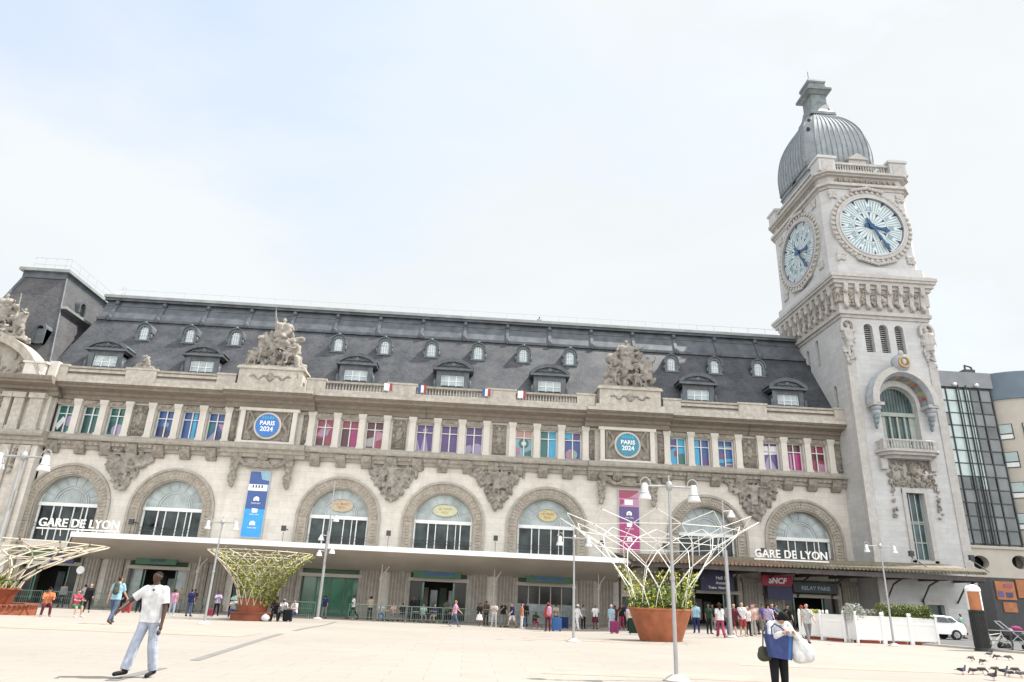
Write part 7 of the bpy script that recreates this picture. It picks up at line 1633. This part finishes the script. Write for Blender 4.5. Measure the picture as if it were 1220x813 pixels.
people = [
 # x, y, face, h, pose, label, skin, hair, top, legs, shoes, hat, girth
 (-20.0, 36.3, 35, 1.68, 'sit', 'person in an orange shirt seated on the bench of the left planter', 'tan', ('bun', 'black'), ('short', 'orange'), ('trousers', 'maroon'), 'grey', None, 1.1),
 (-19.35, 37.6, 60, 1.65, 'sit', 'person in a red top and green shorts seated next to the orange shirt', 'fair', ('crop', 'black'), ('short', 'crimson'), ('shorts', 'green'), 'white', None, 1.0),
 (-24.2, 48.5, 20, 1.80, 'walk', 'bald man in dark grey clothes walking out of the left doorway', 'fair', ('bald', 'black'), ('long', 'black'), ('trousers', 'black'), 'black', None, 1.1),
 (-23.6, 52.0, -20, 1.70, 'phone', 'person in black with dark hair behind the left planter bench', 'tan', ('long', 'black'), ('long', 'black'), ('trousers', 'black'), 'black', None, 1.0),
 (-22.6, 52.3, 30, 1.68, 'stand', 'person in dark clothes with a white bag strap near the left doorway', 'brown', ('crop', 'black'), ('short', 'navy'), ('trousers', 'black'), 'black', None, 1.0),
 (-18.9, 48.6, 190, 1.66, 'stand', 'person in a pink top and light jeans behind the walking man', 'fair', ('bob', 'brown'), ('short', 'pink'), ('trousers', 'paleblue'), 'white', None, 1.0),
 (-18.1, 49.4, 170, 1.70, 'stand', 'person in dark blue standing beside the pink top', 'tan', ('crop', 'black'), ('short', 'navy'), ('trousers', 'denim'), 'black', None, 1.05),
 (-17.15, 51.8, 25, 1.62, 'cross', 'person in a lavender shirt standing left of the street lamp', 'brown', ('bun', 'brown'), ('short', 'lilac'), ('trousers', 'black'), 'black', None, 1.0),
 (-16.1, 52.5, -10, 1.68, 'stand', 'person all in black just behind the street lamp', 'brown', ('crop', 'black'), ('long', 'black'), ('trousers', 'black'), 'black', None, 1.05),
 (-15.4, 49.8, 10, 1.65, 'sit', 'person in a grey shirt seated left of the middle planter', 'tan', ('crop', 'black'), ('short', 'lightgrey'), ('trousers', 'navy'), 'grey', None, 1.0),
 (-14.75, 48.6, 20, 1.62, 'sitlow', 'person bent forward under a pale green umbrella by the middle planter', 'fair', ('crop', 'grey'), ('short', 'mint'), ('trousers', 'navy'), 'black', None, 1.0),
 (-11.85, 46.6, 20, 1.70, 'sit', 'person in black seated on the bench of the middle planter, white bag at the feet', 'brown', ('crop', 'black'), ('long', 'black'), ('trousers', 'black'), 'black', None, 1.1),
 (-11.75, 48.3, 10, 1.72, 'sit', 'person in a white shirt seated behind the black-clad person at the middle planter', 'brown', ('crop', 'grey'), ('short', 'white'), ('trousers', 'black'), 'black', None, 1.05),
 (-10.9, 47.9, -30, 1.70, 'sit', 'person in a white shirt and dark trousers seated right of the middle planter', 'fair', ('crop', 'black'), ('short', 'white'), ('trousers', 'navy'), 'black', None, 1.0),
 (-10.35, 54.8, 0, 1.6, 'phone', 'person with dark hair and blue bag beside the very tall light pole', 'tan', ('long', 'black'), ('short', 'navy'), ('trousers', 'grey'), 'black', None, 1.0),
 (-8.3, 55.2, -70, 1.75, 'walk', 'man in a white T-shirt walking past the green glass doors', 'dark', ('crop', 'black'), ('short', 'white'), ('trousers', 'black'), 'black', None, 1.0),
 (-6.2, 54.9, 10, 1.66, 'sit', 'cafe guest in a pale shirt behind the first barrier', 'fair', ('crop', 'brown'), ('short', 'lightgrey'), ('trousers', 'kingblue'), 'black', None, 1.0),
 (-5.3, 55.4, -20, 1.62, 'sit', 'cafe guest with long fair hair behind the barriers', 'fair', ('long', 'blond'), ('short', 'peach'), ('trousers', 'grey'), 'black', None, 1.0),
 (-3.95, 56.2, 0, 1.76, 'stand', 'dark figure standing in the central doorway', 'brown', ('crop', 'black'), ('long', 'black'), ('trousers', 'black'), 'black', None, 1.0),
 (-3.1, 55.0, 15, 1.66, 'sit', 'cafe guest in a grey-green top beside the doorway', 'tan', ('crop', 'black'), ('short', 'mint'), ('trousers', 'grey'), 'black', None, 1.0),
 (-0.66, 50.0, 75, 1.70, 'walk', 'walker in a pink top and jeans with a white bag before the barriers', 'fair', ('bun', 'blond'), ('short', 'pink'), ('trousers', 'denim'), 'grey', None, 1.0),
 (1.05, 51.6, 0, 1.58, 'stand', 'child with a dark top and a puffy white skirt', 'brown', ('bun', 'black'), ('short', 'black'), ('skirt', 'white'), 'white', None, 0.95),
 (2.1, 52.0, -10, 1.66, 'cross', 'person in a pale grey shirt right of the white skirt', 'tan', ('crop', 'black'), ('short', 'lightgrey'), ('trousers', 'lightgrey'), 'white', None, 1.05),
 (2.75, 52.5, 15, 1.72, 'phone', 'person in black leaning over a phone in the middle group', 'tan', ('crop', 'black'), ('short', 'black'), ('trousers', 'grey'), 'black', None, 1.0),
 (3.4, 52.2, -60, 1.68, 'walk', 'person in navy striding in the middle group', 'fair', ('crop', 'brown'), ('short', 'navy'), ('shorts', 'white'), 'black', None, 1.0),
 (4.05, 51.7, 90, 1.66, 'stand', 'person with an orange bag standing sideways in the middle group', 'fair', ('crop', 'black'), ('short', 'orange'), ('trousers', 'white'), 'white', None, 1.0),
 (5.0, 52.3, 20, 1.60, 'sitlow', 'person crouching in dark clothes left of the traveller in red', 'brown', ('crop', 'black'), ('short', 'darkgreen'), ('trousers', 'crimson'), 'white', None, 1.0),
 (5.55, 48.6, 190, 1.74, 'stand', 'traveller in red clothes and a red hat with a pink rucksack', 'brown', ('crop', 'black'), ('long', 'red'), ('trousers', 'maroon'), 'brown', ('sun', 'red'), 1.05),
 (7.95, 51.5, 40, 1.70, 'pull', 'traveller all in white with a wide white hat', 'fair', ('long', 'brown'), ('long', 'white'), ('wide', 'white'), 'white', ('sun', 'white'), 1.0),
 (9.6, 53.5, 0, 1.66, 'stand', 'person in a white top and dark skirt behind the wide trellis on the left', 'brown', ('crop', 'black'), ('short', 'white'), ('skirt', 'maroon'), 'black', None, 1.05),
 (10.3, 51.0, -20, 1.68, 'stand', 'woman in a long pale blue dress and white hat', 'fair', ('long', 'blond'), ('short', 'sky'), ('dress', 'paleblue'), 'white', ('sun', 'white'), 1.0),
 (10.75, 52.0, 10, 1.66, 'stand', 'person in a dark red top behind the long blue dress', 'brown', ('long', 'black'), ('short', 'maroon'), ('trousers', 'navy'), 'black', None, 1.0),
 (11.4, 52.8, 0, 1.74, 'phone', 'dark-haired person in a black top left of the checked shirt', 'tan', ('crop', 'black'), ('short', 'black'), ('trousers', 'crimson'), 'black', None, 1.0),
 (11.0, 48.4, 15, 1.72, 'stand', 'grey-haired person in a pale checked shirt beside the dark green trunk', 'fair', ('bob', 'grey'), ('short', 'lightgrey'), ('trousers', 'black'), 'white', None, 1.1),
 (12.4, 49.6, -10, 1.84, 'stand', 'tall man in black standing directly left of the terracotta pot', 'fair', ('crop', 'black'), ('short', 'black'), ('trousers', 'black'), 'black', None, 1.1),
 (11.3, 44.0, 60, 1.66, 'walk', 'person in tan trousers walking behind the terracotta pot', 'tan', ('long', 'brown'), ('short', 'grey'), ('trousers', 'sand'), 'black', None, 1.0),
 (15.45, 48.2, 170, 1.74, 'stand', 'person seen from behind in a pale blue shirt and navy trousers near the dark doorway', 'fair', ('crop', 'brown'), ('short', 'sky'), ('trousers', 'navy'), 'black', None, 1.05),
 (17.2, 50.0, 0, 1.68, 'stand', 'dark-clothed person standing in the doorway under the navy hanging sign', 'brown', ('crop', 'black'), ('long', 'black'), ('trousers', 'grey'), 'black', None, 1.0),
 (14.95, 42.2, 175, 1.70, 'walk2', 'person in a brown wide hat, white top and dark red trousers seen from behind', 'fair', ('long', 'brown'), ('short', 'white'), ('wide', 'crimson'), 'magenta', ('sun', 'brown'), 1.05),
 (16.3, 43.6, 20, 1.72, 'walk', 'grey-haired person in a plum jacket and dark shorts', 'fair', ('crop', 'grey'), ('long', 'maroon'), ('shorts', 'maroon'), 'white', None, 1.05),
 (16.95, 43.9, -10, 1.76, 'stand', 'man in a white top and bright red shorts', 'fair', ('crop', 'grey'), ('short', 'white'), ('shorts', 'red'), 'white', None, 1.0),
 (15.9, 47.0, 10, 1.66, 'stand', 'person in dark green near the dark doorway, half hidden by others', 'brown', ('crop', 'black'), ('short', 'darkgreen'), ('trousers', 'black'), 'black', None, 1.0),
 (19.3, 47.6, 0, 1.7, 'stand', 'person in charcoal standing behind the mauve shirt', 'brown', ('crop', 'black'), ('long', 'grey'), ('trousers', 'black'), 'black', None, 1.05),
 (20.9, 48.2, 10, 1.66, 'stand', 'person with long dark hair and an olive top at the back of the right group', 'tan', ('long', 'black'), ('short', 'olive'), ('trousers', 'grey'), 'black', None, 1.0),
 (13.1, 46.5, 0, 1.68, 'stand', 'person in brown just visible right of the terracotta pot', 'brown', ('crop', 'black'), ('short', 'brown'), ('trousers', 'maroon'), 'black', None, 1.0),
 (8.8, 54.0, 20, 1.66, 'stand', 'person in dark grey standing behind the barrier right of the white hat', 'tan', ('bob', 'black'), ('short', 'grey'), ('trousers', 'black'), 'black', None, 1.0),
 (17.55, 44.6, 5, 1.52, 'stand', 'youth in a white T-shirt, yellow cap and dark trousers', 'tan', ('crop', 'black'), ('short', 'white'), ('trousers', 'black'), 'black', ('cap', 'yellow'), 1.0),
 (18.2, 45.4, 10, 1.62, 'stand', 'person in a rose top with a pink head covering in the right group', 'tan', ('crop', 'black'), ('long', 'peach'), ('wide', 'lightgrey'), 'white', ('scarf', 'pink'), 1.05),
 (18.6, 43.9, -15, 1.72, 'walk', 'person in a mauve shirt and black trousers in front of the right group', 'fair', ('bob', 'black'), ('short', 'lilac'), ('trousers', 'black'), 'black', None, 1.0),
 (19.0, 45.7, 20, 1.70, 'stand', 'person in a dark floral top in the right group', 'tan', ('bun', 'brown'), ('short', 'purple'), ('trousers', 'grey'), 'white', None, 1.05),
 (20.2, 47.0, 0, 1.74, 'cross', 'man in a navy T-shirt with folded arms in the right group', 'fair', ('crop', 'black'), ('short', 'navy'), ('trousers', 'navy'), 'black', None, 1.1),
 (21.6, 49.6, -20, 1.66, 'stand', 'person in a teal top behind the bending woman', 'tan', ('crop', 'black'), ('short', 'teal'), ('trousers', 'black'), 'black', None, 1.0),
 (20.7, 43.9, 10, 1.66, 'stand', 'person with a bright red cap just right of the bending woman', 'tan', ('crop', 'black'), ('short', 'lightgrey'), ('trousers', 'maroon'), 'black', ('cap', 'red'), 1.0),
 (17.6, 36.8, -8, 1.80, 'walk', 'man in a grey-white shirt and dark trousers walking left of the white boxes', 'fair', ('crop', 'brown'), ('short', 'lightgrey'), ('trousers', 'grey'), 'black', None, 1.0),
 (36.9, 52.5, 30, 1.72, 'stand', 'person in green and grey standing behind the white car', 'brown', ('crop', 'black'), ('short', 'mint'), ('trousers', 'grey'), 'black', None, 1.05),
 (37.7, 52.3, -20, 1.66, 'walk', 'person in a pink shirt between the white car and the black column', 'fair', ('crop', 'brown'), ('short', 'pink'), ('trousers', 'grey'), 'brown', None, 1.0),
 # further travellers in the shade of the canopy
 (-29.6, 55.5, 10, 1.70, 'stand', 'person in dark grey in the shade of the far left doorway', 'brown', ('crop', 'black'), ('long', 'grey'), ('trousers', 'black'), 'black', None, 1.0),
 (-28.3, 56.0, -20, 1.66, 'phone', 'person with pale top near the far left doorway', 'tan', ('long', 'black'), ('short', 'lightgrey'), ('trousers', 'black'), 'black', None, 1.0),
 (-21.2, 55.6, 0, 1.72, 'stand', 'dark-haired person in a khaki top left of the second doorway', 'tan', ('crop', 'black'), ('short', 'khaki'), ('trousers', 'grey'), 'black', None, 1.0),
 (-20.4, 56.2, 30, 1.66, 'walk', 'person in a maroon top in front of the second doorway', 'brown', ('bun', 'black'), ('short', 'maroon'), ('trousers', 'black'), 'black', None, 1.0),
 (-13.4, 52.3, 0, 1.70, 'stand', 'person in black standing behind the middle planter', 'brown', ('crop', 'black'), ('short', 'black'), ('trousers', 'grey'), 'black', None, 1.0),
 (-7.2, 56.3, 180, 1.68, 'stand', 'person from behind in a beige top at the cafe', 'fair', ('bob', 'brown'), ('short', 'sand'), ('trousers', 'black'), 'black', None, 1.0),
 (-4.6, 54.9, 200, 1.66, 'sit', 'cafe guest in black with his back to the square', 'tan', ('crop', 'black'), ('short', 'black'), ('trousers', 'grey'), 'black', None, 1.0),
 (-2.2, 55.6, -30, 1.66, 'sit', 'cafe guest in navy right of the central doorway', 'fair', ('crop', 'grey'), ('short', 'navy'), ('trousers', 'sand'), 'black', None, 1.0),
 (-1.4, 54.9, 160, 1.68, 'stand', 'person in olive standing just left of the white skirt child', 'brown', ('crop', 'black'), ('short', 'olive'), ('trousers', 'black'), 'black', None, 1.0),
 (1.6, 54.6, 20, 1.70, 'stand', 'person in brown at the back of the middle group', 'brown', ('bun', 'black'), ('short', 'brown'), ('trousers', 'black'), 'black', None, 1.0),
 (4.5, 54.3, -10, 1.74, 'stand', 'tall person in charcoal at the back of the middle group', 'dark', ('crop', 'black'), ('long', 'black'), ('trousers', 'navy'), 'black', None, 1.05),
 (6.9, 55.3, 0, 1.66, 'phone', 'person in a sand-coloured top in front of the slim glass doors', 'fair', ('long', 'brown'), ('short', 'sand'), ('trousers', 'denim'), 'white', None, 1.0),
 (12.0, 54.8, 10, 1.72, 'stand', 'person in a dark blue coat left of the small side door', 'brown', ('crop', 'black'), ('long', 'navy'), ('trousers', 'black'), 'black', None, 1.0),
 (17.0, 46.3, 0, 1.7, 'stand', 'person in a grey hooded top beside the red shorts', 'brown', ('crop', 'black'), ('long', 'grey'), ('trousers', 'denim'), 'black', None, 1.05),
 (18.7, 46.4, 10, 1.66, 'stand', 'person in a striped-looking pale top between the pink scarf and the mauve shirt', 'fair', ('long', 'blond'), ('short', 'sand'), ('skirt', 'black'), 'black', None, 1.0),
 (20.4, 45.2, -15, 1.7, 'phone', 'person in black with short hair behind the bending woman', 'tan', ('crop', 'black'), ('short', 'black'), ('shorts', 'grey'), 'white', None, 1.0),
]
for p in people:
    x, y, face, h, pose, lb, skn, hr, tp, lg, sh, ht, gi = p
    if 14 < x < 23 and y < 50: h *= 1.06; x *= 0.965; y *= 0.965
    person((x, y), face, h, pose, lb, skn, hr, tp, lg, sh, ht, gi)
def pink_pack(b_):
    mb = MB('cloth_pink'); mb.cap((0, 0.22, 1.12), (0, 0.22, 1.42), 0.17, 0.15); mb.remesh('bag', b_, 0.025, 1)
    for s in (-1, 1):
        mb = MB('cloth_crimson'); mb.path([(s*0.1, 0.2, 1.5), (s*0.12, -0.02, 1.55), (s*0.13, -0.15, 1.3)], 0.02, 5); mb.build('strap', b_)
bag('backpack', (5.55, 48.6, gz(5.55, 48.6)), 'pink rucksack on the back of the traveller in red', pink_pack, R(190))
um = thing('umbrella', (0, 0, 0), 'small pale green umbrella over the crouched person by the middle planter', 'umbrella')
mb = MB('cloth_mint'); mb.lathe((0, 0, 0), [(0.5, 1.15), (0.44, 1.27), (0.3, 1.38), (0.12, 1.44), (0.01, 1.45)], 8, caps=False); mb.build('canopy', um, True); MB('steel_dark').bar((0, 0, 0.75), (0, 0, 1.5), 0.012, 6).build('shaft', um); place(um, (-14.7, 48.2, gz(-14.7, 48.2)))
wbg = bag('white_bag', (-12.1, 45.6, gz(-12.1, 45.6)), 'round white bag on the ground by the middle planter bench', lambda b_: (MB('cloth_white').ell((0, 0, 0.2), (0.26, 0.2, 0.2)).build('bag_body', b_, True), MB('cloth_lightgrey').path([(-0.1, 0, 0.36), (0, 0, 0.46), (0.1, 0, 0.36)], 0.015, 5).build('strap', b_)))
rw, _ = person((6.1, 67.4, 28.3), 0, 1.7, 'sit', 'worker in blue sitting on the roof ridge of the station', 'brown', ('crop', 'black'), ('short', 'paleblue'), ('trousers', 'navy'), 'black')

# ------------------------------------------------------------------ white car behind the boxes
CAR = thing('parked_car', (0, 0, 0), 'white hatchback car half hidden by the white planter boxes', 'car')
prof = [(-2.05, 0.35), (-2.1, 0.75), (-1.95, 1.0), (-1.1, 1.12), (-0.45, 1.5), (0.5, 1.56), (1.25, 1.5), (1.72, 1.18), (2.0, 1.0), (2.1, 0.7), (2.05, 0.35)]
bm = bmesh.new(); secs = []
for yy, sc_, zs in ((-0.86, 0.93, 0.96), (-0.8, 0.985, 0.99), (-0.5, 1, 1), (0.5, 1, 1), (0.8, 0.985, 0.99), (0.86, 0.93, 0.96)):
    secs.append([bm.verts.new((x*sc_, yy*(1 if z < 1.05 else 0.84), 0.35+(z-0.35)*zs)) for x, z in prof])
for a, b in zip(secs, secs[1:]):
    for k in range(len(prof)): bm.faces.new((a[k], a[(k+1) % len(prof)], b[(k+1) % len(prof)], b[k]))
bm.faces.new(secs[0][::-1]); bm.faces.new(secs[-1])
mb = MB('car_white'); bm.verts.index_update(); mb.add([v.co.copy() for v in bm.verts], [[v.index for v in f.verts] for f in bm.faces]); bm.free(); mb.build('body', CAR, 'auto')
for s in (-1, 1):
    for pts in ([(-0.95, 1.12), (-0.42, 1.42), (0.12, 1.45), (0.12, 1.1)], [(0.18, 1.1), (0.18, 1.45), (0.8, 1.43), (1.0, 1.1)], [(1.06, 1.1), (0.88, 1.42), (1.2, 1.4), (1.5, 1.15)]):
        y = s*0.80; mb = MB('car_glass'); mb.add([(x, s*(0.865-(z-1.05)*0.33), z) for x, z in pts], [(0, 1, 2, 3)]); mb.build('window', CAR, fixn=False)
mb = MB('car_glass'); mb.add([(1.32, -0.66, 1.46), (1.32, 0.66, 1.46), (1.75, 0.72, 1.16), (1.75, -0.72, 1.16)], [(0, 1, 2, 3)]); mb.build('window', CAR, fixn=False)
mb = MB('car_glass'); mb.add([(-1.12, -0.72, 1.14), (-1.12, 0.72, 1.14), (-0.5, 0.66, 1.5), (-0.5, -0.66, 1.5)], [(0, 1, 2, 3)]); mb.build('windscreen', CAR, fixn=False)
for s in (-1, 1): MB('tail_red').box(1.86, 2.06, s*0.62-0.16, s*0.62+0.16, 0.85, 1.05).build('tail_light', CAR); MB('lamp_head').box(-2.08, -1.85, s*0.6-0.18, s*0.6+0.18, 0.72, 0.88).build('headlight', CAR)
MB('black_plastic').box(1.95, 2.14, -0.8, 0.8, 0.35, 0.5).build('bumper', CAR); MB('black_plastic').box(-2.14, -1.98, -0.8, 0.8, 0.33, 0.48).build('bumper', CAR)
for x in (-1.3, 1.3):
    for s in (-1, 1):
        wv = MB('black_rubber').bar((x, s*0.68, 0.33), (x, s*0.895, 0.33), 0.33, 22).build('wheel', CAR)
        mb = MB('rim_alloy'); mb.bar((x, s*0.89, 0.33), (x, s*0.905, 0.33), 0.2, 16)
        for k in range(5): mb.bar((x, s*0.91, 0.33), (x+0.2*math.cos(k*1.257), s*0.91, 0.33+0.2*math.sin(k*1.257)), 0.025, 5)
        mb.build('rim', wv)
place(CAR, (32.6, 49.8, gz(33, 50)), R(-4))

# ------------------------------------------------------------------ advertising column, bicycle, stroller, kiosk, rail
AC = thing('advertising_column', (0, 0, 0), 'dark ribbed column topped by an orange and white poster drum', 'column')
mb = MB('column_black'); mb.lathe((0, 0, 0), [(0.44, 0), (0.4, 0.15), (0.36, 0.2), (0.36, 2.0), (0.4, 2.05), (0.4, 2.12)], 28)
for k in range(20): a = 2*PI*k/20; mb.bar((0.37*math.cos(a), 0.37*math.sin(a), 0.2), (0.37*math.cos(a), 0.37*math.sin(a), 2.0), 0.03, 5)
mb.build('ribbed_shaft', AC, 'auto')
mb = MB('white_paint')
for k in range(24):
    a, b = 2*PI*k/24, 2*PI*(k+1)/24; mt = 'orange_sign' if R(170) < (a % (2*PI)) < R(275) else 'white_paint'
    if mt == 'orange_sign': zz0, zz1 = 2.2, 3.0
    mb.add([(0.37*math.cos(a), 0.37*math.sin(a), 2.12), (0.37*math.cos(b), 0.37*math.sin(b), 2.12), (0.37*math.cos(b), 0.37*math.sin(b), 3.1), (0.37*math.cos(a), 0.37*math.sin(a), 3.1)], [(0, 1, 2, 3)], mt)
mb.lathe((0, 0, 0), [(0.37, 3.1), (0.4, 3.15), (0.38, 3.3), (0.25, 3.42), (0.05, 3.48)], 20, mat='white_paint'); mb.build('poster_drum', AC, 'auto')
place(AC, (25.25, 34.7, gz(25.2, 34.7)), R(5), sc=0.88)
GR = thing('guard_rail', (0, 0, 0), 'low dark metal guard rail at the kerb right of the column', 'rail')
mb = MB('steel_dark')
for k in range(7): mb.bar((k*1.0, 0, 0), (k*1.0, 0, 0.95), 0.03, 6)
mb.bar((0, 0, 0.95), (6, 0, 0.95), 0.03, 6); mb.bar((0, 0, 0.12), (6, 0, 0.12), 0.03, 6); mb.bar((0, 0, 0.5), (6, 0, 0.5), 0.02, 6)
mb.build('rail', GR); place(GR, (26.0, 35.2, gz(26, 35)), R(-14))
BK = thing('bicycle', (0, 0, 0), 'bicycle with a white frame parked against the guard rail', 'bicycle')
for x in (-0.52, 0.52):
    mb = MB('black_rubber'); pts = [(x+0.33*math.cos(2*PI*k/24), 0, 0.34+0.33*math.sin(2*PI*k/24)) for k in range(25)]; mb.path(pts, 0.018, 6); w_ = mb.build('wheel', BK)
    mb = MB('steel_grey')
    for k in range(14): mb.bar((x, 0, 0.34), (x+0.32*math.cos(k*0.449), 0, 0.34+0.32*math.sin(k*0.449)), 0.003, 3)
    mb.build('spokes', w_)
mb = MB('white_paint'); mb.bar((-0.52, 0, 0.34), (-0.12, 0, 0.32), 0.016, 6); mb.bar((-0.12, 0, 0.32), (-0.25, 0, 0.85), 0.018, 6); mb.bar((-0.12, 0, 0.32), (0.36, 0, 0.78), 0.022, 6); mb.bar((-0.22, 0, 0.72), (0.36, 0, 0.82), 0.018, 6); mb.bar((-0.52, 0, 0.34), (-0.22, 0, 0.72), 0.013, 6); mb.bar((0.52, 0, 0.34), (0.34, 0, 0.95), 0.018, 6); mb.build('frame', BK)
mb = MB('black_plastic'); mb.ell((-0.27, 0, 0.9), (0.14, 0.07, 0.04)); mb.build('saddle', BK, True)
mb = MB('black_plastic'); mb.path([(0.22, -0.28, 0.98), (0.34, -0.1, 1.0), (0.34, 0.1, 1.0), (0.22, 0.28, 0.98)], 0.014, 6); mb.build('handlebar', BK)
mb = MB('black_plastic'); mb.box(0.42, 0.75, -0.18, 0.18, 0.75, 1.0); mb.build('basket', BK)
place(BK, (26.9, 36.0, gz(27, 36)), R(-8))
SR = thing('stroller', (0, 0, 0), 'black cargo stroller with a pink blanket at the right edge', 'stroller')
mb = MB('black_plastic'); mb.cap((-0.1, 0, 0.62), (0.35, 0, 0.55), 0.26, 0.22, 14); mb.box(-0.2, 0.4, -0.22, 0.22, 0.42, 0.62); mb.remesh('seat_shell', SR, 0.025, 1)
mb = MB('cloth_magenta'); mb.ell((0.15, -0.02, 0.82), (0.24, 0.2, 0.14)); mb.build('blanket', SR, True)
mb = MB('rail_grey'); 
for s in (-0.24, 0.24): mb.bar((-0.5, s, 1.1), (0.45, s, 0.2), 0.018, 6); mb.bar((-0.4, s, 0.15), (0.1, s, 0.6), 0.018, 6)
mb.bar((-0.5, -0.24, 1.1), (-0.5, 0.24, 1.1), 0.02, 6); mb.build('frame', SR)
for x in (-0.4, 0.5):
    for s in (-0.26, 0.26): MB('black_rubber').bar((x, s-0.02, 0.15), (x, s+0.02, 0.15), 0.15, 16).build('wheel', SR)
place(SR, (28.3, 36.5, gz(28, 36)), R(-15), sc=1.25)
KS = thing('kiosk', (48, 60.3, 0), 'small food kiosk with orange boards at the right edge', 'kiosk')
mb = MB('steel_dark'); mb.box(45.6, 52, 60.2, 63, -0.3, 4.7); mb.build('booth', KS)
mb = MB('orange_sign'); mb.box(45.9, 47.6, 60.08, 60.19, 2.9, 4.4); mb.box(47.8, 50.5, 60.05, 60.19, 3.1, 4.6); mb.box(46.3, 47.5, 60.1, 60.19, 1.9, 2.7)
b_ = mb.build('menu_board', KS)
mb = MB('sign_white'); text_into(mb, 'n', 1.6, 'sign_white', (48.8, 60.03, 3.35), ext=0.01, bold=0.03); mb.box(46.0, 46.5, 60.05, 60.07, 3.1, 3.6, 'film_purple'); mb.box(46.6, 47.4, 60.05, 60.07, 3.9, 4.2, 'film_crimson'); mb.box(46.7, 47.3, 60.05, 60.07, 3.1, 3.5, 'film_navy'); mb.build('lettering', b_)
mb = MB('pane_glass'); mb.box(48.6, 51, 60.1, 60.19, 0.6, 2.8); mb.build('hatch', KS)

# ------------------------------------------------------------------ pigeons
def pigeon(x, y, rz, label, mat='pigeon_grey', peck=False, sc=1.0):
    P_ = thing('pigeon', (0, 0, 0), label, 'pigeon', 'pigeons on the paving')
    mb = MB(mat); mb.cap((0, 0.05, 0.135), (0, -0.06, 0.15), 0.052, 0.055, 12); mb.cap((0, 0.05, 0.135), (0, 0.15, 0.125), 0.045, 0.022, 10)
    if peck: mb.cap((0, -0.07, 0.15), (0, -0.14, 0.09), 0.042, 0.022, 10); hd_ = Vector((0, -0.155, 0.065)); bk = Vector((0, -0.165, 0.03))
    else: mb.cap((0, -0.08, 0.16), (0, -0.115, 0.24), 0.042, 0.022, 10); hd_ = Vector((0, -0.125, 0.265)); bk = Vector((0, -0.165, 0.255))
    mb.ell(hd_, (0.026, 0.03, 0.027)); mb.remesh('body', P_, 0.012, 1)
    mb = MB('pigeon_dark'); mb.add([(-0.025, 0.1, 0.14), (0.025, 0.1, 0.14), (0.035, 0.26, 0.11), (-0.035, 0.26, 0.11), (-0.025, 0.1, 0.125), (0.025, 0.1, 0.125), (0.03, 0.26, 0.1), (-0.03, 0.26, 0.1)], [(0, 1, 2, 3), (4, 7, 6, 5), (0, 4, 5, 1), (1, 5, 6, 2), (2, 6, 7, 3), (3, 7, 4, 0)]); mb.build('tail', P_)
    for s in (-1, 1):
        mb = MB('pigeon_dark' if mat != 'pigeon_dark' else 'pigeon_grey'); mb.ell((s*0.048, 0.035, 0.145), (0.014, 0.11, 0.042)); mb.build('wing', P_, True)
        mb = MB('pigeon_feet'); mb.bar((s*0.022, 0, 0.1), (s*0.024, -0.01, 0.005), 0.006, 5)
        for q in (-1, 0, 1): mb.bar((s*0.024, -0.01, 0.006), (s*0.024+q*0.015, -0.04, 0.004), 0.004, 4)
        mb.build('foot', P_)
    MB('black_plastic').bar(hd_+(bk-hd_)*0.4, bk, 0.008, 6, 0.002).build('beak', P_)
    place(P_, (x, y, gz(x, y)), rz, sc=sc*0.95)
PG = [(19.04, 26.89), (18.32, 25.34), (22.13, 30.07), (21.25, 28.52), (21.55, 28.28), (14.5, 20.97), (14.92, 21.11), (15.51, 21.52), (16.29, 22.01), (15.96, 21.23), (15.73, 20.74), (16.91, 21.99), (14.35, 19.53), (15.98, 20.61)]
desc = ['slim dark pigeon alone at the left of the upper flock', 'dark pigeon pecking in the middle of the upper flock', 'black pigeon at the top of the flock', 'small dark pigeon right of the topmost one', 'dark pigeon at the far right of the upper flock', 'bluish pigeon standing upright, leftmost of the lower row', 'flat brown pigeon second in the lower row', 'small reddish-brown pigeon third in the lower row', 'brown pigeon with spread tail in the lower row', 'pale grey pigeon in the middle of the lower cluster', 'grey-brown pigeon right of the pale one', 'dark brown pigeon near the right edge of the lower row', 'dark pigeon with lifted head at the bottom edge', 'black pigeon in the bottom right corner']
pm_ = ['pigeon_dark', 'pigeon_brown', 'pigeon_dark', 'pigeon_dark', 'pigeon_dark', 'pigeon_blue', 'pigeon_brown', 'pigeon_brown', 'pigeon_brown', 'pigeon_grey', 'pigeon_grey', 'pigeon_brown', 'pigeon_dark', 'pigeon_dark']
for i, ((x, y), d_) in enumerate(zip(PG, desc)): pigeon(x, y, [1.9, -1.3, 1.5, -1.7, 1.2, 0.3, -1.5, 1.4, 1.7, 0.4, -1.4, 1.5, 0.2, 1.6][i], d_, pm_[i], i not in (5, 12, 2, 9))
bpy.data.scenes.remove(WORK)
